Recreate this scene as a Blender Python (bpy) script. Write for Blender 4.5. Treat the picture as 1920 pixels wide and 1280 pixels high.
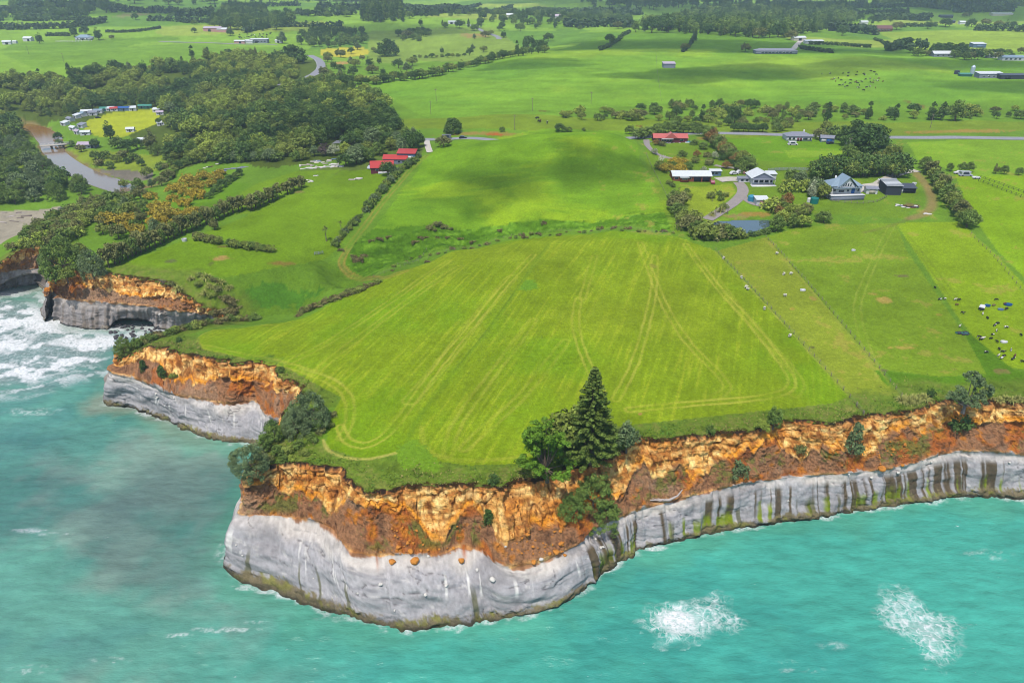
import bpy, bmesh, math, random
import numpy as np
from mathutils import Vector, Matrix

for o in list(bpy.data.objects):
    bpy.data.objects.remove(o, do_unlink=True)
scene = bpy.context.scene
COL = scene.collection
rnd = random.Random(7)
RS = np.random.RandomState(11)

# ------------------------------------------------------------------ camera, sky, sun, exposure
CAMZ = 110.0
FPX = 1333.0                       # focal length in photograph pixels (1920 wide)
PITCH = math.radians(27.37)
cam_d = bpy.data.cameras.new('camera')
cam_d.sensor_width = 36.0
cam_d.lens = FPX / 1920.0 * 36.0
cam_d.clip_start = 1.0
cam_d.clip_end = 30000.0
cam = bpy.data.objects.new('camera', cam_d)
cam.location = (0, 0, CAMZ)
cam.rotation_euler = (math.pi / 2 - PITCH, 0, 0)
COL.objects.link(cam)
scene.camera = cam

SUN_ELEV = math.radians(66.0)
SUN_AZ = math.radians(-160.0)       # measured from straight ahead (+y), positive to the right
SUN_DIR = Vector((math.sin(SUN_AZ) * math.cos(SUN_ELEV), math.cos(SUN_AZ) * math.cos(SUN_ELEV), math.sin(SUN_ELEV)))
world = bpy.data.worlds.new('World')
scene.world = world
world.use_nodes = True
wn = world.node_tree
bg = wn.nodes['Background']
sky = wn.nodes.new('ShaderNodeTexSky')
sky.sky_type = 'NISHITA'
sky.sun_disc = False
sky.sun_elevation = SUN_ELEV
sky.sun_rotation = SUN_AZ
sky.altitude = 50
sky.air_density = 1.0
sky.dust_density = 1.5
wn.links.new(sky.outputs[0], bg.inputs[0])
bg.inputs[1].default_value = 0.15
sun_d = bpy.data.lights.new('sun', 'SUN')
sun_d.energy = 4.0
sun_d.angle = math.radians(0.55)
sun_d.color = (1.0, 0.955, 0.88)
sun = bpy.data.objects.new('sun', sun_d)
sun.rotation_euler = SUN_DIR.to_track_quat('Z', 'Y').to_euler()
sun.location = (0, 200, 600)
COL.objects.link(sun)
scene.view_settings.view_transform = 'Standard'
scene.view_settings.look = 'None'
scene.view_settings.exposure = 0.50
scene.view_settings.gamma = 1.0
scene.view_settings.use_curve_mapping = False
scene.cycles.max_bounces = 6
scene.cycles.diffuse_bounces = 3
scene.cycles.glossy_bounces = 2
scene.cycles.transmission_bounces = 3
scene.cycles.volume_bounces = 1
scene.cycles.transparent_max_bounces = 8
scene.cycles.use_denoising = True
scene.cycles.pixel_filter_type = 'BLACKMAN_HARRIS'
scene.cycles.filter_width = 1.0

# ------------------------------------------------------------------ helpers: colour, noise
GAIN = 2.05                          # how bright a sunlit level white surface comes out at this exposure
def lin(c):
    c = np.asarray(c, float) / 255.0
    return np.where(c <= 0.04045, c / 12.92, ((c + 0.055) / 1.055) ** 2.4)
def S(r, g, b, k=1.0):
    """base colour of a surface that shows as sRGB r,g,b when sunlit and level"""
    v = lin((r, g, b)) / GAIN * k
    return np.clip(v, 0.002, 0.9)
def S4(r, g, b, k=1.0):
    v = S(r, g, b, k)
    return (float(v[0]), float(v[1]), float(v[2]), 1.0)

def _hash(ix, iy, iz, seed):
    h = (ix.astype(np.int64) * 374761393 + iy.astype(np.int64) * 668265263 + iz * 2147483647 + seed * 1274126177) & 0xFFFFFFFF
    h = ((h ^ (h >> 13)) * 1274126177) & 0xFFFFFFFF
    h = ((h ^ (h >> 16)) * 2246822519) & 0xFFFFFFFF
    return ((h ^ (h >> 15)) & 0xFFFFFF) / float(0xFFFFFF)
def vn2(x, y, seed=0):
    ix = np.floor(x); iy = np.floor(y)
    fx = x - ix; fy = y - iy
    fx = fx * fx * (3 - 2 * fx); fy = fy * fy * (3 - 2 * fy)
    a = _hash(ix, iy, 0, seed); b = _hash(ix + 1, iy, 0, seed)
    c = _hash(ix, iy + 1, 0, seed); d = _hash(ix + 1, iy + 1, 0, seed)
    return (a + (b - a) * fx) * (1 - fy) + (c + (d - c) * fx) * fy
def fbm(x, y, seed=0, oct=4, gain=0.5):
    """fractal noise in about -1..1"""
    x = np.asarray(x, float); y = np.asarray(y, float)
    s = np.zeros(np.broadcast(x, y).shape); a = 1.0; t = 0.0
    for k in range(oct):
        s = s + a * (vn2(x, y, seed + k * 17) * 2 - 1); t += a
        x = x * 2.03 + 11.3; y = y * 2.03 + 5.7; a *= gain
    return s / t * 1.6
def sstep(a, b, x):
    t = np.clip((np.asarray(x, float) - a) / (b - a), 0, 1)
    return t * t * (3 - 2 * t)

# ------------------------------------------------------------------ helpers: photograph point <-> world
FW = np.array([0, math.cos(PITCH), -math.sin(PITCH)])
UP = np.array([0, math.sin(PITCH), math.cos(PITCH)])
def ray(px, py):
    px = np.asarray(px, float); py = np.asarray(py, float)
    d = FW * FPX + (px[..., None] - 960) * np.array([1.0, 0, 0]) + (640 - py[..., None]) * UP
    return d
def at_z(px, py, z):
    d = ray(px, py)
    t = (np.asarray(z, float) - CAMZ) / d[..., 2]
    p = d * t[..., None]
    p[..., 2] += CAMZ
    return p

# ------------------------------------------------------------------ the shape of the land: heights measured at points
def st(tx, ty, tz, mx, my, mz, wx, wy):
    return [(tx, ty, tz), (mx, my, mz), (wx, wy, 0.0)]
# coast from left to right: cliff top, foot of the orange earth, waterline.  None = hidden side, filled in below
COAST = [
    [(-900, 470, 1.2), None, None], [(-420, 490, 1.5), None, None], [(-200, 520, 4.0), None, None], [(-90, 520, 9.0), None, None],
    st(-30, 506, 12.0, -30, 511, 8.6, -30, 553),
    st(0, 491, 14.0, 0, 508, 8.5, 0, 551), st(25, 472, 16.5, 25, 506, 8.3, 25, 548),
    st(50, 457, 18.5, 50, 505, 8.0, 50, 544), st(75, 452, 19.0, 75, 503, 8.0, 75, 541),
    st(92, 470, 18.5, 94, 500, 8.0, 96, 537),
    [(106, 490, 18.3), None, None], [(99, 510, 18.0), None, None],
    st(92, 522, 17.5, 89, 546, 9.5, 88, 583), st(122, 503, 18, 117, 559, 9, 115, 605),
    st(159, 504, 18, 155, 565, 9, 155, 615), st(194, 510, 18, 195, 568, 9, 195, 616),
    st(233, 515, 18, 233, 570, 9, 233, 612), st(277, 520, 17.5, 277, 573, 9, 277, 612),
    st(320, 537, 16, 320, 581, 8.8, 318, 617), st(345, 550, 14.5, 345, 583, 8.5, 343, 617),
    st(375, 567, 12.5, 375, 585, 8.3, 372, 617), st(402, 580, 10.5, 400, 587, 8, 398, 615),
    [(418, 590, 9.0), None, None], [(412, 598, 10.0), None, None],
    [(385, 604, 13.0), None, None], [(330, 616, 14.0), None, None], [(270, 634, 14.0), None, None],
    [(228, 650, 13.5), None, None],
    st(222, 672, 13, 211, 699, 10, 192, 757), st(255, 659, 14, 241, 705, 10, 238, 760),
    st(279, 648, 15, 268, 715, 9.5, 268, 770), st(312, 653, 16, 309, 734, 9, 301, 783),
    st(350, 661, 17, 336, 742, 8.7, 345, 803), st(390, 667, 18, 390, 751, 8.5, 390, 820),
    st(428, 682, 18.5, 431, 757, 8.5, 431, 827), st(472, 675, 18.5, 477, 752, 8.5, 470, 832),
    st(504, 680, 18.5, 499, 778, 8, 500, 838), st(530, 705, 18.5, 520, 790, 8, 515, 845),
    st(556, 720, 18.5, 533, 800, 8, 520, 855),
    [(548, 752, 18.5), None, None], [(520, 795, 19), None, None], [(484, 838, 19.5), None, None],
    st(468, 879, 20, 449, 962, 10.5, 424, 1062), st(504, 873, 20, 495, 967, 10.5, 470, 1096),
    st(534, 867, 20, 530, 970, 10.5, 520, 1110), st(578, 867, 20, 575, 973, 10.5, 570, 1128),
    st(608, 876, 20, 606, 982, 10.4, 610, 1140), st(637, 888, 20, 632, 1000, 10.2, 640, 1150),
    st(667, 909, 20, 655, 1030, 9.6, 672, 1159), st(688, 925, 20, 697, 1041, 9.5, 705, 1170),
    st(712, 919, 20, 727, 1041, 9.5, 735, 1177), st(741, 922, 20, 755, 1042, 9.5, 765, 1178),
    st(786, 919, 20, 795, 1043, 9.3, 805, 1173), st(816, 912, 20, 825, 1040, 9.3, 835, 1171),
    st(860, 903, 20, 862, 1024, 9.5, 880, 1170), st(905, 906, 20, 900, 1035, 9.0, 915, 1163),
    st(940, 915, 20, 940, 1063, 8.2, 950, 1158), st(966, 900, 20, 985, 1058, 8.0, 990, 1149),
    st(993, 896, 20, 1026, 1049, 7.8, 1035, 1135), st(1026, 890, 20, 1060, 1034, 7.6, 1075, 1115),
    st(1060, 885, 20, 1088, 1019, 7.6, 1105, 1092), st(1095, 872, 20, 1105, 995, 8.0, 1130, 1070),
    st(1130, 862, 20, 1135, 980, 8.0, 1155, 1057), st(1165, 845, 20, 1171, 965, 8.0, 1180, 1044),
    st(1196, 826, 20.2, 1200, 955, 8.0, 1205, 1030), st(1239, 824, 20.2, 1245, 941, 8.2, 1250, 1014),
    st(1299, 818, 20.2, 1300, 928, 8.4, 1300, 1004), st(1358, 810, 20.2, 1358, 913, 8.8, 1358, 993),
    st(1417, 804, 20.2, 1417, 903, 8.8, 1417, 982), st(1469, 787, 20.3, 1470, 896, 8.8, 1472, 975),
    st(1496, 785, 20.3, 1497, 893, 8.8, 1500, 972), st(1556, 791, 20.3, 1558, 888, 8.8, 1560, 965),
    st(1595, 781, 20.3, 1598, 886, 8.8, 1600, 958), st(1635, 775, 20.3, 1640, 882, 8.8, 1642, 952),
    st(1675, 771, 20.3, 1680, 877, 8.8, 1682, 945), st(1714, 767, 20.3, 1718, 866, 9.2, 1722, 939),
    st(1746, 755, 20.3, 1754, 854, 9.4, 1760, 932), st(1778, 751, 20.3, 1790, 847, 9.6, 1795, 928),
    st(1815, 750, 20.3, 1822, 847, 9.6, 1825, 928), st(1853, 751, 20.3, 1860, 848, 9.6, 1862, 929),
    st(1920, 753, 20.3, 1925, 854, 9.4, 1928, 933), st(2050, 752, 20.3, 2055, 853, 9.4, 2060, 932),
    st(2300, 750, 20.3, 2305, 850, 9.4, 2310, 930), st(2900, 750, 20.3, 2905, 850, 9.4, 2910, 930),
]
CP = [  # photograph x, y, height in metres
    # near paddock
    (560,760,19.3),(640,700,20.2),(620,830,19.6),(960,870,20.2),(1150,800,20.5),(1400,760,20.6),(1600,740,20.7),(1750,720,20.7),(1900,735,20.7),
    (900,600,21),(1200,600,21.2),(1500,600,21.2),(1800,600,21.2),(700,650,20.6),(520,660,19.2),(2100,700,21),(2100,560,21.5),(800,800,20.4),(1300,700,20.8),
    (380,632,16.2),(500,606,16.4),(620,552,17.6),(720,508,18.6),(860,470,19.6),(1000,446,20.2),(1150,433,20.6),(1260,442,21),
    # gully
    (470,596,8.5),(560,578,9.4),(640,540,10.8),(690,515,13.6),(760,484,12.6),(870,460,13.4),(1000,438,14.8),(1120,429,16.8),(1230,431,19.4),
    # middle paddock
    (700,455,17),(800,432,18),(1000,410,19.4),(1200,408,20.6),(1100,350,24.2),(900,350,24),(800,330,24),(1000,300,30.2),(1100,300,30.4),(900,300,29.4),(900,272,32.2),(1000,251,36),(1080,248,36.2),
    (1150,251,35.2),(860,264,29.4),(1180,285,30),(1205,310,26),(1240,350,23.8),(760,312,24.4),(690,390,20.2),
    # western paddocks and slope to the gully
    (600,450,18),(500,450,18.5),(400,480,18.4),(300,500,18.4),(220,492,18.2),(560,370,20),(620,330,20.4),(500,320,19),(420,300,17),(480,400,18.8),
    (400,548,14.8),(500,545,14),(560,500,16.6),(450,510,17),(330,520,17.4),(600,520,16),
    # coastal ridge, beach, river
    (150,430,16),(200,400,15),(260,375,12),(330,375,14),(300,345,7),(380,318,14),(110,440,15),(60,440,15),(20,465,13),(-20,485,10),
    (90,240,2.4),(100,280,2.4),(150,320,2.3),(230,350,2.2),(265,330,2.6),(60,335,5),(20,290,6),(110,372,4),(0,350,6),(70,380,3),
    (0,400,2.8),(60,400,2.5),(90,397,2.6),(0,440,2.2),(40,425,2.2),(-200,400,2.5),(-200,440,2),(-300,330,8),(-500,400,3),
    (150,235,5),(220,225,5),(300,215,5.5),(230,270,4.2),(320,270,6.5),(280,300,5),(200,300,4),
    # wood
    (400,250,14),(500,270,17),(600,250,20),(700,230,23),(420,180,14),(300,180,8),(100,200,8),(0,205,10),(550,180,18),(650,172,22),(-300,200,14),
    (0,140,25),(200,136,25),(400,115,24.5),(560,100,24),(590,120,21),(575,145,20),
    (0,100,27.5),(200,100,27),(400,90,26),(0,60,30),(250,60,30),(500,70,27),(-300,100,28),(-300,60,32),(100,78,27),(350,80,28),
    # wide paddock beyond the road
    (700,180,23.6),(640,160,22.6),(800,222,24),(1000,215,25),(1000,150,28.4),(1300,150,29.4),(1600,180,27),(1900,190,26.4),(900,130,27),
    (1000,105,33),(1300,101,33.6),(1600,105,34),(1300,70,34.5),(1600,130,31.5),(1900,130,30.5),(1100,70,33.5),(1500,75,34.5),(1800,100,32),(2100,150,30),(2100,90,33),
    (830,110,16),(700,110,15.4),(780,92,18),(800,66,30),(860,56,32),(920,74,27),(740,60,29),
    (1100,217,22.6),(1300,213,21.6),(1500,216,21.6),(1700,214,22.4),(1900,213,23.2),(1050,236,26),(960,240,26),(830,258,25),(900,249,26),(700,262,24),
    (1800,256,24.2),(1900,258,24.2),(2100,258,24.2),(1800,300,23.5),(1900,350,22.7),(1800,400,22),(1700,450,21.6),(1900,500,21.6),(1500,290,24.2),(1420,270,24.6),
    (1600,290,24),(1280,350,23),(1400,330,23.4),(1550,350,23),(1650,350,23),(1750,340,23),(1400,395,21),(1350,425,19.6),(1420,420,19.6),(1500,420,21.4),(1600,430,21.6),
    (2100,350,23),(1240,280,25),(1300,262,25.5),
    # far country
    (0,25,44),(250,30,40),(500,28,38),(700,35,36),(900,28,35),(1150,25,32),(1300,30,30),(1450,40,31),(1700,30,36),(1900,42,36),(2100,35,38),(-300,25,46),
    (0,2,50),(300,0,52),(600,2,48),(850,4,42),(1100,2,40),(1400,2,42),(1700,4,44),(1900,6,46),(2200,4,48),(-400,4,52),
]
for s_ in COAST:
    CP.append(s_[0])
CP = np.array(CP, float)
CPW = at_z(CP[:, 0], CP[:, 1], CP[:, 2])
CPW = np.concatenate([CPW, np.array([(-8, 412, 25.2), (20, 410, 24.8), (45, 410, 24.8), (66, 418, 25.0), (30, 424, 25.2)], float), np.array([(x_, y_, z_) for y_, z_ in ((3300, 70), (5000, 150), (9000, 330)) for x_ in (-y_ * 1.6, -y_ * 0.9, -y_ * 0.45, 0, y_ * 0.45, y_ * 0.9, y_ * 1.6)], float)])
def warp(x, y):
    return np.stack([x / y, np.log(y) * 0.8], -1)
_cw = warp(CPW[:, 0], CPW[:, 1])
_c2 = 0.02 ** 2
_D = np.sqrt(((_cw[:, None] - _cw[None]) ** 2).sum(-1) + _c2)
_w = np.linalg.solve(np.block([[_D - np.eye(len(CPW)) * 0.001, np.ones((len(CPW), 1))], [np.ones((1, len(CPW))), np.zeros((1, 1))]]), np.append(CPW[:, 2], 0))
GU = np.linspace(-2.2, 2.2, 820)
GV = np.linspace(math.log(50), math.log(14000), 700)
_uu, _vv = np.meshgrid(GU, GV)
HG = np.empty(_uu.shape)
for r in range(len(GV)):
    p = np.stack([_uu[r], _vv[r] * 0.8], -1)
    HG[r] = np.sqrt(((p[:, None] - _cw[None]) ** 2).sum(-1) + _c2) @ _w[:-1] + _w[-1]
_gx = _uu * np.exp(_vv); _gy = np.exp(_vv)
HG += fbm(_gx / 60, _gy / 60, 3, 3) * np.clip((_gy - 150) / 400, 0.0, 1) * 1.0
HG += fbm(_gx / 240, _gy / 240, 5, 3) * np.clip((_gy - 820) / 900, 0.0, 1) * 14.0
HG += fbm(_gx / 700, _gy / 700, 8, 3) * np.clip((_gy - 1900) / 3000, 0.0, 1) * 60.0
HG = np.where(_gy > 4000, np.maximum(HG, 70 + (_gy - 4000) * 0.03), HG)
def H0(x, y):
    x = np.asarray(x, float); y = np.maximum(np.asarray(y, float), 51.0)
    fu = (np.clip(x / y, -2.19, 2.19) - GU[0]) / (GU[1] - GU[0])
    fv = (np.clip(np.log(y), GV[0], GV[-1] - 1e-4) - GV[0]) / (GV[1] - GV[0])
    i = np.minimum(fu.astype(int), len(GU) - 2); j = np.minimum(fv.astype(int), len(GV) - 2)
    a = fu - i; b = fv - j
    return (HG[j, i] * (1 - a) + HG[j, i + 1] * a) * (1 - b) + (HG[j + 1, i] * (1 - a) + HG[j + 1, i + 1] * a) * b
POND = []                          # water basins: filled in below, they lower the ground
def Hs(x, y):
    z = H0(x, y)
    for fn in POND:
        z = fn(x, y, z)
    return z
_YS = np.geomspace(70, 9000, 1100)
def G(px, py):
    """where the sight line through a photograph point first meets the ground"""
    px = np.atleast_1d(np.asarray(px, float)); py = np.atleast_1d(np.asarray(py, float))
    d = ray(px, py)
    out = np.empty((len(px), 3))
    for i in range(len(px)):
        t = _YS / d[i, 1]
        zz = CAMZ + d[i, 2] * t
        hh = Hs(d[i, 0] * t, _YS)
        k = np.argmax(zz < hh)
        if k == 0:
            k = len(_YS) - 1
        a = (zz[k - 1] - hh[k - 1]); b = (hh[k] - zz[k])
        f = a / (a + b) if (a + b) > 0 else 0
        y = _YS[k - 1] + (_YS[k] - _YS[k - 1]) * f
        x = d[i, 0] / d[i, 1] * y
        out[i] = (x, y, Hs(x, y))
    return out
def g1(px, py):
    return Vector(G(px, py)[0])
def gpoly(pts):
    a = np.array(pts, float)
    return G(a[:, 0], a[:, 1])[:, :2]

def inside(poly, x, y):
    x = np.asarray(x); y = np.asarray(y)
    r = np.zeros(x.shape, bool)
    lo = poly.min(0); hi = poly.max(0)
    sel = (x >= lo[0]) & (x <= hi[0]) & (y >= lo[1]) & (y <= hi[1])
    xs = x[sel]; ys = y[sel]; c = np.zeros(xs.shape, bool)
    n = len(poly)
    for i in range(n):
        x1, y1 = poly[i]; x2, y2 = poly[(i + 1) % n]
        if y1 == y2: continue
        m = ((y1 > ys) != (y2 > ys))
        c ^= m & (xs < (x2 - x1) * (ys - y1) / (y2 - y1) + x1)
    r[sel] = c
    return r
def pdist(line, x, y, reach):
    """distance to a polyline (closer than reach, else reach) and the length along it"""
    x = np.asarray(x); y = np.asarray(y)
    best = np.full(x.shape, float(reach)); along = np.zeros(x.shape)
    s0 = 0.0
    for i in range(len(line) - 1):
        ax, ay = line[i][:2]; bx, by = line[i + 1][:2]
        L2 = (bx - ax) ** 2 + (by - ay) ** 2
        L = math.sqrt(L2)
        if L < 1e-9: continue
        sel = (x > min(ax, bx) - reach) & (x < max(ax, bx) + reach) & (y > min(ay, by) - reach) & (y < max(ay, by) + reach)
        idx = np.nonzero(sel)
        xs = x[idx]; ys = y[idx]
        t = np.clip(((xs - ax) * (bx - ax) + (ys - ay) * (by - ay)) / L2, 0, 1)
        d = np.hypot(xs - ax - t * (bx - ax), ys - ay - t * (by - ay))
        m = d < best[idx]
        bi = tuple(q[m] for q in idx)
        best[bi] = d[m]; along[bi] = s0 + t[m] * L
        s0 += L
    return best, along
def smooth_line(pts, step):
    """Catmull-Rom through the points, resampled evenly"""
    p = np.array(pts, float)
    out = []
    n = len(p)
    for i in range(n - 1):
        p0 = p[max(i - 1, 0)]; p1 = p[i]; p2 = p[i + 1]; p3 = p[min(i + 2, n - 1)]
        k = max(2, int(np.linalg.norm(p2 - p1) / step))
        for j in range(k):
            t = j / k
            out.append(0.5 * ((2 * p1) + (-p0 + p2) * t + (2 * p0 - 5 * p1 + 4 * p2 - p3) * t * t + (-p0 + 3 * p1 - 3 * p2 + p3) * t ** 3))
    out.append(p[-1])
    return np.array(out)

# ------------------------------------------------------------------ helpers: meshes, objects, materials
def mesh_np(name, v, f, mat=None, smooth=False, cols=None, floats=None):
    """v: (n,3); f: (m,3) or (m,4) array"""
    me = bpy.data.meshes.new(name)
    v = np.asarray(v, np.float32); f = np.asarray(f, np.int32)
    k = f.shape[1]
    me.vertices.add(len(v)); me.vertices.foreach_set('co', v.ravel())
    me.loops.add(f.size); me.loops.foreach_set('vertex_index', f.ravel())
    me.polygons.add(len(f)); me.polygons.foreach_set('loop_start', np.arange(0, f.size, k, dtype=np.int32))
    me.polygons.foreach_set('loop_total', np.full(len(f), k, np.int32))
    if smooth: me.polygons.foreach_set('use_smooth', np.ones(len(f), bool))
    me.update(calc_edges=True)
    for nm, c in (cols or {}).items():
        a = me.attributes.new(nm, 'FLOAT_COLOR', 'POINT')
        c = np.asarray(c, np.float32)
        if c.shape[1] == 3: c = np.concatenate([c, np.ones((len(c), 1), np.float32)], 1)
        a.data.foreach_set('color', c.ravel())
    for nm, c in (floats or {}).items():
        a = me.attributes.new(nm, 'FLOAT', 'POINT')
        a.data.foreach_set('value', np.asarray(c, np.float32))
    if mat is not None:
        for m_ in (mat if isinstance(mat, (list, tuple)) else [mat]): me.materials.append(m_)
    return me
def link(name, me, parent=None, loc=None, rz=0.0, scale=None):
    o = bpy.data.objects.new(name, me)
    COL.objects.link(o)
    if parent is not None: o.parent = parent
    if loc is not None: o.location = loc
    if rz: o.rotation_euler = (0, 0, rz)
    if scale is not None: o.scale = (scale, scale, scale) if isinstance(scale, (int, float)) else scale
    return o
def tag(o, label=None, cat=None, group=None, kind=None):
    if label: o['label'] = label
    if cat: o['category'] = cat
    if group: o['group'] = group
    if kind: o['kind'] = kind
    return o
def empty(name, loc, rz=0.0, scale=None):
    o = link(name, None, None, loc, rz, scale)
    o.empty_display_size = 0.5
    return o

class NT:
    """small helper for node materials"""
    def __init__(self, name):
        self.m = bpy.data.materials.new(name); self.m.use_nodes = True
        self.t = self.m.node_tree; self.p = self.t.nodes['Principled BSDF']
    def n(self, typ, **kw):
        nd = self.t.nodes.new('ShaderNode' + typ)
        for k, v in kw.items():
            if k.startswith('i_'):
                nd.inputs[int(k[2:])].default_value = v
            else: setattr(nd, k, v)
        return nd
    def l(self, a, b): self.t.links.new(a, b)
    def pos(self):
        if not hasattr(self, '_g'): self._g = self.n('NewGeometry')
        return self._g.outputs['Position']
    def objpos(self):
        if not hasattr(self, '_tc'): self._tc = self.n('TexCoord')
        return self._tc.outputs['Object']
    def attr(self, name, what='Color'):
        return self.n('Attribute', attribute_name=name).outputs[what]
    def noise(self, vec, scale, detail=4, rough=0.55, stretch=None):
        if stretch is not None:
            mp = self.n('Mapping'); mp.inputs['Scale'].default_value = stretch; self.l(vec, mp.inputs[0]); vec = mp.outputs[0]
        nd = self.n('TexNoise'); nd.inputs['Scale'].default_value = scale; nd.inputs['Detail'].default_value = detail; nd.inputs['Roughness'].default_value = rough
        self.l(vec, nd.inputs['Vector'])
        return nd.outputs['Fac']
    def ramp(self, fac, a, b, lo=0.0, hi=1.0):
        nd = self.n('MapRange'); self.l(fac, nd.inputs[0])
        for k, v in zip((1, 2, 3, 4), (a, b, lo, hi)): nd.inputs[k].default_value = v
        return nd.outputs[0]
    def math(self, op, a, b=None):
        nd = self.n('Math', operation=op)
        for k, v in ((0, a), (1, b)):
            if v is None: continue
            if isinstance(v, (int, float)): nd.inputs[k].default_value = v
            else: self.l(v, nd.inputs[k])
        return nd.outputs[0]
    def mix(self, fac, a, b, blend='MIX'):
        nd = self.n('Mix', data_type='RGBA', blend_type=blend)
        for k, v in ((0, fac), (6, a), (7, b)):
            if isinstance(v, (int, float)): nd.inputs[k].default_value = v
            elif isinstance(v, tuple): nd.inputs[k].default_value = v if len(v) == 4 else (*v, 1)
            else: self.l(v, nd.inputs[k])
        return nd.outputs[2]
    def bump(self, h, strength=0.5, dist=0.1):
        nd = self.n('Bump'); nd.inputs['Strength'].default_value = strength; nd.inputs['Distance'].default_value = dist
        self.l(h, nd.inputs['Height']); self.l(nd.outputs[0], self.p.inputs['Normal'])
    def col(self, c):
        if isinstance(c, tuple): self.p.inputs['Base Color'].default_value = c if len(c) == 4 else (*c, 1)
        else: self.l(c, self.p.inputs['Base Color'])
    def set(self, rough=0.8, spec=0.3, **kw):
        self.p.inputs['Roughness'].default_value = rough
        self.p.inputs['Specular IOR Level'].default_value = spec
        for k, v in kw.items(): self.p.inputs[k].default_value = v
        return self.m
    def vary(self, colour, amount):
        """multiply a colour by noise-driven factor; amount = socket 0..1 -> brightness"""
        c = self.n('CombineColor')
        for k in range(3): self.l(amount, c.inputs[k])
        return self.mix(1.0, colour, c.outputs[0], 'MULTIPLY')
MATS = {}
def plain(name, rgb, rough=0.7, spec=0.3, grain=0.12, gscale=1.5, metallic=0.0):
    """paint or cladding with faint weathering"""
    if name in MATS: return MATS[name]
    t = NT(name)
    f = t.noise(t.objpos(), gscale, 5, 0.65)
    t.col(t.vary(tuple(rgb), t.ramp(f, 0.25, 0.75, 1 - grain, 1 + grain)))
    m = t.set(rough, spec, Metallic=metallic)
    MATS[name] = m
    return m

# ------------------------------------------------------------------ coast line and cliffs
_co = []
for s_ in COAST:
    row = [at_z(*[np.array(q) for q in p_]) if p_ is not None else None for p_ in s_]
    _co.append(row)
_tops = np.array([r[0] for r in _co])
for i, r in enumerate(_co):               # hidden sides: step outwards from the cliff top
    if r[1] is None:
        a = _tops[max(i - 1, 0)]; b = _tops[min(i + 1, len(_tops) - 1)]
        t_ = b - a
        nrm = np.array([t_[1], -t_[0], 0]); nrm /= np.linalg.norm(nrm) + 1e-9
        zt = r[0][2]
        r[1] = np.array([*(r[0] + nrm * 0.22 * zt)[:2], zt * 0.5])
        r[2] = np.array([*(r[0] + nrm * 0.36 * zt)[:2], 0.0])
def resample_rails(step):
    T = np.array([r[0] for r in _co]); M = np.array([r[1] for r in _co]); W = np.array([r[2] for r in _co])
    X = np.concatenate([T, M, W], 1)
    out = []; par = []
    n = len(X)
    for i in range(n - 1):
        p0 = X[max(i - 1, 0)]; p1 = X[i]; p2 = X[i + 1]; p3 = X[min(i + 2, n - 1)]
        L = max(np.linalg.norm((p2 - p1)[0:3]), np.linalg.norm((p2 - p1)[3:6]), np.linalg.norm((p2 - p1)[6:9]))
        k = max(1, int(math.ceil(L / (step if 3 < i < n - 3 else step * 12))))
        for j in range(k):
            t = j / k
            cr = 0.5 * ((2 * p1) + (-p0 + p2) * t + (2 * p0 - 5 * p1 + 4 * p2 - p3) * t * t + (-p0 + 3 * p1 - 3 * p2 + p3) * t ** 3)
            ln = p1 + (p2 - p1) * t
            out.append(0.6 * cr + 0.4 * ln); par.append(i + t)
    out.append(X[-1]); par.append(n - 1.0)
    return np.array(out), np.array(par)
RAILS, RPAR = resample_rails(0.30)
# ragged turf edge
_tan = np.gradient(RAILS[:, 0:2], axis=0)
_tan /= np.linalg.norm(_tan, axis=1)[:, None] + 1e-9
RN = np.stack([_tan[:, 1], -_tan[:, 0]], 1)          # points out to sea
for _ in range(6):
    RN[1:-1] = (RN[:-2] + 2 * RN[1:-1] + RN[2:]) / 4
RN /= np.linalg.norm(RN, axis=1)[:, None] + 1e-9
SARC = np.concatenate([[0], np.cumsum(np.linalg.norm(np.diff(RAILS[:, 0:2], axis=0), axis=1))])
_jit = fbm(SARC / 2.2, SARC * 0, 21, 4) * 0.45 + fbm(SARC / 7.0, SARC * 0, 23, 2) * 0.5
_jit -= np.maximum(0, fbm(SARC / 5.0, SARC * 0, 29, 2) - 0.45) * 2.2
RAILS[:, 0:2] += RN * _jit[:, None]
EDGE = RAILS[:, 0:2].copy()
_pe = EDGE[::3]
COASTPOLY = np.concatenate([_pe, np.array([[9000, 260], [14000, 9000], [14000, 16000], [-14000, 16000], [-14000, 9000], [-9000, 500], [-1500, 330]])])

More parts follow.
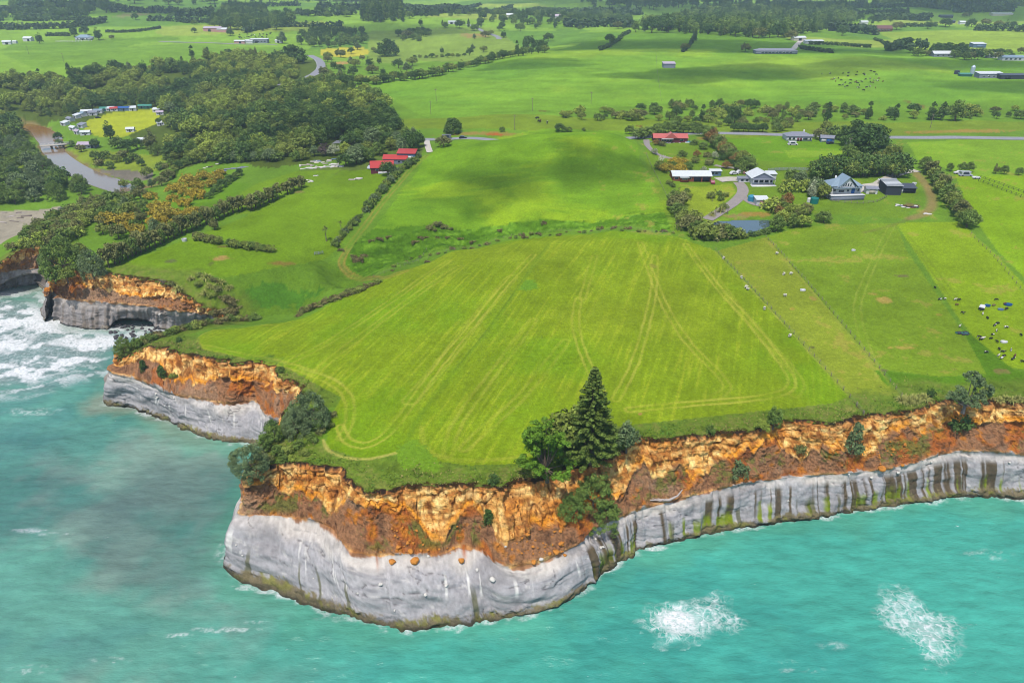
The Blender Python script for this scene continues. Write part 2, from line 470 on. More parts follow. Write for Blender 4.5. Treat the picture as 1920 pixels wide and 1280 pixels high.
# ---- cliff surface: rows run from under the turf down to below the water
def build_cliff():
    n = len(RAILS)
    s = SARC
    T = RAILS[:, 0:3].copy(); M = RAILS[:, 3:6]; W = RAILS[:, 6:9]
    T[:, 2] = Hs(T[:, 0], T[:, 1])
    par = RPAR
    near = (par > 41.5).astype(float)                    # the near headland and the long right-hand cliff
    NU, NLo = 46, 44
    P = []; Q = []                                       # points; parameter: 0..1 orange, 1..2 grey
    # lip under the turf
    P.append(np.concatenate([T[:, :2] - RN * 1.4, (T[:, 2] - 0.6)[:, None]], 1)); Q.append(np.full(n, -0.06))
    P.append(np.concatenate([T[:, :2] - RN * 0.10, (T[:, 2] - 0.06)[:, None]], 1)); Q.append(np.full(n, -0.02))
    bow = 0.55 + 0.22 * fbm(s / 14, s * 0, 31, 3)
    for k in range(1, NU + 1):
        t = k / NU
        run = t ** (1.25 + 0.55 * bow)
        x = T[:, :2] + (M[:, :2] - T[:, :2]) * run[:, None]
        z = T[:, 2] + (M[:, 2] - T[:, 2]) * t
        P.append(np.concatenate([x, z[:, None]], 1)); Q.append(np.full(n, t))
    bul = np.where((par > 42) & (par < 61), 1.9, 0.7)
    bul = np.where((par > 28) & (par < 39), 0.8, bul)
    for k in range(1, NLo + 1):
        t = k / NLo
        x = M[:, :2] + (W[:, :2] - M[:, :2]) * t
        z = M[:, 2] * (1 - t)
        b = np.sin(math.pi * min(t, 1) ** 0.85) * bul
        P.append(np.concatenate([x + RN * b[:, None] * 0.75, (z + b * 0.75)[:, None]], 1)); Q.append(np.full(n, 1 + t))
    for k, (dz, dx) in enumerate(((-0.5, 0.25), (-2.0, 0.8))):
        P.append(np.concatenate([W[:, :2] + RN * dx, np.full((n, 1), dz)], 1)); Q.append(np.full(n, 2.05 + 0.1 * k))
    P = np.array(P); Q = np.array(Q)
    R_ = len(P)
    SS = np.broadcast_to(s, (R_, n)); PAR = np.broadcast_to(par, (R_, n)); NEAR = np.broadcast_to(near, (R_, n))
    Z = P[..., 2]
    # outward direction of the face
    dx = np.gradient(P, axis=1); dy = np.gradient(P, axis=0)
    N = np.cross(dx, dy); N /= np.linalg.norm(N, axis=2)[..., None] + 1e-9
    flip = (N[..., :2] * np.broadcast_to(RN, (R_, n, 2))).sum(-1) < 0
    N[flip] *= -1
    ro = (Q > 0.0) & (Q <= 1.0)
    # --- relief
    Zd = Z + fbm(SS / 9, SS * 0, 40, 2) * 0.7            # wandering bedding
    cell = np.abs(fbm(SS / 1.15, Zd / 2.1, 41, 3)); cell2 = np.abs(fbm(SS / 3.1, Zd / 4.0, 47, 2))
    ridg = fbm(SS / 4.5, Zd / 9.0, 43, 3)
    fine = fbm(SS / 0.55, Zd / 0.55, 44, 2)
    cut = 0.56 + 0.24 * fbm(SS / 8.0, Z * 0, 45, 2) + 0.07 * fbm(SS / 1.3, Z * 0, 48, 2)    # where the bare orange face ends and the slumped earth starts
    face = sstep(cut + 0.03, cut - 0.03, Q) * sstep(0.0, 0.05, Q)
    tal = (1 - sstep(cut + 0.03, cut - 0.03, Q)) * sstep(1.06, 0.94, Q)
    grey = sstep(0.96, 1.03, Q)
    buttr = np.maximum(0, fbm(SS / 5.5, SS * 0, 50, 2))
    notch = sstep(0.05, 0.0, np.abs(fbm(SS / 4.2, Zd / 12.0, 149, 2))) * 0.7
    strat = fbm(SS / 12.0, Zd / 0.5, 150, 2) * 0.22
    disp = face * (cell * 0.65 + cell2 * 0.9 + ridg * 0.85 + fine * 0.2 + strat - notch - 0.35)
    disp += tal * (fbm(SS / 4.0, Z / 5.0, 51, 4) * 1.1 + fine * 0.24 + np.abs(fbm(SS / 0.9, Z / 0.9, 151, 2)) * 0.35 + buttr * 0.7 * sstep(0.4, 0.8, Q) + np.maximum(0, fbm(SS / 1.1, Z / 1.1, 52, 2) - 0.25) * 0.6)
    ledge = np.exp(-((Q - cut) / 0.03) ** 2)
    disp += ledge * 0.45 * sstep(0.0, 0.5, fbm(SS / 5, SS * 0, 53, 2) + 0.3)
    lipz = np.exp(-((Q - 1.0) / 0.03) ** 2)
    disp += lipz * (0.25 + 0.5 * fbm(SS / 1.6, Z * 0, 54, 3))
    groove = sstep(0.35, 0.75, fbm(SS / 6.0, Zd / 0.7 + SS / 14, 55, 3)) * 0.16
    folds = fbm(SS / 7.0, Zd / 3.6, 56, 3)
    crack = sstep(0.045, 0.0, np.abs(fbm(SS / 6.5 + Zd / 5.0, Zd / 2.6 - SS / 16.0, 155, 3))) * sstep(-0.1, 0.25, fbm(SS / 9, Zd / 5, 156, 2))
    flute = np.abs(fbm(SS / 2.2, Z / 14.0, 57, 2)) * np.where((PAR > 60) | (PAR < 28), 0.75, 0.12)
    disp += grey * sstep(2.1, 1.9, Q) * (folds * 0.75 - groove - crack * 0.35 + fine * 0.05 + flute - 0.15)
    toe = sstep(1.82, 1.93, Q + 0.05 * fbm(SS / 2.0, Z, 58, 3))
    disp += toe * (fbm(SS / 1.3, Z / 0.8, 59, 4) * 0.55 + 0.3)
    # caves cut in the third headland and in the one beyond it
    def cave(pc, wid, hgt, depth):
        m = np.clip(1 - ((PAR - pc) / wid) ** 2, 0, 1) ** 0.5 * hgt
        return sstep(0.0, 1.3, m - Z) * depth * (PAR < 27) * (PAR > 3.5)
    disp -= cave(16.3, 1.0, 3.6, 5.0) + cave(7.2, 2.6, 6.6, 5.5)
    disp -= np.exp(-((PAR - 12.75) / 0.035) ** 2) * 2.0 * grey
    disp *= sstep(-0.02, 0.06, Q)
    P2 = P + N * disp[..., None]
    P2[:2] = P[:2]
    # no piece may poke up through the turf
    hz = Hs(P2[..., 0], P2[..., 1])
    # --- colour
    a1 = fbm(SS / 1.5, Zd / 1.2, 60, 4); a2 = fbm(SS / 6.0, Zd / 4.0, 61, 3); a3 = fbm(SS / 0.45, Zd / 0.45, 62, 2); a4 = fbm(SS / 14, Zd / 6, 63, 3)
    def L(c, k=1.0): return S(*c, k)
    def mixc(c, col, m): return c + (np.asarray(col) - c) * np.clip(m, 0, 1)[..., None]
    KF = 1.95
    c = np.zeros((R_, n, 3)) + L((220, 166, 90), KF)
    c = mixc(c, L((248, 212, 138), KF), sstep(-0.1, 0.6, a1) * 0.9)
    c = mixc(c, L((214, 130, 34), KF), sstep(0.2, 0.7, a2) * 0.6)
    c = mixc(c, L((150, 88, 34), KF), sstep(0.15, 0.6, -a1 + 0.3 * a3) * 0.8)
    c = mixc(c, L((112, 64, 26), KF), sstep(0.42, 0.7, fbm(SS / 0.9, Zd / 1.8, 65, 2)) * 0.8)
    c = mixc(c, L((138, 90, 52), KF), sstep(0.25, 0.7, fbm(SS / 5.5, Zd / 2.2, 152, 3)) * 0.45)
    c = mixc(c, L((94, 56, 26), KF), notch * 0.9)  # notches painted dark: their shadow is put into the colour
    c = mixc(c, L((168, 108, 50), KF), sstep(0.2, 0.6, fbm(SS / 10.0, Zd / 0.45, 153, 2)) * 0.5)
    band = np.exp(-((Q - cut + 0.06) / 0.045) ** 2)
    c = mixc(c, L((236, 158, 40), KF), band * 0.75 * sstep(-0.3, 0.3, a2))
    upper = sstep(0.17, 0.08, Q + 0.05 * a2)
    c = mixc(c, L((182, 116, 62), KF), upper * 0.6)
    t1 = np.zeros((R_, n, 3)) + L((166, 120, 84), 1.4)
    t1 = mixc(t1, L((184, 104, 42), 1.4), sstep(-0.05, 0.5, a2 + 0.4 * a1) * 0.9)
    t1 = mixc(t1, L((214, 136, 46), 1.3), sstep(0.35, 0.75, a1 + 0.35 * a2) * 0.8)
    t1 = mixc(t1, L((108, 74, 52), 1.3), sstep(0.3, 0.8, -a1) * 0.7)
    t1 = mixc(t1, L((182, 150, 120), 1.3), sstep(0.2, 0.7, a4 - 0.2 * a1) * 0.6)
    veg = sstep(0.30, 0.62, fbm(SS / 5.0, Q * 2.2, 64, 3) + 0.35 * a3) * sstep(0.5, 0.6, Q) * sstep(0.98, 0.85, Q) * NEAR
    t1 = mixc(t1, L((118, 122, 54), 1.3), veg * 0.85)
    c = mixc(c, t1, tal + (Q > 1) * 1.0)
    soil_shade = sstep(0.075, 0.02, Q + 0.03 * a3)  # dark soil band, with the turf overhang's shadow painted in
    c = mixc(c, L((62, 44, 30)), soil_shade)
    g = np.zeros((R_, n, 3)) + L((172, 169, 170), 1.12)
    g = mixc(g, L((218, 208, 196), 1.1), sstep(1.36, 1.06, Q + 0.14 * a2) * 0.85)  # gentler top of the rock painted lighter, as the high sun shows it
    g = mixc(g, L((190, 186, 186), 1.12), sstep(-0.2, 0.6, a4) * 0.5)
    g = mixc(g, L((122, 122, 128), 1.1), sstep(0.45, 0.8, fbm(SS / 4.0, Zd / 0.5 + SS / 11, 66, 3)) * 0.45)
    g = mixc(g, L((242, 236, 226)), sstep(0.62, 0.8, a1) * 0.35)
    g = mixc(g, L((96, 94, 98)), crack * 0.75)
    g = mixc(g, L((150, 146, 146), 1.1), sstep(0.1, 0.7, fbm(SS / 7, Zd / 2.5, 157, 4)) * 0.6)
    stre = sstep(0.10, 0.42, fbm(SS / 1.0, Z / 40.0, 67, 3) + 0.15 * fbm(SS / 9, Z * 0, 72, 2)) * sstep(1.12, 1.3, Q)
    rightc = ((PAR > 59.5) | (PAR < 28)).astype(float)
    g = mixc(g, L((92, 74, 42)), stre * np.where(PAR < 28, 0.4, 0.9 * rightc))
    g = mixc(g, L((128, 104, 78)), (PAR < 28) * 0.35)
    alg = sstep(0.36, 0.6, fbm(SS / 1.3, Z / 30.0, 68, 2)) * sstep(1.45, 1.75, Q + 0.15 * a1) * sstep(1.97, 1.86, Q)
    g = mixc(g, L((140, 158, 18)), alg * rightc * (PAR > 59) * 0.9)
    g = mixc(g, L((92, 92, 26)), sstep(0.62, 0.75, fbm(SS / 1.6, Z / 25, 69, 2)) * sstep(1.45, 1.7, Q) * 0.7 * NEAR)
    g = mixc(g, L((244, 240, 232)), sstep(0.66, 0.76, fbm(SS / 0.7, Z / 18, 70, 2)) * sstep(1.2, 1.4, Q) * sstep(1.7, 1.55, Q) * 0.8 * (1 - rightc))
    tc = np.zeros((R_, n, 3)) + L((122, 110, 80), 1.15); tc = mixc(tc, L((136, 134, 60), 1.15), sstep(0.0, 0.6, a1) * 0.8); tc = mixc(tc, L((80, 74, 66), 1.1), sstep(0.1, 0.7, -a2) * 0.7)
    g = mixc(g, tc, sstep(1.85, 1.92, Q + 0.09 * a2 + 0.05 * a3) * np.where(PAR < 28, 0.45, 0.95))
    g = mixc(g, L((52, 50, 48)), sstep(1.96, 2.0, Q + 0.02 * a1) * 0.7)
    c = mixc(c, g, sstep(0.985, 1.01, Q + 0.045 * a1 + 0.05 * a2 - 0.01))
    for p0, q0, wd, ln_ in ((49.3, 0.98, 0.05, 0.22), (54.2, 0.98, 0.12, 0.20), (17.6, 0.98, 0.16, 0.22)):      # earth washed down over the grey rock
        m = np.exp(-((PAR - p0) / wd) ** 2) * sstep(q0 + ln_ + 0.1, q0, Q) * (Q > 0.97)
        c = mixc(c, L((190, 106, 44)), m)
    c *= (1 + 0.16 * a3)[..., None]
    V = P2.reshape(-1, 3)
    ii = (np.arange(R_ - 1)[:, None] * n + np.arange(n - 1)[None]).ravel()
    F = np.stack([ii, ii + n, ii + n + 1, ii + 1], 1)
    t = NT('cliff_earth_and_rock')
    colr = t.attr('col')
    f1 = t.noise(t.pos(), 2.2, 6, 0.7)
    rk = t.attr('rough', 'Fac')
    t.col(t.vary(colr, t.math('ADD', t.math('MULTIPLY', t.math('SUBTRACT', f1, 0.5), t.math('ADD', t.math('MULTIPLY', rk, 1.15), 0.5)), 1.0)))
    h = t.math('MULTIPLY', t.noise(t.pos(), 1.6, 8, 0.68), t.math('ADD', rk, 0.07))
    t.bump(h, 1.0, 1.1)
    m = t.set(0.92, 0.15)
    rough = (1 - grey) * 0.85 + toe * 0.5
    me = mesh_np('cliff', V, F, m, True, {'col': np.clip(c, 0.003, 0.85).reshape(-1, 3)}, {'rough': rough.ravel()})
    sm = np.repeat(Q[:-1, 0] > 0.97, n - 1)
    me.polygons.foreach_set('use_smooth', sm)
    o = link('cliff', me)
    tag(o, 'sea cliff of orange earth above smooth grey rock', None, None, 'structure')
    return P2, Q, PAR
CLIFF_P, CLIFF_Q, CLIFF_PAR = build_cliff()
def cliff_pt(par, q):
    """a point on the cliff face: station number along the coast, 0..1 orange earth, 1..2 grey rock"""
    j = int(np.argmin(np.abs(CLIFF_PAR[0] - par))) if CLIFF_PAR.ndim > 1 else int(np.argmin(np.abs(CLIFF_PAR - par)))
    i = int(np.argmin(np.abs(CLIFF_Q[:, 0] - q)))
    return Vector(CLIFF_P[i, j])
_d = CLIFF_P - np.array([0, 0, CAMZ]); _dep = _d @ FW
_CX = 960 + _d[..., 0] / _dep * FPX; _CY = 640 - (_d @ UP) / _dep * FPX
_CX = np.where(_dep < 1, 1e6, _CX)
def cliff_at(px, py):
    """the nearest visible cliff point seen at a photograph point"""
    e = (_CX - px) ** 2 + (_CY - py) ** 2
    k = np.nonzero(e.ravel() < 9.0)[0]
    i = k[np.argmin(_dep.ravel()[k])] if len(k) else np.argmin(e)
    return Vector(CLIFF_P.reshape(-1, 3)[i])

# ------------------------------------------------------------------ water basins carved into the ground
POND_POLY = gpoly([(1338, 418), (1350, 412), (1400, 412), (1440, 410), (1452, 414), (1440, 425), (1425, 432), (1395, 439), (1370, 438), (1352, 430)])
POND_Z = float(np.mean(Hs(POND_POLY[:, 0], POND_POLY[:, 1]))) - 0.15
RIVER_LINE = gpoly([(40, 225), (70, 238), (92, 258), (100, 282), (125, 303), (160, 326), (200, 343), (250, 352), (300, 338)])
RIVER_LINE[:, :] += 0
RIVER_W = np.array([5.0, 6.5, 8, 6.5, 6, 6.5, 7, 8.0, 4])
RIVER_Z = 1.75
def _pond(x, y, z):
    x_, y_ = np.broadcast_arrays(np.asarray(x, float), np.asarray(y, float))
    c = POND_POLY.mean(0)
    if not ((abs(x_ - c[0]) < 60) & (abs(y_ - c[1]) < 60)).any(): return z
    m = inside(POND_POLY, np.atleast_1d(x_), np.atleast_1d(y_)).reshape(x_.shape)
    return np.where(m, np.minimum(z, POND_Z - 0.7), z)
def _river(x, y, z):
    x_, y_ = np.broadcast_arrays(np.asarray(x, float), np.asarray(y, float))
    if not ((x_ < -150) & (x_ > -480) & (y_ > 330) & (y_ < 680)).any(): return z
    d, _ = pdist(RIVER_LINE, np.atleast_1d(x_), np.atleast_1d(y_), 60.0)
    d = d.reshape(x_.shape)
    w = 5.5
    low = np.where(d < w, 0.8, 0.8 + (d - w) * 0.35)
    return np.where(d < 14, np.minimum(z, low), z)
POND.append(_pond); POND.append(_river)

# ------------------------------------------------------------------ ground
def build_ground():
    cols = np.unique(np.concatenate([np.linspace(-1500, -60, 60), np.arange(-60, 1981, 2.4), np.linspace(1981, 3400, 60)]))
    rows = np.concatenate([np.arange(985, 130, -2.0), np.arange(130, -6, -1.6), np.arange(-6, -46, -4.0), [-47.5]])
    th = PITCH - np.arctan((640 - rows) / FPX)
    Y = 90.0 / np.tan(th)
    Y = np.concatenate([Y, [13000.0]]); rows = np.append(rows, -48.5)
    K = FPX * math.cos(PITCH) + (640 - rows) * math.sin(PITCH)
    X = Y[:, None] * (cols[None] - 960) / K[:, None]
    Y = np.broadcast_to(Y[:, None], X.shape).copy()
    R_, C_ = X.shape
    x = X.ravel(); y = Y.ravel()
    z = Hs(x, y)
    near = (y < 420)
    ins = np.ones(x.shape, bool)
    ins[near] = inside(COASTPOLY, x[near], y[near])
    ii = (np.arange(R_ - 1)[:, None] * C_ + np.arange(C_ - 1)[None]).ravel()
    F = np.stack([ii, ii + 1, ii + C_ + 1, ii + C_], 1)
    keep = ins[F].any(1)
    F = F[keep]
    used = np.zeros(len(x), bool); used[F.ravel()] = True
    remap = np.cumsum(used) - 1
    F = remap[F]; x = x[used]; y = y[used]; z = z[used]; ins = ins[used]
    z = np.where(ins, z, z - 0.45)
    # small bumps of long grass
    ce = np.full(x.shape, 60.0)
    nr = y < 330
    ce[nr], _ = pdist(EDGE[::5], x[nr], y[nr], 22.0)
    ce = np.where(nr, ce, 60.0)
    # ---------------- colours
    n1 = fbm(x / 9, y / 9, 80, 4); n2 = fbm(x / 1.6, y / 1.6, 81, 3); n3 = fbm(x / 40, y / 40, 82, 3); n4 = fbm(x / 0.7, y / 0.7, 83, 2)
    n5 = fbm(x / 120, y / 120, 87, 3)
    c = np.zeros((len(x), 3)) + S(104, 152, 52)
    def mixc(col, m):
        nonlocal c
        m = np.clip(m, 0, 1)
        c = c + (np.asarray(col) - c) * (m[:, None] if np.ndim(m) else m)
    def poly(pts, col, soft=0.0):
        P_ = gpoly(pts) if not isinstance(pts, np.ndarray) else pts
        m = inside(P_, x + n1 * soft, y + n2 * soft)
        mixc(S(*col), m.astype(float))
        return m
    # far country: patchwork of paddocks of slightly different greens
    far = sstep(560, 760, y)
    ang = 0.25
    qx = (x * math.cos(ang) + y * math.sin(ang)) / 190 + 0.25 * n5; qy = (-x * math.sin(ang) + y * math.cos(ang)) / 150 + 0.2 * n5
    hsh = _hash(np.floor(qx), np.floor(qy), 0, 5)
    mixc(S(126, 172, 66), far * (hsh > 0.55)); mixc(S(96, 146, 62), far * (hsh < 0.2)); mixc(S(150, 172, 82), far * ((hsh > 0.4) & (hsh < 0.47)))
    # woodland floor
    WOODF = [(0, 150), (120, 148), (300, 128), (470, 100), (560, 100), (590, 100), (640, 150), (720, 175), (725, 200), (760, 255), (790, 290), (730, 300), (640, 300), (500, 315), (400, 300), (330, 320),
             (240, 250), (100, 225), (0, 290), (-300, 320), (-300, 160)]
    poly(WOODF, (84, 104, 44), 3)
    poly([(60, 130), (600, 112), (610, 96), (300, 84), (0, 100)], (110, 158, 58))
    # paddocks of the middle distance
    poly([(600, 160), (720, 178), (790, 218), (900, 240), (1030, 240), (1080, 205), (1300, 190), (1920, 188), (2300, 190), (2300, 100), (1500, 100), (1000, 98), (900, 118), (760, 145)], (112, 165, 56))
    poly([(1030, 97), (1120, 70), (1290, 62), (1490, 75), (1510, 101), (1300, 100)], (98, 150, 52))
    poly([(1650, 62), (1920, 56), (2200, 60), (2200, 96), (1720, 95)], (142, 172, 70))
    poly([(600, 92), (680, 88), (700, 100), (640, 108), (600, 104)], (196, 186, 72))
    poly([(690, 60), (930, 52), (1000, 98), (900, 118), (780, 112), (690, 118)], (128, 158, 74), 2)
    poly([(720, 240), (1000, 246), (1180, 248), (1400, 262), (1920, 245), (2300, 240), (2300, 226), (1400, 226), (1060, 218), (720, 225)], (122, 152, 50))
    poly([(600, 330), (790, 300), (800, 264), (760, 262), (700, 300), (560, 320)], (104, 128, 62), 2)
    # hill paddock in the middle
    poly([(700, 430), (795, 300), (815, 282), (880, 262), (1000, 244), (1180, 244), (1200, 300), (1240, 350), (1262, 400), (1262, 425), (1100, 432), (980, 436), (860, 460), (700, 505), (640, 490)], (112, 165, 42))
    poly([(640, 500), (672, 448), (705, 428), (870, 430), (1000, 412), (1262, 398), (1262, 432), (1120, 428), (980, 440), (860, 462), (760, 488), (700, 520), (655, 520)], (82, 136, 34), 1.6)
    # western paddocks
    W_ = [(200, 505), (300, 468), (470, 402), (560, 365), (640, 320), (700, 318), (735, 325), (680, 400), (640, 460), (600, 490), (560, 500), (480, 515), (330, 530)]
    poly(W_, (110, 152, 34))
    poly([(330, 535), (480, 512), (600, 490), (650, 500), (680, 522), (600, 560), (470, 600), (410, 592), (360, 560)], (96, 140, 44), 1.5)
    poly([(430, 548), (530, 530), (610, 545), (560, 575), (470, 585)], (70, 130, 44), 2)
    poly([(380, 400), (480, 345), (560, 320), (640, 318), (560, 365), (470, 402)], (114, 156, 40))
    # near paddock and the strips right of it
    NEARP = [(372, 632), (400, 618), (520, 606), (640, 558), (740, 515), (870, 468), (1000, 446), (1150, 433), (1262, 442), (1340, 470), (1592, 742), (1560, 756), (1240, 790), (1150, 800), (1100, 850), (1000, 868),
             (880, 872), (800, 862), (740, 850), (680, 862), (610, 838), (620, 780), (640, 745), (540, 690), (440, 668), (380, 655)]
    nearm = poly(NEARP, (138, 163, 34))
    poly([(1345, 470), (1436, 444), (1690, 742), (1592, 742)], (142, 160, 56))
    poly([(1436, 444), (1500, 425), (1680, 418), (1700, 470), (1790, 600), (1850, 700), (1760, 706), (1640, 690)], (122, 158, 46))
    poly([(1680, 418), (1800, 415), (1860, 470), (2000, 620), (2000, 700), (1900, 690), (1850, 660), (1800, 600)], (136, 172, 36))
    poly([(1640, 694), (1760, 706), (1850, 704), (1800, 610), (1900, 694), (2000, 702), (2200, 740), (1900, 742), (1780, 742), (1690, 742), (1655, 715)], (86, 138, 34))
    poly([(1790, 325), (2200, 330), (2300, 640), (2000, 600), (1870, 470), (1820, 400)], (132, 178, 32))
    poly([(1700, 266), (2300, 262), (2300, 330), (1830, 330), (1720, 300)], (128, 176, 52))
    poly([(1350, 262), (1480, 252), (1560, 268), (1640, 300), (1600, 318), (1440, 316), (1400, 290)], (104, 160, 36))
    poly([(1470, 282), (1640, 282), (1650, 290), (1480, 296)], (132, 176, 52))
    poly([(1210, 300), (1265, 440), (1290, 430), (1340, 420), (1420, 400), (1500, 400), (1700, 410), (1730, 340), (1600, 310), (1400, 300), (1300, 262), (1210, 268)], (112, 152, 48), 0.6)
    poly([(1275, 352), (1372, 344), (1380, 362), (1318, 408), (1296, 400), (1275, 380)], (142, 166, 52))
    poly([(1362, 402), (1390, 376), (1440, 388), (1436, 402), (1380, 410)], (118, 168, 50))
    # camp lawn
    poly([(155, 248), (165, 225), (205, 212), (285, 204), (300, 212), (295, 232), (262, 245), (230, 258), (185, 256)], (170, 180, 50))
    poly([(110, 285), (150, 280), (310, 290), (310, 318), (200, 318), (150, 305)], (140, 162, 58), 1)
    poly([(10, 280), (40, 284), (45, 330), (0, 330), (-200, 330), (-200, 280)], (138, 168, 50), 1)
    # beach and river bed
    poly([(-700, 392), (0, 396), (90, 392), (115, 385), (100, 410), (40, 438), (-10, 468), (-160, 505), (-700, 480)], (172, 162, 164), 1)
    poly([(170, 322), (235, 318), (292, 322), (285, 336), (240, 338)], (132, 124, 128), 1.5)
    poly([(108, 390), (140, 385), (150, 392), (112, 400)], (104, 108, 116))
    dr, _ = pdist(RIVER_LINE, x, y, 40.0)
    mixc(S(146, 128, 96), sstep(10, 7, dr + 2 * n1))
    # gorse and orchard ground
    poly([(210, 420), (330, 370), (420, 340), (470, 345), (420, 380), (330, 430), (240, 452)], (98, 150, 40), 1)
    # cliff-top strip of rank grass
    rank = sstep(10.5, 5.5, ce + 2.2 * n1 + 0.8 * n2) * (~nearm)
    rank = np.maximum(rank, sstep(3.0, 1.5, ce + 1.2 * n2))
    mixc(S(112, 140, 56), rank * 0.9)
    mixc(S(132, 128, 78), rank * sstep(0.1, 0.7, n2 + 0.6 * n1) * 0.55)
    mixc(S(92, 122, 48), rank * sstep(0.2, 0.7, -n2) * 0.6)
    mixc(S(70, 50, 34), sstep(0.7, 0.1, ce + 0.5 * n2))
    # ---- streaks of mowing and grazing
    def streak(pts, a, wl, amp, seed, thin=12.0, cols_=((0, 0, 0),)):
        P_ = gpoly(pts); m = inside(P_, x, y)
        (x0, y0), (x1, y1) = gpoly(a)
        L_ = math.hypot(x1 - x0, y1 - y0); ux, uy = (x1 - x0) / L_, (y1 - y0) / L_
        al = x * ux + y * uy; ac = -x * uy + y * ux
        s_ = fbm(al / (wl * thin), ac / wl, seed, 3)
        c[m] *= (1 + amp * s_[m])[:, None]
        return m, s_
    m, s_ = streak(NEARP, [(820, 700), (960, 530)], 0.75, 0.13, 90, 22)
    mixc(S(182, 184, 62), m * sstep(0.35, 0.9, s_ + 0.3 * n1) * 0.35)
    mixc(S(112, 152, 26), m * sstep(0.1, 0.7, n3 + 0.3 * n1) * 0.6)
    mixc(S(150, 170, 42), m * sstep(0.1, 0.7, -n3 + 0.3 * n1) * 0.5)
    HILLP = [(672, 448), (795, 300), (815, 282), (880, 262), (1000, 244), (1180, 244), (1200, 300), (1240, 350), (1262, 400), (1000, 412), (870, 430)]
    m, s_ = streak(HILLP, [(800, 400), (1200, 380)], 2.0, 0.10, 91, 8)
    mixc(S(150, 182, 40), m * sstep(0.2, 0.8, n3 + 0.35 * s_) * 0.6)
    mixc(S(90, 150, 40), m * sstep(0.2, 0.8, -n1 + 0.3 * s_) * 0.4)
    LOWP = [(640, 500), (672, 448), (870, 430), (1000, 412), (1262, 398), (1262, 432), (1120, 428), (980, 440), (860, 462), (700, 520)]
    m, s_ = streak(LOWP, [(700, 470), (1000, 425)], 1.0, 0.22, 92, 6)
    mixc(S(120, 176, 62), m * sstep(0.3, 0.8, s_ + 0.4 * n2) * 0.6)
    mixc(S(50, 100, 24), m * sstep(0.2, 0.7, -s_ + 0.4 * n2) * 0.6)
    m, s_ = streak([(600, 160), (720, 178), (900, 240), (1080, 205), (1920, 188), (1920, 100), (1000, 98)], [(900, 180), (1500, 170)], 5, 0.10, 93, 7)
    mixc(S(146, 178, 60), m * sstep(0.1, 0.8, n5 + 0.3 * n3) * 0.6); mixc(S(84, 142, 52), m * sstep(0.3, 0.8, -n5 + 0.25 * n3) * 0.55)
    mixc(S(168, 150, 84), sstep(0.62, 0.8, n1 + 0.4 * n2) * (y < 420) * (ce > 12) * (x > 40) * (~nearm) * 0.5)
    # general grass mottling
    c *= (1 + 0.12 * n1 + 0.08 * n2 + 0.07 * n4 * (y < 260))[:, None]
    c *= (1 + 0.10 * n3)[:, None]
    w_ = np.clip((c[:, 1] - c[:, 0]) / (c[:, 1] + 1e-6) * 3, 0, 1)
    c[:, 0] += 0.17 * w_ * (c[:, 1] - c[:, 0]) * (~nearm)
    # ---- wheel tracks, ditches, worn ground (line, width, colour, strength, pair spacing)
    def track(pts, width, col, k=0.7, gap=None, wob=0.25, fade=0.6):
        P_ = smooth_line(gpoly(pts), 2.0)
        d, al = pdist(P_, x, y, 9.0)
        d = d + wob * fbm(al / 3.0, al * 0, 95, 2) * 0.5
        if gap: d = np.abs(d - gap / 2)
        w = np.maximum(width * 1.2, y * 0.0012)
        m = sstep(w, w * 0.25, d) * k * 0.66 * np.clip(1 - fade * 0.5 + fade * fbm(al / 9.0, d, 96, 3) * 0.9, 0, 1)
        mixc(S(*col), m)
    PALE = (204, 198, 96)
    track([(1000, 478), (930, 555), (860, 640), (800, 716), (750, 785), (715, 822), (680, 835), (650, 825), (638, 800)], 0.42, PALE, 0.8, 1.9)
    track([(960, 520), (900, 590), (830, 680), (770, 750)], 0.5, PALE, 0.45, 3.6)
    track([(1085, 560), (1079, 600), (1086, 640), (1102, 682), (1128, 735)], 0.42, PALE, 0.8, 1.9)
    track([(1115, 480), (1092, 560)], 0.5, PALE, 0.5, 1.9)
    track([(1228, 480), (1226, 540), (1214, 600), (1190, 680), (1155, 748)], 0.45, PALE, 0.75, 1.9)
    track([(1200, 455), (1236, 550), (1285, 635), (1345, 698), (1364, 728), (1340, 744)], 0.45, PALE, 0.75, 1.9)
    track([(1285, 458), (1340, 530), (1400, 598), (1450, 658), (1483, 705), (1478, 730), (1440, 743), (1380, 750), (1280, 758), (1180, 768)], 0.5, PALE, 0.85, 1.9)
    track([(1310, 480), (1380, 570), (1440, 640), (1498, 712), (1490, 740)], 0.5, PALE, 0.4, 1.9)
    track([(1000, 600), (940, 680), (880, 760), (850, 810), (840, 850)], 0.6, PALE, 0.45, 2.2)
    track([(1060, 640), (980, 740), (900, 812), (870, 840)], 0.6, PALE, 0.4, 2.2)
    track([(540, 680), (600, 650), (680, 600), (760, 545), (840, 490)], 0.5, PALE, 0.5, 2.0)
    track([(600, 690), (690, 620), (770, 560), (860, 500)], 0.5, PALE, 0.45, 2.0)
    track([(380, 648), (370, 636), (390, 622), (440, 614), (520, 610)], 0.35, (196, 192, 92), 0.9)
    track([(385, 650), (440, 664), (520, 680), (600, 705), (650, 740), (655, 790), (640, 820)], 0.5, PALE, 0.6, 2.0)
    track([(606, 824), (614, 842), (640, 856), (690, 860), (745, 848)], 0.45, (222, 206, 130), 1.0, fade=0.2)
    track([(560, 690), (620, 708), (645, 722)], 0.3, (222, 206, 130), 0.6)
    track([(790, 800), (800, 840), (850, 862), (960, 858), (1040, 838)], 0.7, PALE, 0.5)
    # ditch line with rank grass across the near paddock
    track([(1030, 458), (985, 520), (940, 585), (880, 662), (820, 738), (775, 800), (760, 850)], 1.0, (112, 148, 42), 0.7, fade=0.4)
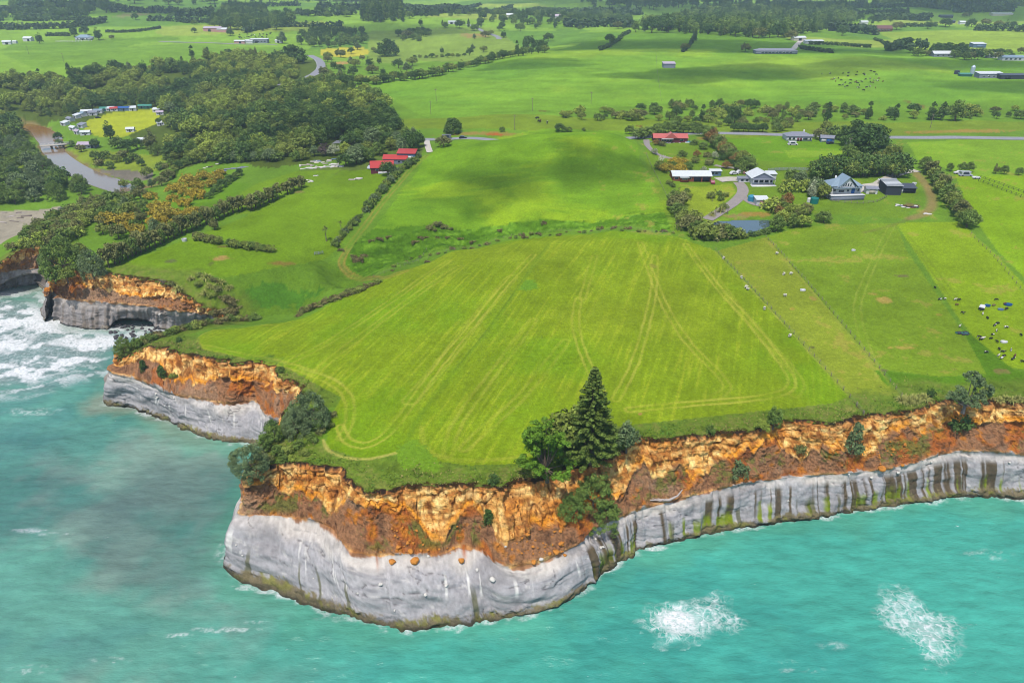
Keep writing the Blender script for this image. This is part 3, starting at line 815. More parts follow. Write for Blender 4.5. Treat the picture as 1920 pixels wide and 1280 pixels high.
    track([(1028, 458), (983, 520), (938, 585), (878, 662), (818, 738)], 0.3, (84, 112, 40), 0.6, fade=0.5)
    poly([(988, 522), (1008, 532), (1010, 540), (985, 546), (970, 543)], (118, 162, 50), 1.2)
    poly([(740, 850), (768, 825), (800, 862), (830, 872), (800, 880), (735, 880)], (122, 160, 48), 2.2)
    for (a_, b_) in (((640, 498), (700, 432)), ((700, 432), (760, 330)), ((760, 330), (798, 292))):
        pass
    track([(800, 292), (768, 320), (722, 374), (684, 424), (652, 468), (640, 492), (650, 510), (676, 522), (716, 522), (760, 508)], 0.55, (176, 150, 86), 0.9, 2.0)
    track([(652, 468), (640, 492), (650, 510), (676, 522), (716, 522)], 1.2, (150, 122, 84), 0.6)
    # right-hand paddocks
    track([(1672, 424), (1648, 470), (1612, 555), (1610, 600), (1632, 670), (1662, 722)], 0.38, (168, 180, 84), 0.8, 2.0)
    track([(1685, 428), (1730, 480), (1790, 560)], 0.5, (110, 126, 50), 0.7, 2.0)
    track([(1716, 322), (1738, 350), (1748, 378), (1738, 398), (1706, 410)], 2.6, (168, 132, 112), 1.0, fade=0.1)
    track([(1706, 410), (1668, 424), (1620, 436)], 1.2, (128, 112, 84), 0.75)
    track([(1430, 446), (1690, 744)], 0.5, (168, 168, 96), 0.7)
    track([(1340, 470), (1592, 744)], 0.5, (188, 180, 110), 0.75)
    track([(1800, 330), (2000, 560)], 0.4, (110, 140, 40), 0.5)
    for (q, w_, h_, col) in (((1222, 498), 8, 4, (150, 150, 70)), ((1690, 517), 13, 2.5, (120, 110, 90)), ((1655, 562), 14, 6, (184, 158, 96)), ((1690, 650), 22, 5, (190, 168, 96)), ((1635, 551), 8, 3, (176, 156, 90)),
                             ((1525, 560), 5, 4, (168, 146, 88)), ((1485, 578), 5, 3, (182, 160, 80)), ((1523, 650), 5, 3, (104, 104, 70)), ((1655, 694), 10, 3, (122, 116, 88)), ((1612, 700), 3, 2, (206, 180, 110)),
                             ((1880, 697), 14, 6, (140, 126, 88)), ((1760, 590), 6, 3, (150, 140, 70)), ((415, 484), 16, 4, (186, 150, 104)), ((320, 490), 14, 2.6, (110, 116, 84)), ((530, 494), 22, 3, (140, 116, 70)), ((395, 496), 5, 4, (104, 112, 62)),
                             ((420, 462), 10, 2.5, (116, 92, 66)), ((560, 360), 8, 2, (140, 130, 90)), ((1595, 768), 10, 4, (152, 144, 92)), ((1590, 372), 10, 3, (150, 128, 84)), ((1710, 386), 14, 4, (132, 110, 92)), ((1418, 402), 30, 3, (176, 138, 84)),
                             ((1380, 405), 20, 3, (160, 140, 100)), ((1330, 260), 20, 3, (170, 140, 84)), ((1440, 252), 10, 2.5, (186, 152, 88)), ((1800, 246), 90, 3.5, (178, 144, 84)), ((900, 250), 60, 2.6, (164, 136, 84)), ((925, 252), 12, 2, (190, 100, 50)), ((1200, 238), 8, 3, (128, 82, 56)),
                             ((890, 66), 22, 3, (170, 140, 100)), ((1730, 200), 10, 3, (130, 100, 70)), ((1700, 190), 8, 2, (120, 104, 60)), ((1018, 208), 8, 2, (110, 84, 52)), ((640, 118), 16, 3, (196, 150, 110)), ((250, 28), 20, 3, (150, 140, 110)), ((1200, 775), 5, 3, (190, 140, 100))):
        cx, cy, _z = g1(*q)
        sx = w_ * cy / 1250.0; sy = h_ * cy / 1250.0 / max(0.08, (CAMZ - 20) / cy)
        d = ((x - cx) / sx) ** 2 + ((y - cy) / sy) ** 2
        sel = d < 9
        mm = np.zeros(len(x)); mm[sel] = sstep(1.5, 0.3, d[sel] + 0.9 * n2[sel] + 0.6 * n1[sel]) * 0.85
        mixc(S(*col), mm)
    c[:, 2] *= 0.72
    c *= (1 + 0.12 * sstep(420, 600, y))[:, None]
    c = np.clip(c, 0.003, 0.6)
    # ---------------- material
    t = NT('pasture')
    col = t.attr('col')
    f1 = t.noise(t.pos(), 1.3, 6, 0.7)
    f2 = t.noise(t.pos(), 0.05, 3, 0.5)
    f3 = t.noise(t.pos(), 4.5, 3, 0.7)
    a = t.math('MULTIPLY', t.math('MULTIPLY', t.ramp(f1, 0.25, 0.75, 0.70, 1.30), t.ramp(f3, 0.25, 0.75, 0.78, 1.22)), t.ramp(f2, 0.3, 0.7, 0.93, 1.07))
    t.col(t.vary(col, a))
    t.bump(t.noise(t.pos(), 2.3, 5, 0.65), 0.8, 0.3)
    m = t.set(0.95, 0.03)
    bank = inside(gpoly(LOWP), x, y) | inside(gpoly([(330, 535), (480, 512), (600, 490), (650, 500), (680, 522), (600, 560), (470, 600), (410, 592), (360, 560)]), x, y)
    z = z + bank * (0.55 * fbm(x / 5.0, y / 3.0, 97, 3) + 0.3 * np.abs(n2))
    z = z + (0.10 * n2 + 0.05 * n4) * np.where(ce < 8, 1.0, 0.25) * (y < 300)
    me = mesh_np('ground', np.stack([x, y, z], 1), F, m, True, {'col': c})
    o = link('ground', me)
    tag(o, 'green pasture land of rolling paddocks above the sea cliffs', None, None, 'structure')
build_ground()

# ------------------------------------------------------------------ sea
def build_sea():
    cols = np.unique(np.concatenate([[-9000, -4500, -2600], np.linspace(-1500, -80, 24), np.arange(-80, 2001, 3.0), np.linspace(2001, 3400, 24), [4500, 7000, 11000]]))
    rows = np.concatenate([np.arange(1330, 530, -2.5), np.arange(530, 440, -10), np.arange(440, 100, -40.0)])
    th = PITCH - np.arctan((640 - rows) / FPX)
    Y = CAMZ / np.tan(th)
    K = FPX * math.cos(PITCH) + (640 - rows) * math.sin(PITCH)
    X = Y[:, None] * (cols[None] - 960) / K[:, None]
    back = np.array([-6000.0, -1500, -400, -60, 20])
    Y = np.concatenate([back, Y]); X = np.concatenate([np.repeat(X[:1] * 3, 3, 0), np.repeat(X[:1], 2, 0), X])
    Y = np.broadcast_to(Y[:, None], X.shape).copy()
    R_, C_ = X.shape
    x = X.ravel(); y = Y.ravel()
    near = (y < 420) & (np.abs(x) < 500)
    # swell and chop, kept small
    z = 0.10 * np.sin((y * 0.92 + x * 0.28) / 3.6 + 1.4 * fbm(x / 30, y / 30, 101, 2)) + 0.22 * fbm(x / 5, y / 2.6, 102, 3)
    z = np.where(near, z, 0) - 0.05
    W = RAILS[:, 6:8]
    d = np.full(x.shape, 40.0)
    s_ = near & (y > 60)
    d[s_], al = pdist(W[::4], x[s_], y[s_], 40.0)
    n1 = fbm(x / 7, y / 7, 103, 4); n2 = fbm(x / 2.0, y / 1.3, 104, 3); n3 = fbm(x / 45, y / 30, 105, 3); n4 = fbm(x / 0.8, y / 0.5, 106, 2)
    # water colour: clear turquoise to the right, cloudy and greyer to the left
    lf = sstep(-10, -75, x + 14 * n3)
    c = np.zeros((len(x), 3)) + S(78, 178, 158, 1.0)
    def mixc(col, m):
        nonlocal c
        c = c + (np.asarray(col) - c) * np.clip(m, 0, 1)[:, None]
    mixc(S(108, 166, 146), lf * 0.85)
    mixc(S(148, 170, 154), lf * sstep(0.0, 0.8, n3 + 0.4 * n1) * 0.75)
    mixc(S(82, 144, 136), lf * sstep(0.0, 0.7, -n3 + 0.3 * n1) * 0.7)
    mixc(S(96, 172, 140), sstep(9, 2, d + 3 * n1) * 0.5)
    mixc(S(150, 160, 140), sstep(7, 1, d + 3 * n1) * sstep(-60, -110, x) * 0.8)
    mixc(S(58, 150, 142), sstep(0.2, 0.9, n3 + 0.3 * n1) * (1 - lf) * 0.5)
    surf_p = at_z(np.array([-300, -60, 60, 95, 140, 240, 330, 280, 215, 205, 140, 60, -300.]), np.array([590., 545, 560, 575, 612, 622, 622, 640, 660, 690, 700, 725, 760]), np.zeros(13))[:, :2]
    ds, _ = pdist(np.concatenate([surf_p, surf_p[:1]]), x, y, 20.0)
    sin_ = inside(surf_p, x, y)
    surf = np.where(sin_, sstep(-2, 9, ds), sstep(10, 0, ds) * 0.55 * (x < -60))
    mixc(S(128, 150, 148), surf * 0.8)
    # foam
    foam = np.zeros(len(x))
    foam = np.maximum(foam, sstep(1.3, 0.0, d + 1.0 * n2 - 0.5 * n1 - 0.1) * 0.6 * (0.35 + 0.65 * sstep(-0.3, 0.5, n1)))
    foam = np.maximum(foam, surf * 1.25 * sstep(-0.05, 0.4, fbm(x / 5.5, y / 4.0, 108, 3) + n2 * 0.3 + 0.6 * sstep(9, 1.5, d) + 0.08))
    for (px, py, w_, h_, k) in ((85, 606, 30, 16, 1.0), (150, 640, 55, 10, 1.0), (20, 640, 40, 22, 0.8), (175, 652, 30, 5, 1.0), (35, 682, 30, 9, 0.75), (140, 690, 45, 10, 0.5), (240, 628, 34, 8, 0.9),
                              (60, 772, 60, 7, 0.35), (55, 994, 36, 4, 0.55), (100, 1000, 40, 3, 0.4), (430, 1180, 80, 6, 0.5), (480, 1166, 30, 4, 0.45), (340, 1190, 36, 5, 0.4), (470, 1100, 40, 6, 0.5), (1225, 1026, 26, 5, 0.7), (1850, 1040, 50, 10, 0.25), (640, 1160, 60, 5, 0.4),
                              (1560, 1210, 40, 12, 0.3), (1500, 1255, 60, 6, 0.25), (60, 1255, 60, 10, 0.3), (200, 1235, 50, 8, 0.3), (420, 1030, 16, 25, 0.35)):
        p = at_z(np.array(float(px)), np.array(float(py)), np.array(0.0))
        sx = w_ * p[1] / 1180.0; sy = h_ * p[1] / 1180.0 / (CAMZ / math.hypot(p[1], CAMZ))
        q = ((x - p[0]) / sx) ** 2 + ((y - p[1]) / sy) ** 2
        foam = np.maximum(foam, np.where(q < 4, sstep(1.7, 0.2, q + 0.6 * n1) * k * sstep(-0.5, 0.3, n2 * 0.7 + n4 * 0.5 + k - 0.55), 0))
    lace = np.zeros(len(x))
    for pts, core in (([(1185, 1160), (1210, 1128), (1290, 1120), (1345, 1100), (1380, 1110), (1378, 1140), (1415, 1165), (1405, 1190), (1350, 1195), (1280, 1215), (1240, 1212), (1215, 1190)], (1278, 1160)),
                      ([(1628, 1150), (1650, 1090), (1700, 1090), (1740, 1130), (1790, 1150), (1830, 1170), (1815, 1215), (1775, 1262), (1735, 1250), (1700, 1205), (1660, 1180)], (1735, 1180))):
        a = np.array(pts, float)
        P_ = at_z(a[:, 0], a[:, 1], np.zeros(len(a)))[:, :2]
        q = at_z(np.array(float(core[0])), np.array(float(core[1])), np.array(0.0))
        ds, _ = pdist(np.concatenate([P_, P_[:1]]), x, y, 8.0)
        e = np.where(inside(P_, x + n2 * 0.8, y + n2 * 0.8), sstep(-0.6, 4.0, ds + 1.2 * n2), 0) * sstep(-0.95, -0.1, n1 * 0.6 + 0.35 * n2 + sstep(0, 5, ds) * 0.5)
        r = np.hypot(x - q[0], (y - q[1]) * 1.0)
        lace = np.maximum(lace, e * (0.66 + (0.60 if core[0] < 1500 else 0.20) * sstep(6.5, 0.5, r + 1.5 * n1)))
        mixc(S(150, 214, 202), e * sstep(-0.4, 0.6, n1 + 0.4 * n2) * 0.75)
    lace = np.maximum(lace, surf * 0.32)
    z = z + foam * 0.12 * n4
    sel_f = None
    ii = (np.arange(R_ - 1)[:, None] * C_ + np.arange(C_ - 1)[None]).ravel()
    F = np.stack([ii, ii + 1, ii + C_ + 1, ii + C_], 1)
    t = NT('sea_water')
    pos = t.pos()
    # foam lace: thin bright lines between rounded cells, warped
    nz = t.n('TexNoise'); nz.inputs['Scale'].default_value = 0.45; nz.inputs['Detail'].default_value = 5; t.l(pos, nz.inputs['Vector'])
    wv = t.n('VectorMath', operation='MULTIPLY_ADD'); t.l(nz.outputs['Color'], wv.inputs[0]); wv.inputs[1].default_value = (3.6, 3.6, 0); t.l(pos, wv.inputs[2])
    def cells(scale, w0, w1):
        v = t.n('TexVoronoi', feature='DISTANCE_TO_EDGE'); v.inputs['Scale'].default_value = scale; t.l(wv.outputs[0], v.inputs['Vector'])
        q = t.n('MapRange', interpolation_type='SMOOTHSTEP'); t.l(v.outputs['Distance'], q.inputs[0])
        for k_, v_ in zip((1, 2, 3, 4), (w0, w1, 1.0, 0.0)): q.inputs[k_].default_value = v_
        return q.outputs[0]
    lf_ = t.attr('lace', 'Fac'); ff = t.attr('foam', 'Fac')
    net = t.math('MAXIMUM', cells(0.5, -0.02, 0.17), t.math('MULTIPLY', cells(1.15, -0.02, 0.2), 0.6))
    brk = t.ramp(t.noise(pos, 0.9, 4, 0.6), 0.34, 0.6, 0.15, 1.0)
    lacef = t.math('MULTIPLY', t.math('MULTIPLY', net, brk), t.ramp(lf_, 0.05, 0.75, 0.0, 1.0))
    solid = t.math('MULTIPLY', t.ramp(lf_, 0.7, 1.15, 0.0, 1.0), t.ramp(t.noise(pos, 1.2, 5, 0.65), 0.32, 0.52, 0.25, 1.0))
    fo = t.math('MULTIPLY', ff, t.ramp(t.noise(pos, 1.7, 6, 0.7), 0.30, 0.62, 0.0, 1.35))
    tot = t.math('MINIMUM', t.math('MAXIMUM', t.math('MAXIMUM', lacef, solid), fo), 1.0)
    # small whitecaps
    wc = t.noise(pos, 0.5, 7, 0.72, (0.55, 1.5, 1.0))
    tot = t.math('MAXIMUM', tot, t.ramp(wc, 0.685, 0.745, 0.0, 0.85))
    colr = t.attr('col')
    v1 = t.math('MULTIPLY', t.ramp(t.noise(pos, 0.30, 7, 0.68, (0.5, 1.5, 1)), 0.25, 0.75, 0.74, 1.26), t.ramp(t.noise(pos, 0.035, 4, 0.55, (0.7, 1.4, 1)), 0.3, 0.7, 0.88, 1.12))
    water = t.vary(colr, v1)
    t.col(t.mix(tot, water, S4(252, 253, 254, 1.0)))
    rr = t.ramp(tot, 0, 1, 0.16, 0.8); t.l(rr, t.p.inputs['Roughness'])
    h = t.math('ADD', t.noise(pos, 0.55, 6, 0.62, (0.55, 1.5, 1)), t.math('MULTIPLY', t.noise(pos, 2.6, 4, 0.6, (0.7, 1.4, 1)), 0.3))
    t.bump(t.math('ADD', h, t.math('MULTIPLY', tot, 0.25)), 0.42, 0.7)
    m = t.m
    t.p.inputs['IOR'].default_value = 1.33
    t.p.inputs['Specular IOR Level'].default_value = 0.35
    me = mesh_np('sea', np.stack([x, y, z], 1), F, m, True, {'col': np.clip(c, 0.004, 0.6)}, {'foam': np.clip(foam, 0, 1.2), 'lace': np.clip(lace, 0, 1.3)})
    tag(link('sea', me), 'turquoise sea with foam patches below the cliffs', None, None, 'structure')
build_sea()

# pond and river surfaces
def water_sheet(name, poly2, z, colour, rough, label, kind='structure', bumps=0.05):
    c = poly2.mean(0)
    v = [(c[0], c[1], z)] + [(p[0], p[1], z) for p in poly2]
    f = [(0, i + 1, (i + 1) % len(poly2) + 1) for i in range(len(poly2))]
    t = NT(name + '_water')
    t.col(colour)
    t.set(rough, 0.6)
    t.bump(t.noise(t.pos(), 1.2, 3, 0.5, (1, 0.6, 1)), bumps, 0.1)
    tag(link(name, mesh_np(name, np.array(v), np.array(f), t.m)), label, None, None, kind)
_pc = POND_POLY.mean(0)
water_sheet('pond', _pc + (POND_POLY - _pc) * 1.06, POND_Z - 0.1, S4(84, 104, 112), 0.03, 'still farm pond below the driveway')
def ribbon(name, line, widths, zoff, mat, label, kind='structure', flat=None, cross=3):
    L_ = np.array(line); n = len(L_)
    tn = np.gradient(L_, axis=0); tn /= np.linalg.norm(tn, axis=1)[:, None] + 1e-9
    nr_ = np.stack([tn[:, 1], -tn[:, 0]], 1)
    w = np.broadcast_to(np.asarray(widths, float), (n,)) if np.ndim(widths) == 0 else np.interp(np.linspace(0, 1, n), np.linspace(0, 1, len(widths)), widths)
    V = []
    for k in range(cross + 1):
        s = (k / cross - 0.5) * 2
        p = L_ + nr_ * (w * s)[:, None]
        zz = np.full(n, flat) if flat is not None else np.maximum(Hs(p[:, 0], p[:, 1]), Hs(L_[:, 0], L_[:, 1])) + zoff
        V.append(np.concatenate([p, zz[:, None]], 1))
    V = np.concatenate(V)
    ii = (np.arange(cross)[:, None] * n + np.arange(n - 1)[None]).ravel()
    F = np.stack([ii, ii + n, ii + n + 1, ii + 1], 1)
    o = link(name, mesh_np(name, V, F, mat, True))
    if label: tag(o, label, None, None, kind)
    return o
_rl = smooth_line(RIVER_LINE, 6.0)
tR = NT('river_water'); tR.col(tR.mix(tR.ramp(tR.n('SeparateXYZ').outputs[1], 0, 1), S4(150, 140, 128), S4(150, 140, 128)))
_sx = tR.n('SeparateXYZ'); tR.l(tR.pos(), _sx.inputs[0])
tR.col(tR.mix(tR.ramp(_sx.outputs[1], 470, 560), S4(152, 132, 112), S4(164, 116, 62)))
tR.set(0.12, 0.5); tR.bump(tR.noise(tR.pos(), 0.8, 3, 0.5), 0.08, 0.1)
ribbon('river', _rl, RIVER_W * 1.05, 0, tR.m, 'brown river winding past the campground to the beach', flat=RIVER_Z, cross=2)

# ------------------------------------------------------------------ vegetation: materials
def leaf_mat(name, a, b, rough=0.62, hue=0.5):
    """leaves from colour a to b: leaf to leaf, tree to tree"""
    t = NT(name)
    v = t.attr('v', 'Fac')
    oi = t.n('ObjectInfo')
    base = t.mix(t.ramp(oi.outputs['Random'], 0, 1, 0.5 - hue / 2, 0.5 + hue / 2), (*a, 1), (*b, 1))
    t.col(t.vary(base, v))
    return t.set(rough, 0.07)
LEAF = {
    'dark':   leaf_mat('dark_green_leaves', (0.0337, 0.0690, 0.0179), (0.0675, 0.1104, 0.0258)),
    'mid':    leaf_mat('mid_green_leaves', (0.0713, 0.1214, 0.0238), (0.1194, 0.1656, 0.0338)),
    'olive':  leaf_mat('olive_leaves', (0.1128, 0.1500, 0.0288), (0.1645, 0.1950, 0.0374)),
    'bright': leaf_mat('bright_green_leaves', (0.1492, 0.2070, 0.0298), (0.2140, 0.2484, 0.0397)),
    'grey':   leaf_mat('grey_green_leaves', (0.0846, 0.1250, 0.0490), (0.1222, 0.1600, 0.0684)),
    'brown':  leaf_mat('brown_green_leaves', (0.0940, 0.1100, 0.0324), (0.1457, 0.1450, 0.0468)),
    'gorse':  leaf_mat('yellow_flowering_leaves', (0.3373, 0.2346, 0.0179), (0.2076, 0.1794, 0.0298), 0.7),
    'scrub':  leaf_mat('brown_heath_leaves', (0.0973, 0.0800, 0.0338), (0.1362, 0.1214, 0.0447), 0.8),
    'pine':   leaf_mat('pine_needles', (0.0752, 0.1450, 0.0130), (0.0790, 0.1500, 0.0144)),
    'norfolk': leaf_mat('norfolk_needles', (0.0827, 0.1180, 0.0216), (0.0865, 0.1220, 0.0230)),
    'flax':   leaf_mat('flax_blades', (0.2076, 0.2208, 0.0596), (0.2594, 0.2484, 0.0696)),
    'rust':   leaf_mat('rust_red_leaves', (0.2076, 0.1035, 0.0298), (0.1557, 0.1173, 0.0348)),
    'silver': leaf_mat('silvery_leaves', (0.2205, 0.2484, 0.1490), (0.2854, 0.3036, 0.1788)),
    'plum':   leaf_mat('plum_leaves', (0.0584, 0.0414, 0.0447), (0.0778, 0.0552, 0.0497)),
    'grass':  leaf_mat('rank_grass_blades', (0.1816, 0.2208, 0.0497), (0.1816, 0.2208, 0.0497), 0.8),
}
BARK = plain('bark', S(120, 104, 88), 0.9, 0.1, 0.3, 6)
PALEWOOD = plain('bleached_wood', S(206, 192, 186), 0.85, 0.1, 0.2, 5)
GREYTWIG = plain('grey_twigs', S(150, 136, 128), 0.9, 0.1, 0.2, 5)

# ---- geometry builders: return (verts, quads, v)
def leaves_on(cl, per, size, rs, up=0.25, jit=0.6, long=1.0):
    """cl: (n,5) clumps x,y,z,r,squash -> small leaf faces spread over each clump"""
    cl = np.asarray(cl, float); n = len(cl)
    d = rs.normal(size=(n * per, 3)); d[:, 2] += up
    d /= np.linalg.norm(d, axis=1)[:, None] + 1e-9
    ci = np.repeat(np.arange(n), per)
    r = cl[ci, 3] * rs.uniform(0.62, 1.06, n * per)
    p = cl[ci, :3] + d * r[:, None] * np.stack([np.ones(n * per), np.ones(n * per), cl[ci, 4]], 1)
    nn = d + rs.normal(size=d.shape) * jit; nn[:, 2] += 0.25
    nn /= np.linalg.norm(nn, axis=1)[:, None] + 1e-9
    t = np.cross(nn, rs.normal(size=d.shape)); t /= np.linalg.norm(t, axis=1)[:, None] + 1e-9
    b = np.cross(nn, t)
    s = size * rs.uniform(0.6, 1.35, n * per)[:, None] * 0.5
    t = t * s * long; b = b * s
    v = np.stack([p - t - b * 0.55, p + t * 0.2 - b, p + t + b * 0.5, p - t * 0.3 + b], 1).reshape(-1, 3)
    f = np.arange(len(v)).reshape(-1, 4)
    cv = rs.uniform(0.72, 1.28, n)[ci] * rs.uniform(0.72, 1.3, n * per)
    return v, f, np.repeat(cv, 4)
def tube(pts, radii, sides=6):
    pts = np.asarray(pts, float); V = []; n = len(pts)
    tn = np.gradient(pts, axis=0)
    for i in range(n):
        a = tn[i] / (np.linalg.norm(tn[i]) + 1e-9)
        u = np.cross(a, [0.3, 0.9, 0.1]); u /= np.linalg.norm(u) + 1e-9
        w = np.cross(a, u)
        for k in range(sides):
            an = 2 * math.pi * k / sides
            V.append(pts[i] + radii[i] * (math.cos(an) * u + math.sin(an) * w))
    F = [(i * sides + k, i * sides + (k + 1) % sides, (i + 1) * sides + (k + 1) % sides, (i + 1) * sides + k) for i in range(n - 1) for k in range(sides)]
    F.append(tuple((n - 1) * sides + min(k, sides - 1) for k in (0, sides // 3, 2 * sides // 3, sides - 1)))
    return np.array(V), np.array(F)
def joinvf(parts):
    V = []; F = []; o = 0
    for v, f in parts:
        V.append(v); F.append(np.asarray(f) + o); o += len(v)
    return np.concatenate(V), np.concatenate(F)
def dome_clumps(n, W, Htop, zlow, r, rs, squash=0.8, fill=0.35, pw=2.0, lop=0.25):
    out = []
    a0 = rs.uniform(0, 6.28, 4)
    for k in range(n):
        th = rs.uniform(0, 6.283); u = rs.uniform(0, 1)
        ph = math.acos(1 - u) if rs.rand() > 0.25 else rs.uniform(0.9, 1.9)
        rr = rs.uniform(1 - fill, 1.0)
        lob = 1 + lop * (math.sin(2 * th + a0[0]) * 0.6 + math.sin(3 * th + a0[1]) * 0.5 + math.sin(5 * th + a0[2]) * 0.3)
        x = W / 2 * math.sin(ph) * math.cos(th) * rr * lob; y = W / 2 * math.sin(ph) * math.sin(th) * rr * lob
        z = zlow + (Htop - zlow) * max(-0.12, math.cos(ph)) * rr * (1 + 0.12 * math.sin(2 * th + a0[3]))
        out.append((x, y, z, r * rs.uniform(0.65, 1.3), squash))
    return out
def limbs(base_h, tips, r0, rs, lean=(0, 0)):
    fork = np.array([lean[0], lean[1], base_h])
    parts = [tube([(0, 0, -0.6), (lean[0] * 0.3, lean[1] * 0.3, base_h * 0.5), fork], [r0 * 1.35, r0, r0 * 0.8], 7)]
    for t in tips:
        t = np.array(t, float)
        m = fork + (t - fork) * 0.5 + np.array([0, 0, -0.08 * np.linalg.norm(t - fork)]) + rs.normal(size=3) * 0.12
        parts.append(tube([fork - [0, 0, 0.1], m, t], [r0 * 0.55, r0 * 0.34, r0 * 0.1], 5))
    return joinvf(parts)
PROTO = {}
def proto(kind, H, crown, trunk, leaf, bark=None):
    v, f, a = crown
    cm = mesh_np(kind + '_crown', v, f, leaf, False, None, {'v': a})
    tm = mesh_np(kind + '_trunk', *trunk, bark or BARK, True)
    tv, tf = trunk
    jv = np.concatenate([v, tv]); jf = np.concatenate([f, tf + len(v)])
    jm = mesh_np(kind, jv, jf, [leaf, bark or BARK], False, None, {'v': np.concatenate([a, np.ones(len(tv))])})
    jm.polygons.foreach_set('material_index', np.concatenate([np.zeros(len(f), np.int32), np.ones(len(tf), np.int32)]))
    PROTO[kind] = (H, cm, tm, jm)
def make_round(kind, H, W, zlow, n, r, per, size, leaf, seed, trunk_h, fill=0.35, squash=0.8, lop=0.25):
    rs = np.random.RandomState(seed)
    cl = dome_clumps(n, W - r, H - r * 0.8, zlow, r, rs, squash, fill, lop=lop)
    tips = [cl[i][:3] for i in rs.choice(len(cl), 7, replace=False)]
    proto(kind, H, leaves_on(cl, per, size, rs), limbs(trunk_h, tips, 0.028 * H + 0.05, rs), LEAF[leaf])
for i, lf in enumerate(('dark', 'mid', 'olive', 'grey', 'brown', 'bright', 'rust', 'silver', 'plum')):
    make_round('round_' + lf, 8.0, 8.6, 2.6, 46, 1.25, 44, 0.52, lf, 100 + i, 2.2)
    make_round('tall_' + lf, 11.0, 7.4, 3.2, 52, 1.25, 40, 0.52, lf, 130 + i, 3.0, 0.45, 1.0, 0.35)
    make_round('shrub_' + lf, 2.4, 3.4, 0.4, 20, 0.62, 40, 0.27, lf, 160 + i, 0.5, 0.5)
make_round('gorse', 3.6, 6.2, 0.7, 34, 0.85, 44, 0.34, 'gorse', 190, 0.6)
make_round('scrub', 1.3, 2.8, 0.15, 16, 0.42, 36, 0.2, 'scrub', 191, 0.25, 0.6)
make_round('hedge_tree', 7.0, 5.6, 2.7, 40, 0.95, 44, 0.42, 'brown', 192, 2.4, 0.5, 0.9)
make_round('hedge_tree_green', 7.0, 5.2, 2.3, 40, 0.95, 44, 0.42, 'mid', 193, 2.2, 0.5, 0.9)
make_round('pohutukawa', 8.0, 10.5, 1.2, 120, 0.9, 80, 0.25, 'grey', 194, 1.6, 0.25, 0.75, 0.18)
make_round('pohutukawa_green', 8.0, 10.0, 1.4, 110, 0.9, 80, 0.25, 'mid', 195, 1.6, 0.3, 0.75, 0.25)
make_round('macrocarpa', 14.0, 17.0, 2.0, 110, 1.7, 50, 0.7, 'dark', 196, 3.0, 0.35, 0.7, 0.3)
def make_column(kind, H, W, n, r, per, size, leaf, seed, taper=0.7, low=0.12):
    rs = np.random.RandomState(seed); cl = []
    for k in range(n):
        t = rs.uniform(low, 0.97); th = rs.uniform(0, 6.283)
        w = W / 2 * (1 - t) ** taper * (0.55 + 0.45 * min(1, (t - low) / 0.12)) * rs.uniform(0.45, 1.0)
        cl.append((w * math.cos(th), w * math.sin(th), t * H, r * (0.55 + 0.7 * (1 - t)) * rs.uniform(0.8, 1.2), 0.9))
    proto(kind, H, leaves_on(cl, per, size, rs), tube([(0, 0, -0.6), (0.1, 0, H * 0.4), (0, 0, H * 0.93)], [0.028 * H, 0.02 * H, 0.02], 6), LEAF[leaf])
make_column('conifer_dark', 13.0, 6.6, 60, 1.1, 40, 0.5, 'dark', 200, 0.75)
make_column('conifer_green', 12.0, 6.0, 56, 1.1, 40, 0.5, 'mid', 201, 0.75)
make_column('poplar', 12.0, 4.4, 50, 1.1, 40, 0.48, 'dark', 202, 0.32, 0.1)
make_column('cliff_bush', 4.4, 4.0, 44, 0.7, 46, 0.26, 'grey', 203, 0.5, 0.0)
make_column('cliff_bush_green', 4.4, 3.4, 44, 0.7, 46, 0.26, 'dark', 204, 0.5, 0.0)
def blades(n, length, width, rs, spread=1.0, base_r=0.2, droop=0.5, z0=0.0):
    V = []; A = []
    for k in range(n):
        th = rs.uniform(0, 6.283); el = rs.uniform(0.35, 1.45); L = length * rs.uniform(0.6, 1.1)
        d = np.array([math.cos(th) * math.cos(el) * spread, math.sin(th) * math.cos(el) * spread, math.sin(el)])
        s = np.array([-math.sin(th), math.cos(th), 0]) * width / 2
        b = np.array([math.cos(th), math.sin(th), 0]) * base_r * rs.rand(); b[2] = z0
        m = b + d * L * 0.6; e = b + d * L; e[2] -= droop * L * math.cos(el)
        V += [b - s, b + s, m + s, m - s, m - s, m + s, e + s * 0.15, e - s * 0.15]
        A += [rs.uniform(0.7, 1.3)] * 8
    V = np.array(V)
    return V, np.arange(len(V)).reshape(-1, 4), np.array(A)
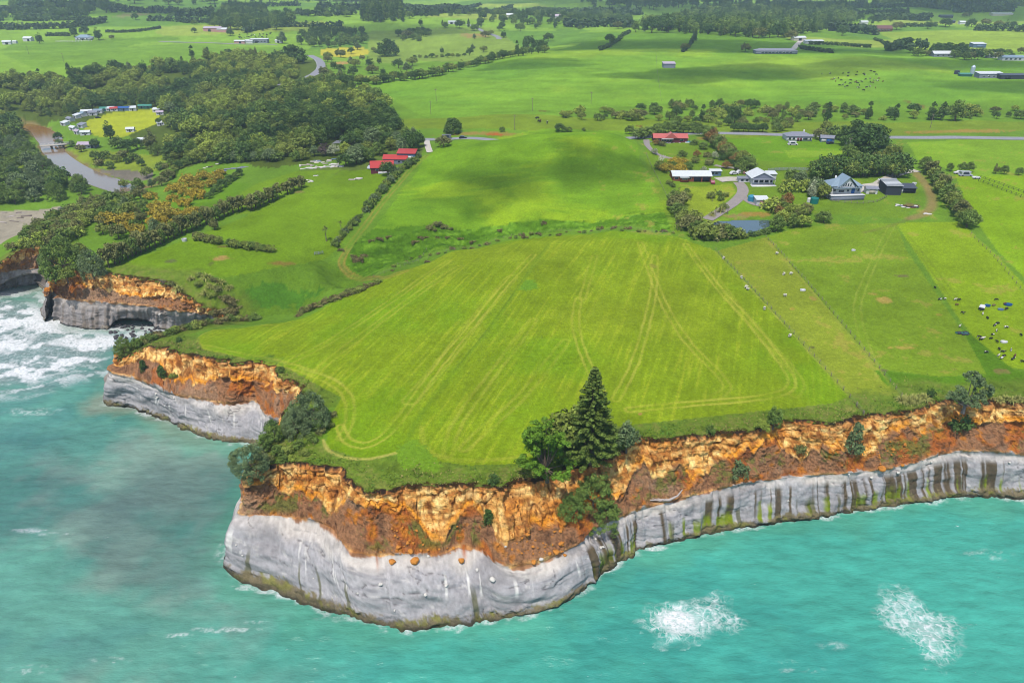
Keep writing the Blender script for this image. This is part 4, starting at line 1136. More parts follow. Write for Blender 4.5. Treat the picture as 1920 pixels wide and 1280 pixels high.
def _flax():
    rs = np.random.RandomState(210)
    proto('flax', 1.8, blades(90, 2.1, 0.12, rs), tube([(0, 0, -0.3), (0, 0, 0.3)], [0.2, 0.12], 5), LEAF['flax'])
    rs = np.random.RandomState(211)
    heads = [(0, 0, 4.6), (0.7, 0.2, 4.2), (-0.5, 0.5, 4.0), (0.1, -0.7, 3.8)]
    parts = []; o = 0
    for h in heads:
        v, f, a = blades(70, 0.95, 0.09, rs, 1.0, 0.1, 0.7)
        v = v + np.array(h); parts.append((v, f + o, a)); o += len(v)
    proto('cabbage_tree', 5.2, (np.concatenate([p[0] for p in parts]), np.concatenate([p[1] for p in parts]), np.concatenate([p[2] for p in parts])),
          limbs(2.6, heads, 0.14, rs), LEAF['olive'], GREYTWIG)
    # bare, wind-killed bush
    parts = []
    rs = np.random.RandomState(212)
    def twig(p, d, L, r, dep):
        q = p + d * L
        parts.append(tube([p, (p + q) / 2 + rs.normal(size=3) * L * 0.06, q], [r, r * 0.75, r * 0.5], 4))
        if dep:
            for _ in range(3):
                e = d + rs.normal(size=3) * 0.55; e[2] += 0.1; e /= np.linalg.norm(e)
                twig(q - d * L * rs.uniform(0, 0.4), e, L * rs.uniform(0.55, 0.8), r * 0.55, dep - 1)
    for k in range(4):
        a = k * 1.6; twig(np.array([0, 0, -0.2]), np.array([math.cos(a) * 0.5, math.sin(a) * 0.5, 0.8]), 1.5, 0.09, 4)
    v, f = joinvf(parts)
    PROTO['bare_bush'] = (4.0, None, mesh_np('bare_bush', v, f, GREYTWIG, True), None)
_flax()
# ---- the tall Norfolk pine on the cliff top: whorls of upswept branches
def _norfolk():
    rs = np.random.RandomState(220); H = 23.0
    cl = []; tr = [tube([(0, 0, -1.0), (0.1, 0, 8), (0, 0.1, 16), (0, 0, 22.7)], [0.55, 0.42, 0.22, 0.03], 8)]
    tiers = 34
    for i in range(tiers):
        t = i / (tiers - 1); z = 1.6 + t ** 0.95 * (H - 2.6)
        R = 5.6 * (1 - t) ** 0.78 + 0.35
        nb = 7 if t < 0.7 else 6
        a0 = rs.uniform(0, 6.28)
        for k in range(nb):
            a = a0 + k * 6.283 / nb + rs.normal() * 0.1; Rb = R * rs.uniform(0.78, 1.08)
            p0 = np.array([0, 0, z]); tip = np.array([math.cos(a) * Rb, math.sin(a) * Rb, z + 0.10 * Rb + 0.25])
            mid = (p0 + tip) / 2 - np.array([0, 0, 0.06 * Rb])
            tr.append(tube([p0, mid, tip], [0.10 * (1 - t) + 0.03, 0.06 * (1 - t) + 0.02, 0.015], 4))
            m = max(2, int(Rb / 0.55))
            for j in range(m):
                s = 0.30 + 0.72 * (j + 0.5) / m
                q = p0 + (tip - p0) * s; q[2] += -0.06 * Rb * math.sin(math.pi * s) + 0.16
                cl.append((q[0], q[1], q[2], 0.52 * (0.55 + 0.6 * s) * (0.65 + 0.45 * (1 - t)), 0.62))
    proto('norfolk_pine', H, leaves_on(cl, 22, 0.28, rs, 0.6, 0.5, 1.6), joinvf(tr), LEAF['norfolk'])
    # the spreading green pine beside it: feathery plates on leaning boughs
    rs = np.random.RandomState(221); cl = []; tips = []
    for k in range(34):
        a = rs.uniform(0, 6.283); t = rs.uniform(0.02, 1.0); R = 5.2 * (1 - 0.55 * t ** 1.6) * rs.uniform(0.55, 1.1)
        c0 = np.array([math.cos(a) * R * 1.05 - 1.6 * t, math.sin(a) * R * 0.9, 1.9 + t * 11.3])
        tips.append(c0)
        d = np.array([math.cos(a), math.sin(a), 0.75]); d /= np.linalg.norm(d)
        for j in range(9):
            q = c0 + d * rs.uniform(-1.2, 1.5) + rs.normal(size=3) * np.array([0.75, 0.75, 0.35])
            cl.append((*q, rs.uniform(0.45, 0.8), 0.75))
    proto('spreading_pine', 14.5, leaves_on(cl, 52, 0.25, rs, 0.5, 0.5, 1.8), limbs(3.2, tips, 0.36, rs, (-0.5, 0)), LEAF['pine'])
    # gnarled pohutukawa hanging on the edge: separate cushions on bare limbs
    rs = np.random.RandomState(222); cl = []; tips = []
    for (x, y, z, R, n) in ((-0.6, 0, 8.6, 2.0, 26), (1.3, 0.3, 7.4, 1.7, 18), (3.1, 0, 5.6, 2.3, 30), (2.2, -0.8, 3.2, 2.0, 24), (-3.0, 0, 5.4, 1.6, 18), (-3.8, -0.3, 4.0, 1.7, 18), (-1.6, -0.5, 3.4, 1.5, 14), (0.6, -1.2, 2.2, 1.6, 16), (4.2, 0.2, 3.8, 1.5, 14)):
        tips.append((x, y, z))
        for k in range(n):
            d = rs.normal(size=3); d /= np.linalg.norm(d); d[2] = abs(d[2]) * 0.75 - 0.15
            cl.append((x + d[0] * R * 0.85, y + d[1] * R * 0.8, z + d[2] * R, rs.uniform(0.4, 0.7), 0.8))
    proto('gnarled_pohutukawa', 10.2, leaves_on(cl, 40, 0.30, rs), limbs(1.4, tips, 0.36, rs), LEAF['grey'], GREYTWIG)
_norfolk()

# ---- placing
ICOL = {}
def put_tree(kind, loc, h, label, cat='tree', group=None, w=1.0, name=None, parts=None, rz=None, tilt=None):
    H_, cm, tm, jm = PROTO[kind]
    s = h / H_
    loc = Vector(loc)
    rz = rnd.uniform(0, 6.283) if rz is None else rz
    name = name or ('shrub' if cat == 'shrub' else 'tree')
    if parts is None: parts = loc.y < 330 and cat == 'tree'
    sc = (s * w, s * w, s)
    if jm is None:
        o = link(name, tm, None, loc, rz, sc)
    elif parts:
        o = empty(name, loc, rz, sc)
        link('trunk', tm, o); link('crown', cm, o)
    else:
        o = link(name, jm, None, loc, rz, sc)
    if tilt: o.rotation_euler = (tilt[0], tilt[1], rz)
    tag(o, label, cat, group)
    return o
def tree(kind, px, py, h, label, cat='tree', group=None, w=1.0, name=None, **kw):
    return put_tree(kind, g1(px, py), h, label, cat, group, w, name, **kw)
ORD = 'first second third fourth fifth sixth seventh eighth ninth tenth eleventh twelfth thirteenth fourteenth fifteenth sixteenth seventeenth eighteenth nineteenth twentieth'.split()
ORD += ['twenty ' + q for q in ORD[:9]] + ['thirtieth'] + ['thirty ' + q for q in ORD[:9]]
TALLER = {'shrubs left of the pond', 'garden trees right of the pond', 'belt behind the white gabled house', 'trees left of the white gabled house', 'mixed belt right of the bungalow', 'trees around the grey roofed bungalow', 'hedge behind the bungalow'}
def row(kinds, pts, h, label, group, cat='tree', name=None, var=0.18, w=1.0, jit=0.0, wv=0.15):
    if group in TALLER: h = h * 1.32
    for i, (px, py) in enumerate(pts):
        lab = label.replace('#', ORD[i]) if '#' in label else label
        k = kinds[i % len(kinds)] if isinstance(kinds, (list, tuple)) else kinds
        tree(k, px + rnd.uniform(-jit, jit), py + rnd.uniform(-jit, jit) * 0.5, h * rnd.uniform(1 - var, 1 + var), lab, cat, group, w * rnd.uniform(1 - wv, 1 + wv), name)
def along(pts, n):
    p = np.array(pts, float); d = np.concatenate([[0], np.cumsum(np.linalg.norm(np.diff(p, axis=0), axis=1))])
    s = np.linspace(0, d[-1], n)
    return [(float(np.interp(q, d, p[:, 0])), float(np.interp(q, d, p[:, 1]))) for q in s]
def scatter(poly_px, n, rs, mind):
    """photograph points spread over a polygon of ground, at least mind metres apart"""
    P_ = gpoly(poly_px); lo = P_.min(0); hi = P_.max(0); out = []
    tries = 0
    while len(out) < n and tries < n * 60:
        tries += 1
        q = rs.uniform(lo, hi)
        if not inside(P_, q[:1], q[1:])[0]: continue
        if any((q[0] - o[0]) ** 2 + (q[1] - o[1]) ** 2 < mind * mind for o in out): continue
        out.append(q)
    return out
def cliff_shrub(kind, px, py, h, label, w=1.0, cat='shrub', group=None, name=None):
    p = cliff_at(px, py)
    return put_tree(kind, p + Vector((0, 0.3, -0.25)), h, label, cat, group, w, name)

# hero trees at the cliff edge
_np = g1(1105, 868)
tree('norfolk_pine', 1105, 868, 23.0, 'tall conical Norfolk Island pine with tiered branches on the cliff top', name='norfolk_pine', rz=0.4)
tree('spreading_pine', 1026, 900, 13.2, 'spreading bright green pine leaning left beside the tall conical pine', name='pine_tree', rz=0.0)
tree('round_olive', 1060, 846, 12.5, 'olive rounded tree behind the tall conical pine', name='broadleaf_tree', w=0.8)
tree('tall_grey', 1088, 846, 8.5, 'grey green tree half hidden left of the conical pine trunk', name='broadleaf_tree', w=0.8)
tree('tall_grey', 1174, 846, 8.6, 'slim grey green tree on the edge right of the conical pine', name='broadleaf_tree', w=0.8)
tree('round_mid', 1140, 838, 6.0, 'low bushy tree directly right of the conical pine foot', name='broadleaf_tree', w=0.9)
tree('bare_bush', 1064, 862, 4.6, 'leafless pale grey dead bush between the two cliff top pines', 'shrub', name='dead_bush')
cliff_shrub('pohutukawa_green', 1110, 950, 8.4, 'bushy pohutukawa on the cliff just below the conical pine', 0.8, 'tree', name='pohutukawa_tree')
cliff_shrub('pohutukawa_green', 1132, 986, 6.4, 'lowest grey green pohutukawa spilling down the cliff below the conical pine', 1.0, 'tree', name='pohutukawa_tree')
cliff_shrub('pohutukawa_green', 1074, 964, 5.4, 'small bright green bush on the earth face below the spreading pine', 0.9, name='cliff_shrub')
cliff_shrub('shrub_mid', 1108, 1000, 1.6, 'tiny green bush at the rock rim below the pohutukawas', name='cliff_shrub')
cliff_shrub('cliff_bush_green', 917, 985, 4.0, 'egg shaped dark green bush on the orange face of the near headland', 0.75, name='cliff_shrub')
tree('shrub_dark', 925, 903, 2.0, 'small dark bush on the turf edge above the egg shaped cliff bush', 'shrub', name='shrub')
cliff_shrub('cliff_bush', 1596, 850, 8.0, 'tall conical grey green bush clinging to the right hand cliff', 0.62, name='cliff_shrub')
cliff_shrub('shrub_grey', 1391, 890, 3.4, 'spiky grey green bush low on the right hand cliff', name='cliff_shrub')
cliff_shrub('shrub_brown', 1500, 848, 2.2, 'brownish bush on the slipped earth left of the conical cliff bush', name='cliff_shrub')
tree('tall_mid', 1449, 803, 6.2, 'upright green tree on the right cliff edge above bare earth', name='edge_tree', w=0.75)
tree('round_bright', 1427, 806, 3.0, 'yellow green bush at the left foot of the upright edge tree', 'shrub', name='shrub')
tree('shrub_mid', 1331, 812, 2.6, 'lone small bush on the rank grass of the right cliff top', 'shrub', name='shrub', w=0.6)
tree('gnarled_pohutukawa', 1806, 770, 10.5, 'large gnarled grey green pohutukawa on the right cliff edge', name='pohutukawa_tree', rz=0.1, w=0.95)
cliff_shrub('shrub_dark', 1800, 800, 3.0, 'dark shrub in the shade below the gnarled pohutukawa', 1.4, name='cliff_shrub')
tree('shrub_dark', 1745, 745, 2.6, 'small dark bush between flax and the gnarled pohutukawa', 'shrub', name='shrub', w=0.7)
for i, (px, py) in enumerate(((1690, 752), (1700, 748), (1712, 750), (1724, 747), (1733, 750), (1718, 755), (1704, 756))):
    tree('flax', px, py, 1.9 * rnd.uniform(0.8, 1.1), 'olive flax clump left of the gnarled pohutukawa on the cliff top', 'flax', 'flax clumps left of the gnarled pohutukawa', 1.1, 'flax_bush')
for i, (px, py) in enumerate(((1872, 752), (1884, 749), (1896, 752), (1908, 750), (1920, 752))):
    tree('flax', px, py, 1.7 * rnd.uniform(0.8, 1.1), 'dry olive flax clump at the right picture edge', 'flax', 'flax clumps at the right edge', 1.1, 'flax_bush')
# headland neck on the left
tree('pohutukawa', 582, 795, 8.2, 'largest grey green domed pohutukawa on the headland neck', name='pohutukawa_tree', w=0.95)
tree('pohutukawa', 558, 812, 6.4, 'silvery domed pohutukawa in front of the largest dome on the neck', name='pohutukawa_tree', w=0.85)
tree('pohutukawa', 470, 878, 7.6, 'pohutukawa leaning out over the sea from the near headland corner', name='pohutukawa_tree', w=0.78, rz=2.0, tilt=(0.0, -0.42))
tree('bare_bush', 487, 862, 3.2, 'bare grey branches beside the pohutukawa leaning over the sea', 'shrub', name='dead_bush')
for i, (px, py, k, h, w) in enumerate(sorted(((515, 826, 'round_mid', 4.6, 0.8), (500, 842, 'round_mid', 4.4, 0.8), (522, 852, 'shrub_mid', 2.6, 1.0), (505, 866, 'shrub_brown', 1.8, 1.1), (540, 848, 'shrub_olive', 2.2, 1.1), (560, 838, 'shrub_mid', 2.2, 1.0), (585, 826, 'shrub_mid', 2.0, 1.1),
                                     (602, 812, 'shrub_brown', 1.8, 1.1), (618, 800, 'shrub_olive', 1.8, 1.0), (625, 780, 'shrub_brown', 1.4, 1.1), (548, 862, 'shrub_bright', 1.5, 1.0), (530, 864, 'shrub_mid', 1.6, 1.1), (490, 872, 'shrub_brown', 1.5, 1.0), (570, 852, 'shrub_olive', 1.6, 1.1), (512, 812, 'round_dark', 3.6, 0.9)))):
    tree(k, px, py, h, ORD[i] + ' bush from the left in the thicket below the domed pohutukawas', 'shrub', 'thicket on the headland neck', w, 'shrub')
cliff_shrub('cliff_bush_green', 303, 706, 4.0, 'round dark bush on the orange face of the second headland', 0.85, name='cliff_shrub')
cliff_shrub('cliff_bush_green', 268, 692, 3.4, 'olive bush left of the round one on the second headland face', 0.9, name='cliff_shrub')
cliff_shrub('shrub_olive', 326, 706, 1.8, 'low olive bush right of the round one on the second headland face', name='cliff_shrub')
tree('pohutukawa_green', 234, 662, 5.4, 'dark domed bush at the very tip of the second headland', name='pohutukawa_tree', w=0.8)
tree('round_mid', 258, 652, 3.6, 'rounded bush just right of the second headland tip', 'shrub', name='shrub', w=0.9)
row(['shrub_brown', 'shrub_mid', 'shrub_olive', 'scrub'], along([(270, 642), (330, 622), (390, 608), (440, 602), (475, 598)], 22), 2.1, '# scrub bush from the tip along the second headland back edge', 'scrub along the second headland', 'shrub', 'shrub', 0.3, 1.2, 3)
row(['shrub_brown', 'scrub', 'scrub'], along([(400, 590), (440, 584), (440, 572), (420, 560)], 10), 1.9, 'brown scrub bush at the gully mouth above the third headland cliff', 'scrub at the gully mouth', 'shrub', 'shrub', 0.3, 1.1, 4)
tree('shrub_dark', 336, 640, 1.6, 'dark tuft of scrub on the grassy second headland', 'shrub', name='shrub')
tree('shrub_mid', 527, 697, 1.8, 'lone bush on the turf edge above the second headland cove', 'shrub', name='shrub')
# third headland
for (px, py, k, h, w, lab) in ((122, 512, 'pohutukawa_green', 14.0, 0.82, 'tallest dark green tree on the third headland left end'), (176, 520, 'pohutukawa', 10.0, 0.72, 'grey green domed tree on the third headland cliff edge'), (150, 486, 'round_olive', 7.0, 0.9, 'olive tree between the two big trees of the third headland'),
                              (104, 530, 'round_mid', 7.0, 0.85, 'leafy bush draped over the third headland left corner'), (128, 528, 'round_olive', 6.0, 0.9, 'olive bush hanging on the third headland face'), (88, 508, 'round_grey', 7.0, 0.7, 'grey green bush at the left corner of the third headland')):
    tree(k, px, py, h, lab, name='coastal_tree', w=w)
tree('bare_bush', 306, 532, 2.6, 'pale leafless bush on the third headland edge', 'shrub', name='dead_bush')
row(['flax', 'shrub_olive', 'flax', 'shrub_brown'], [(360, 525), (375, 518), (388, 522), (402, 528), (415, 533), (372, 535), (392, 540), (408, 545), (385, 552), (400, 556), (428, 540), (320, 535), (335, 545)], 2.0, 'olive flax and scrub clump on the slope above the third headland cliff', 'flax and scrub above the third headland', 'shrub', 'flax_bush', 0.25, 1.2, 2)
# long shelter row of brown green trees running up from the third headland
row(['hedge_tree', 'hedge_tree', 'hedge_tree_green'], along([(206, 500), (300, 458), (376, 424), (456, 392)], 30), 7.4, '# shelter tree from the sea in the long brown green row', 'long shelter row', 'tree', 'shelter_tree', 0.14, 1.0, 2)
row(['hedge_tree', 'hedge_tree_green'], along([(472, 394), (521, 372)], 7), 6.8, '# from the left of the seven brown green shelter trees', 'short shelter row', 'tree', 'shelter_tree', 0.12, 1.0, 1)
row(['hedge_tree'], [(540, 364), (552, 358), (566, 352)], 6.6, '# from the left of the last three brown shelter trees', 'last three shelter trees', 'tree', 'shelter_tree', 0.1, 1.1)
row(['round_brown', 'shrub_olive', 'round_olive'], along([(368, 448), (412, 458)], 9), 3.4, '# bush from the left in the clipped hedge below the shelter row', 'left low hedge bushes', 'shrub', 'hedge_bush', 0.1, 1.0, 1)
row(['round_mid', 'round_olive', 'shrub_olive'], along([(432, 462), (508, 472)], 12), 3.2, '# bush from the left in the free standing low hedge of the western paddock', 'right low hedge bushes', 'shrub', 'hedge_bush', 0.12, 1.0, 1)
# gorse and orchard
GORSE = [(300, 395), (322, 378), (345, 366), (368, 356), (392, 350), (330, 358), (356, 344), (384, 336), (404, 340), (292, 408), (318, 408), (342, 412), (362, 404), (240, 420), (203, 418), (236, 434), (372, 372), (346, 386), (258, 438), (330, 424), (300, 424), (410, 330), (286, 372)]
row(['gorse'], sorted(GORSE), 4.6, '# yellow flowering bush from the left in the grove above the river mouth', 'yellow flowering bushes', 'shrub', 'flowering_bush', 0.2, 1.15, 3)
row(['round_mid', 'round_dark'], along([(392, 372), (418, 352), (450, 330)], 8), 4.2, '# green bush from below in the hedge right of the yellow grove', 'green hedge right of the yellow grove', 'shrub', 'hedge_bush', 0.15, 1.0, 1)
row(['tall_brown', 'round_mid', 'tall_grey', 'round_brown', 'round_olive'], [(270, 420), (252, 430), (288, 440), (225, 445), (195, 440), (310, 440), (268, 395), (285, 350), (262, 372), (240, 380), (225, 372), (212, 388), (240, 395), (318, 336), (275, 335), (404, 430), (262, 352), (250, 365), (300, 350), (230, 355)], 6.6, 'mixed coastal tree around the yellow grove above the river mouth', 'trees around the yellow grove', 'tree', 'coastal_tree', 0.25, 1.0, 4)
_rs = np.random.RandomState(31)
for q in scatter([(10, 480), (60, 448), (95, 415), (160, 385), (240, 372), (262, 395), (200, 420), (120, 452), (100, 470)], 120, _rs, 2.6):
    k = ['round_mid', 'round_olive', 'shrub_olive', 'round_brown', 'shrub_mid', 'shrub_bright', 'tall_brown'][_rs.randint(7)]
    put_tree(k, (q[0], q[1], float(Hs(q[0], q[1]))), _rs.uniform(3.2, 6.5) if k != 'tall_brown' else 7, 'wind clipped coastal bush on the ridge between beach and third headland', 'shrub', 'bushes on the coastal ridge', _rs.uniform(0.9, 1.3), 'coastal_bush')
for q in scatter([(-60, 275), (40, 268), (60, 290), (95, 320), (150, 350), (160, 362), (120, 378), (50, 388), (-60, 390)], 90, _rs, 5.2):
    k = ['pohutukawa', 'round_dark', 'pohutukawa_green', 'round_mid', 'round_grey'][_rs.randint(5)]
    put_tree(k, (q[0], q[1], float(Hs(q[0], q[1]))), _rs.uniform(6, 10.5), 'dark rounded tree on the left river bank above the beach', 'tree', 'trees on the left river bank', _rs.uniform(0.85, 1.15), 'bank_tree')
# scrub along the gully and on its bank
row(['scrub', 'shrub_olive', 'shrub_brown'], along([(560, 592), (600, 574), (640, 556), (690, 540), (706, 530)], 26), 1.7, '# brown heath bush from the left along the lower gully edge', 'heath along the lower gully', 'shrub', 'heath_bush', 0.3, 1.3, 3)
row(['scrub', 'shrub_olive', 'scrub', 'shrub_mid'], along([(730, 505), (760, 492), (800, 478), (870, 468), (940, 452), (1000, 442), (1060, 436), (1150, 430), (1260, 436)], 34), 1.15, 'brown heath bush in the thin line along the upper gully', 'heath along the upper gully', 'shrub', 'heath_bush', 0.45, 1.1, 7)
for i, (px, py, h, w) in enumerate(((664, 485, 2.0, 1.0), (674, 488, 2.2, 1.2), (684, 482, 1.8, 1.0), (667, 492, 1.2, 1.0))):
    tree('scrub', px, py, h, 'dark bush in the clump inside the farm track bend', 'shrub', 'clump inside the track bend', w, 'heath_bush')
for i, (px, py, h, w) in enumerate(((806, 430, 2.2, 1.2), (820, 424, 2.6, 1.3), (832, 428, 2.2, 1.2), (845, 431, 1.4, 1.3), (815, 434, 1.5, 1.1))):
    tree('shrub_brown', px, py, h, 'brown bush in the clump on the middle paddock slope', 'shrub', 'clump on the middle paddock slope', w, 'heath_bush')
for i, (px, py) in enumerate(((937, 434), (979, 442), (728, 446), (712, 450), (695, 454), (790, 448), (778, 456), (800, 446), (820, 448), (838, 447), (862, 450), (802, 492), (1020, 420), (640, 470), (886, 456), (1048, 442), (1126, 430), (1152, 428))):
    tree('scrub', px, py, rnd.uniform(1.0, 1.8), 'scattered small dark bush on the gully bank of the middle paddock', 'shrub', 'scattered gully bank bushes', 1.0, 'heath_bush')
# garden hedge along the farm track, western side of the middle paddock
row(['shrub_mid', 'cabbage_tree', 'shrub_grey', 'shrub_olive', 'shrub_mid'], along([(628, 462), (645, 440), (668, 415), (690, 392)], 20), 2.6, '# shrub from below in the broken hedge beside the farm track', 'broken hedge beside the farm track', 'shrub', 'hedge_bush', 0.3, 0.9, 3)
row(['round_mid', 'round_olive', 'shrub_mid', 'round_grey'], along([(690, 392), (715, 362), (740, 335), (765, 312), (782, 298)], 24), 3.8, '# shrub from below in the hedge along the red roofed house', 'hedge below the red roofed house', 'shrub', 'hedge_bush', 0.2, 1.0, 3)
for (px, py, h, lab) in ((612, 452, 6.0, 'lone brown headed cabbage tree at the end of the track side hedge'), (640, 432, 4.0, 'short cabbage tree in the track side hedge')):
    tree('cabbage_tree', px, py, h, lab, name='cabbage_tree')
# ---- the right hand farm
row(['hedge_tree_green', 'round_mid', 'hedge_tree', 'round_olive'], along([(1738, 316), (1752, 340), (1768, 366), (1785, 392), (1800, 408), (1814, 428)], 18), 7.0, '# tree from the top of the dense row beside the dirt track', 'dense row beside the dirt track', 'tree', 'shelter_tree', 0.15, 1.0, 3)
for (px, h, lab) in ((1730, 6.2, 'dark tree at the upper end of the dirt track row'), (1780, 4.6, 'first small round tree right of the dirt track row'), (1802, 5.4, 'left one of the touching pair of small paddock trees'), (1817, 5.8, 'right one of the touching pair of small paddock trees'), (1866, 5.6, 'brownish small tree in the middle of the right paddock'), (1882, 5.0, 'slim small tree beside the brownish paddock tree'), (1909, 4.4, 'round small tree nearest the right picture edge')):
    tree('round_mid' if px != 1866 else 'tall_brown', px, 322 + (px - 1800) * 0.06 if px > 1740 else 316, h, lab, name='paddock_tree', w=0.75)
GARDEN = [  # left hedge of the garden and around the pond
    (1268, 392), (1272, 402), (1278, 412), (1282, 422), (1290, 428), (1298, 434), (1308, 440), (1318, 446), (1330, 448), (1342, 446), (1275, 385), (1264, 382), (1300, 418), (1310, 428), (1322, 436), (1352, 442), (1366, 446), (1380, 446)]
row(['round_brown', 'round_mid', 'shrub_olive', 'round_olive', 'shrub_brown'], GARDEN, 4.6, 'garden shrub in the belt left of the pond', 'shrubs left of the pond', 'shrub', 'garden_shrub', 0.25, 1.1, 3)
row(['shrub_mid', 'shrub_dark', 'round_mid'], [(1395, 446), (1408, 444), (1420, 442), (1432, 440), (1444, 436)], 2.6, 'dark shrub on the near pond bank', 'shrubs on the near pond bank', 'shrub', 'garden_shrub', 0.2, 1.0, 2)
row(['round_mid', 'round_bright', 'shrub_bright', 'round_olive', 'tall_brown', 'round_rust'], [(1452, 432), (1462, 424), (1470, 414), (1480, 418), (1490, 412), (1458, 404), (1470, 398), (1480, 402), (1494, 400), (1502, 408), (1462, 388), (1475, 385), (1488, 426), (1502, 424), (1448, 396)], 4.6, 'garden tree right of the pond', 'garden trees right of the pond', 'tree', 'garden_tree', 0.25, 1.0, 3)
tree('round_brown', 1510, 402, 5.6, 'brown round tree at the right end of the pond garden', name='garden_tree')
tree('round_mid', 1544, 417, 5.2, 'lone dark round tree on the paddock below the white house', name='paddock_tree', w=1.15)
row(['shrub_olive', 'cabbage_tree', 'shrub_mid'], [(1332, 372), (1340, 368), (1348, 366), (1360, 368), (1336, 378), (1352, 376)], 3.0, 'shrub of the island bed in the lawn below the white roofed house', 'island bed on the lawn', 'shrub', 'garden_shrub', 0.2, 1.0, 1)
row(['cabbage_tree', 'flax', 'shrub_olive'], [(1342, 402), (1350, 398), (1356, 392), (1364, 402), (1334, 404)], 3.0, 'spiky garden plant beside the driveway above the pond', 'spiky plants above the pond', 'shrub', 'garden_shrub', 0.2, 0.9, 1)
row(['shrub_olive', 'shrub_mid', 'cabbage_tree'], [(1282, 366), (1288, 362), (1274, 362), (1290, 370), (1262, 350), (1268, 372), (1256, 346)], 2.6, 'shrub of the flower bed left of the lawn', 'flower bed left of the lawn', 'shrub', 'garden_shrub', 0.2, 1.0, 2)
row(['gorse', 'gorse', 'round_olive', 'round_mid', 'round_mid'], [(1266, 308), (1280, 310), (1304, 306), (1262, 318), (1290, 318), (1275, 322), (1250, 322), (1236, 318)], 4.4, 'yellow and green bush behind the long white roofed building', 'bushes behind the long white roof', 'shrub', 'garden_shrub', 0.15, 1.15, 1)
row(['round_mid', 'round_rust', 'round_olive', 'round_brown', 'round_mid'], along([(1330, 262), (1345, 278), (1360, 292), (1378, 304), (1392, 312), (1404, 320)], 16), 5.6, '# tree from the top of the mixed belt right of the bungalow', 'mixed belt right of the bungalow', 'tree', 'garden_tree', 0.2, 1.0, 2)
row(['shrub_mid', 'round_rust', 'shrub_brown', 'round_silver', 'shrub_dark', 'round_mid'], [(1280, 293), (1306, 294), (1325, 295), (1340, 298), (1354, 300), (1318, 280), (1302, 272), (1230, 272), (1240, 274), (1226, 290), (1372, 312), (1384, 320), (1395, 326), (1362, 316), (1330, 310), (1320, 324)], 3.6, 'ornamental shrub on the lawn of the red roofed bungalow', 'shrubs of the bungalow lawn', 'shrub', 'garden_shrub', 0.25, 1.0, 1)
row(['round_mid', 'round_dark', 'round_olive', 'tall_mid'], along([(1530, 338), (1552, 332), (1580, 330), (1606, 332), (1632, 330), (1655, 328), (1680, 332)], 24), 7.6, '# tree from the left in the belt behind the white gabled house', 'belt behind the white gabled house', 'tree', 'garden_tree', 0.18, 1.0, 3)
row(['tall_silver', 'round_grey', 'round_mid', 'shrub_bright', 'round_olive'], [(1520, 372), (1528, 366), (1535, 360), (1510, 360), (1540, 372), (1522, 356), (1500, 352), (1482, 345), (1478, 360)], 5.4, 'garden tree in the group left of the white gabled house', 'trees left of the white gabled house', 'tree', 'garden_tree', 0.2, 0.9, 1)
tree('macrocarpa', 1628, 290, 19.0, 'enormous dark spreading tree beside the road on the right', name='macrocarpa_tree', w=1.0)
tree('macrocarpa', 1600, 272, 16.0, 'dark spreading tree touching the left of the enormous roadside tree', name='macrocarpa_tree', w=0.9)
tree('round_dark', 1684, 330, 12.0, 'large dark round tree above the dirt track yard', name='broadleaf_tree', w=1.0)
tree('tall_olive', 1665, 305, 10.0, 'olive brown tree right below the enormous roadside tree', name='broadleaf_tree', w=1.2)
tree('tall_olive', 1680, 300, 8.0, 'pale olive tree at the right foot of the enormous roadside tree', name='broadleaf_tree', w=1.2)
row(['round_mid', 'shrub_mid', 'round_olive', 'round_brown'], [(1580, 262), (1560, 258), (1545, 250), (1534, 262), (1600, 300), (1612, 306), (1625, 312), (1640, 316), (1590, 292), (1650, 310), (1470, 246), (1478, 240), (1456, 248), (1462, 238), (1640, 302), (1655, 296)], 5.4, 'garden tree around the grey roofed bungalow by the road', 'trees around the grey roofed bungalow', 'tree', 'garden_tree', 0.25, 1.0, 3)
row(['round_dark'], along([(1376, 247), (1430, 248)], 7), 5.4, '# bush from the left of the dark hedge in the upper right paddock', 'dark hedge in the upper right paddock', 'shrub', 'hedge_bush', 0.12, 1.0)
row(['round_mid', 'round_mid', 'hedge_tree_green'], along([(1196, 262), (1250, 248), (1310, 250), (1328, 262)], 14), 5.6, '# hedge tree from the left behind the red roofed bungalow', 'hedge behind the bungalow', 'tree', 'hedge_tree', 0.12, 1.1, 2)
tree('round_mid', 1181, 252, 6.0, 'round tree on the hill crest left of the bungalow', name='hill_tree', w=0.9)
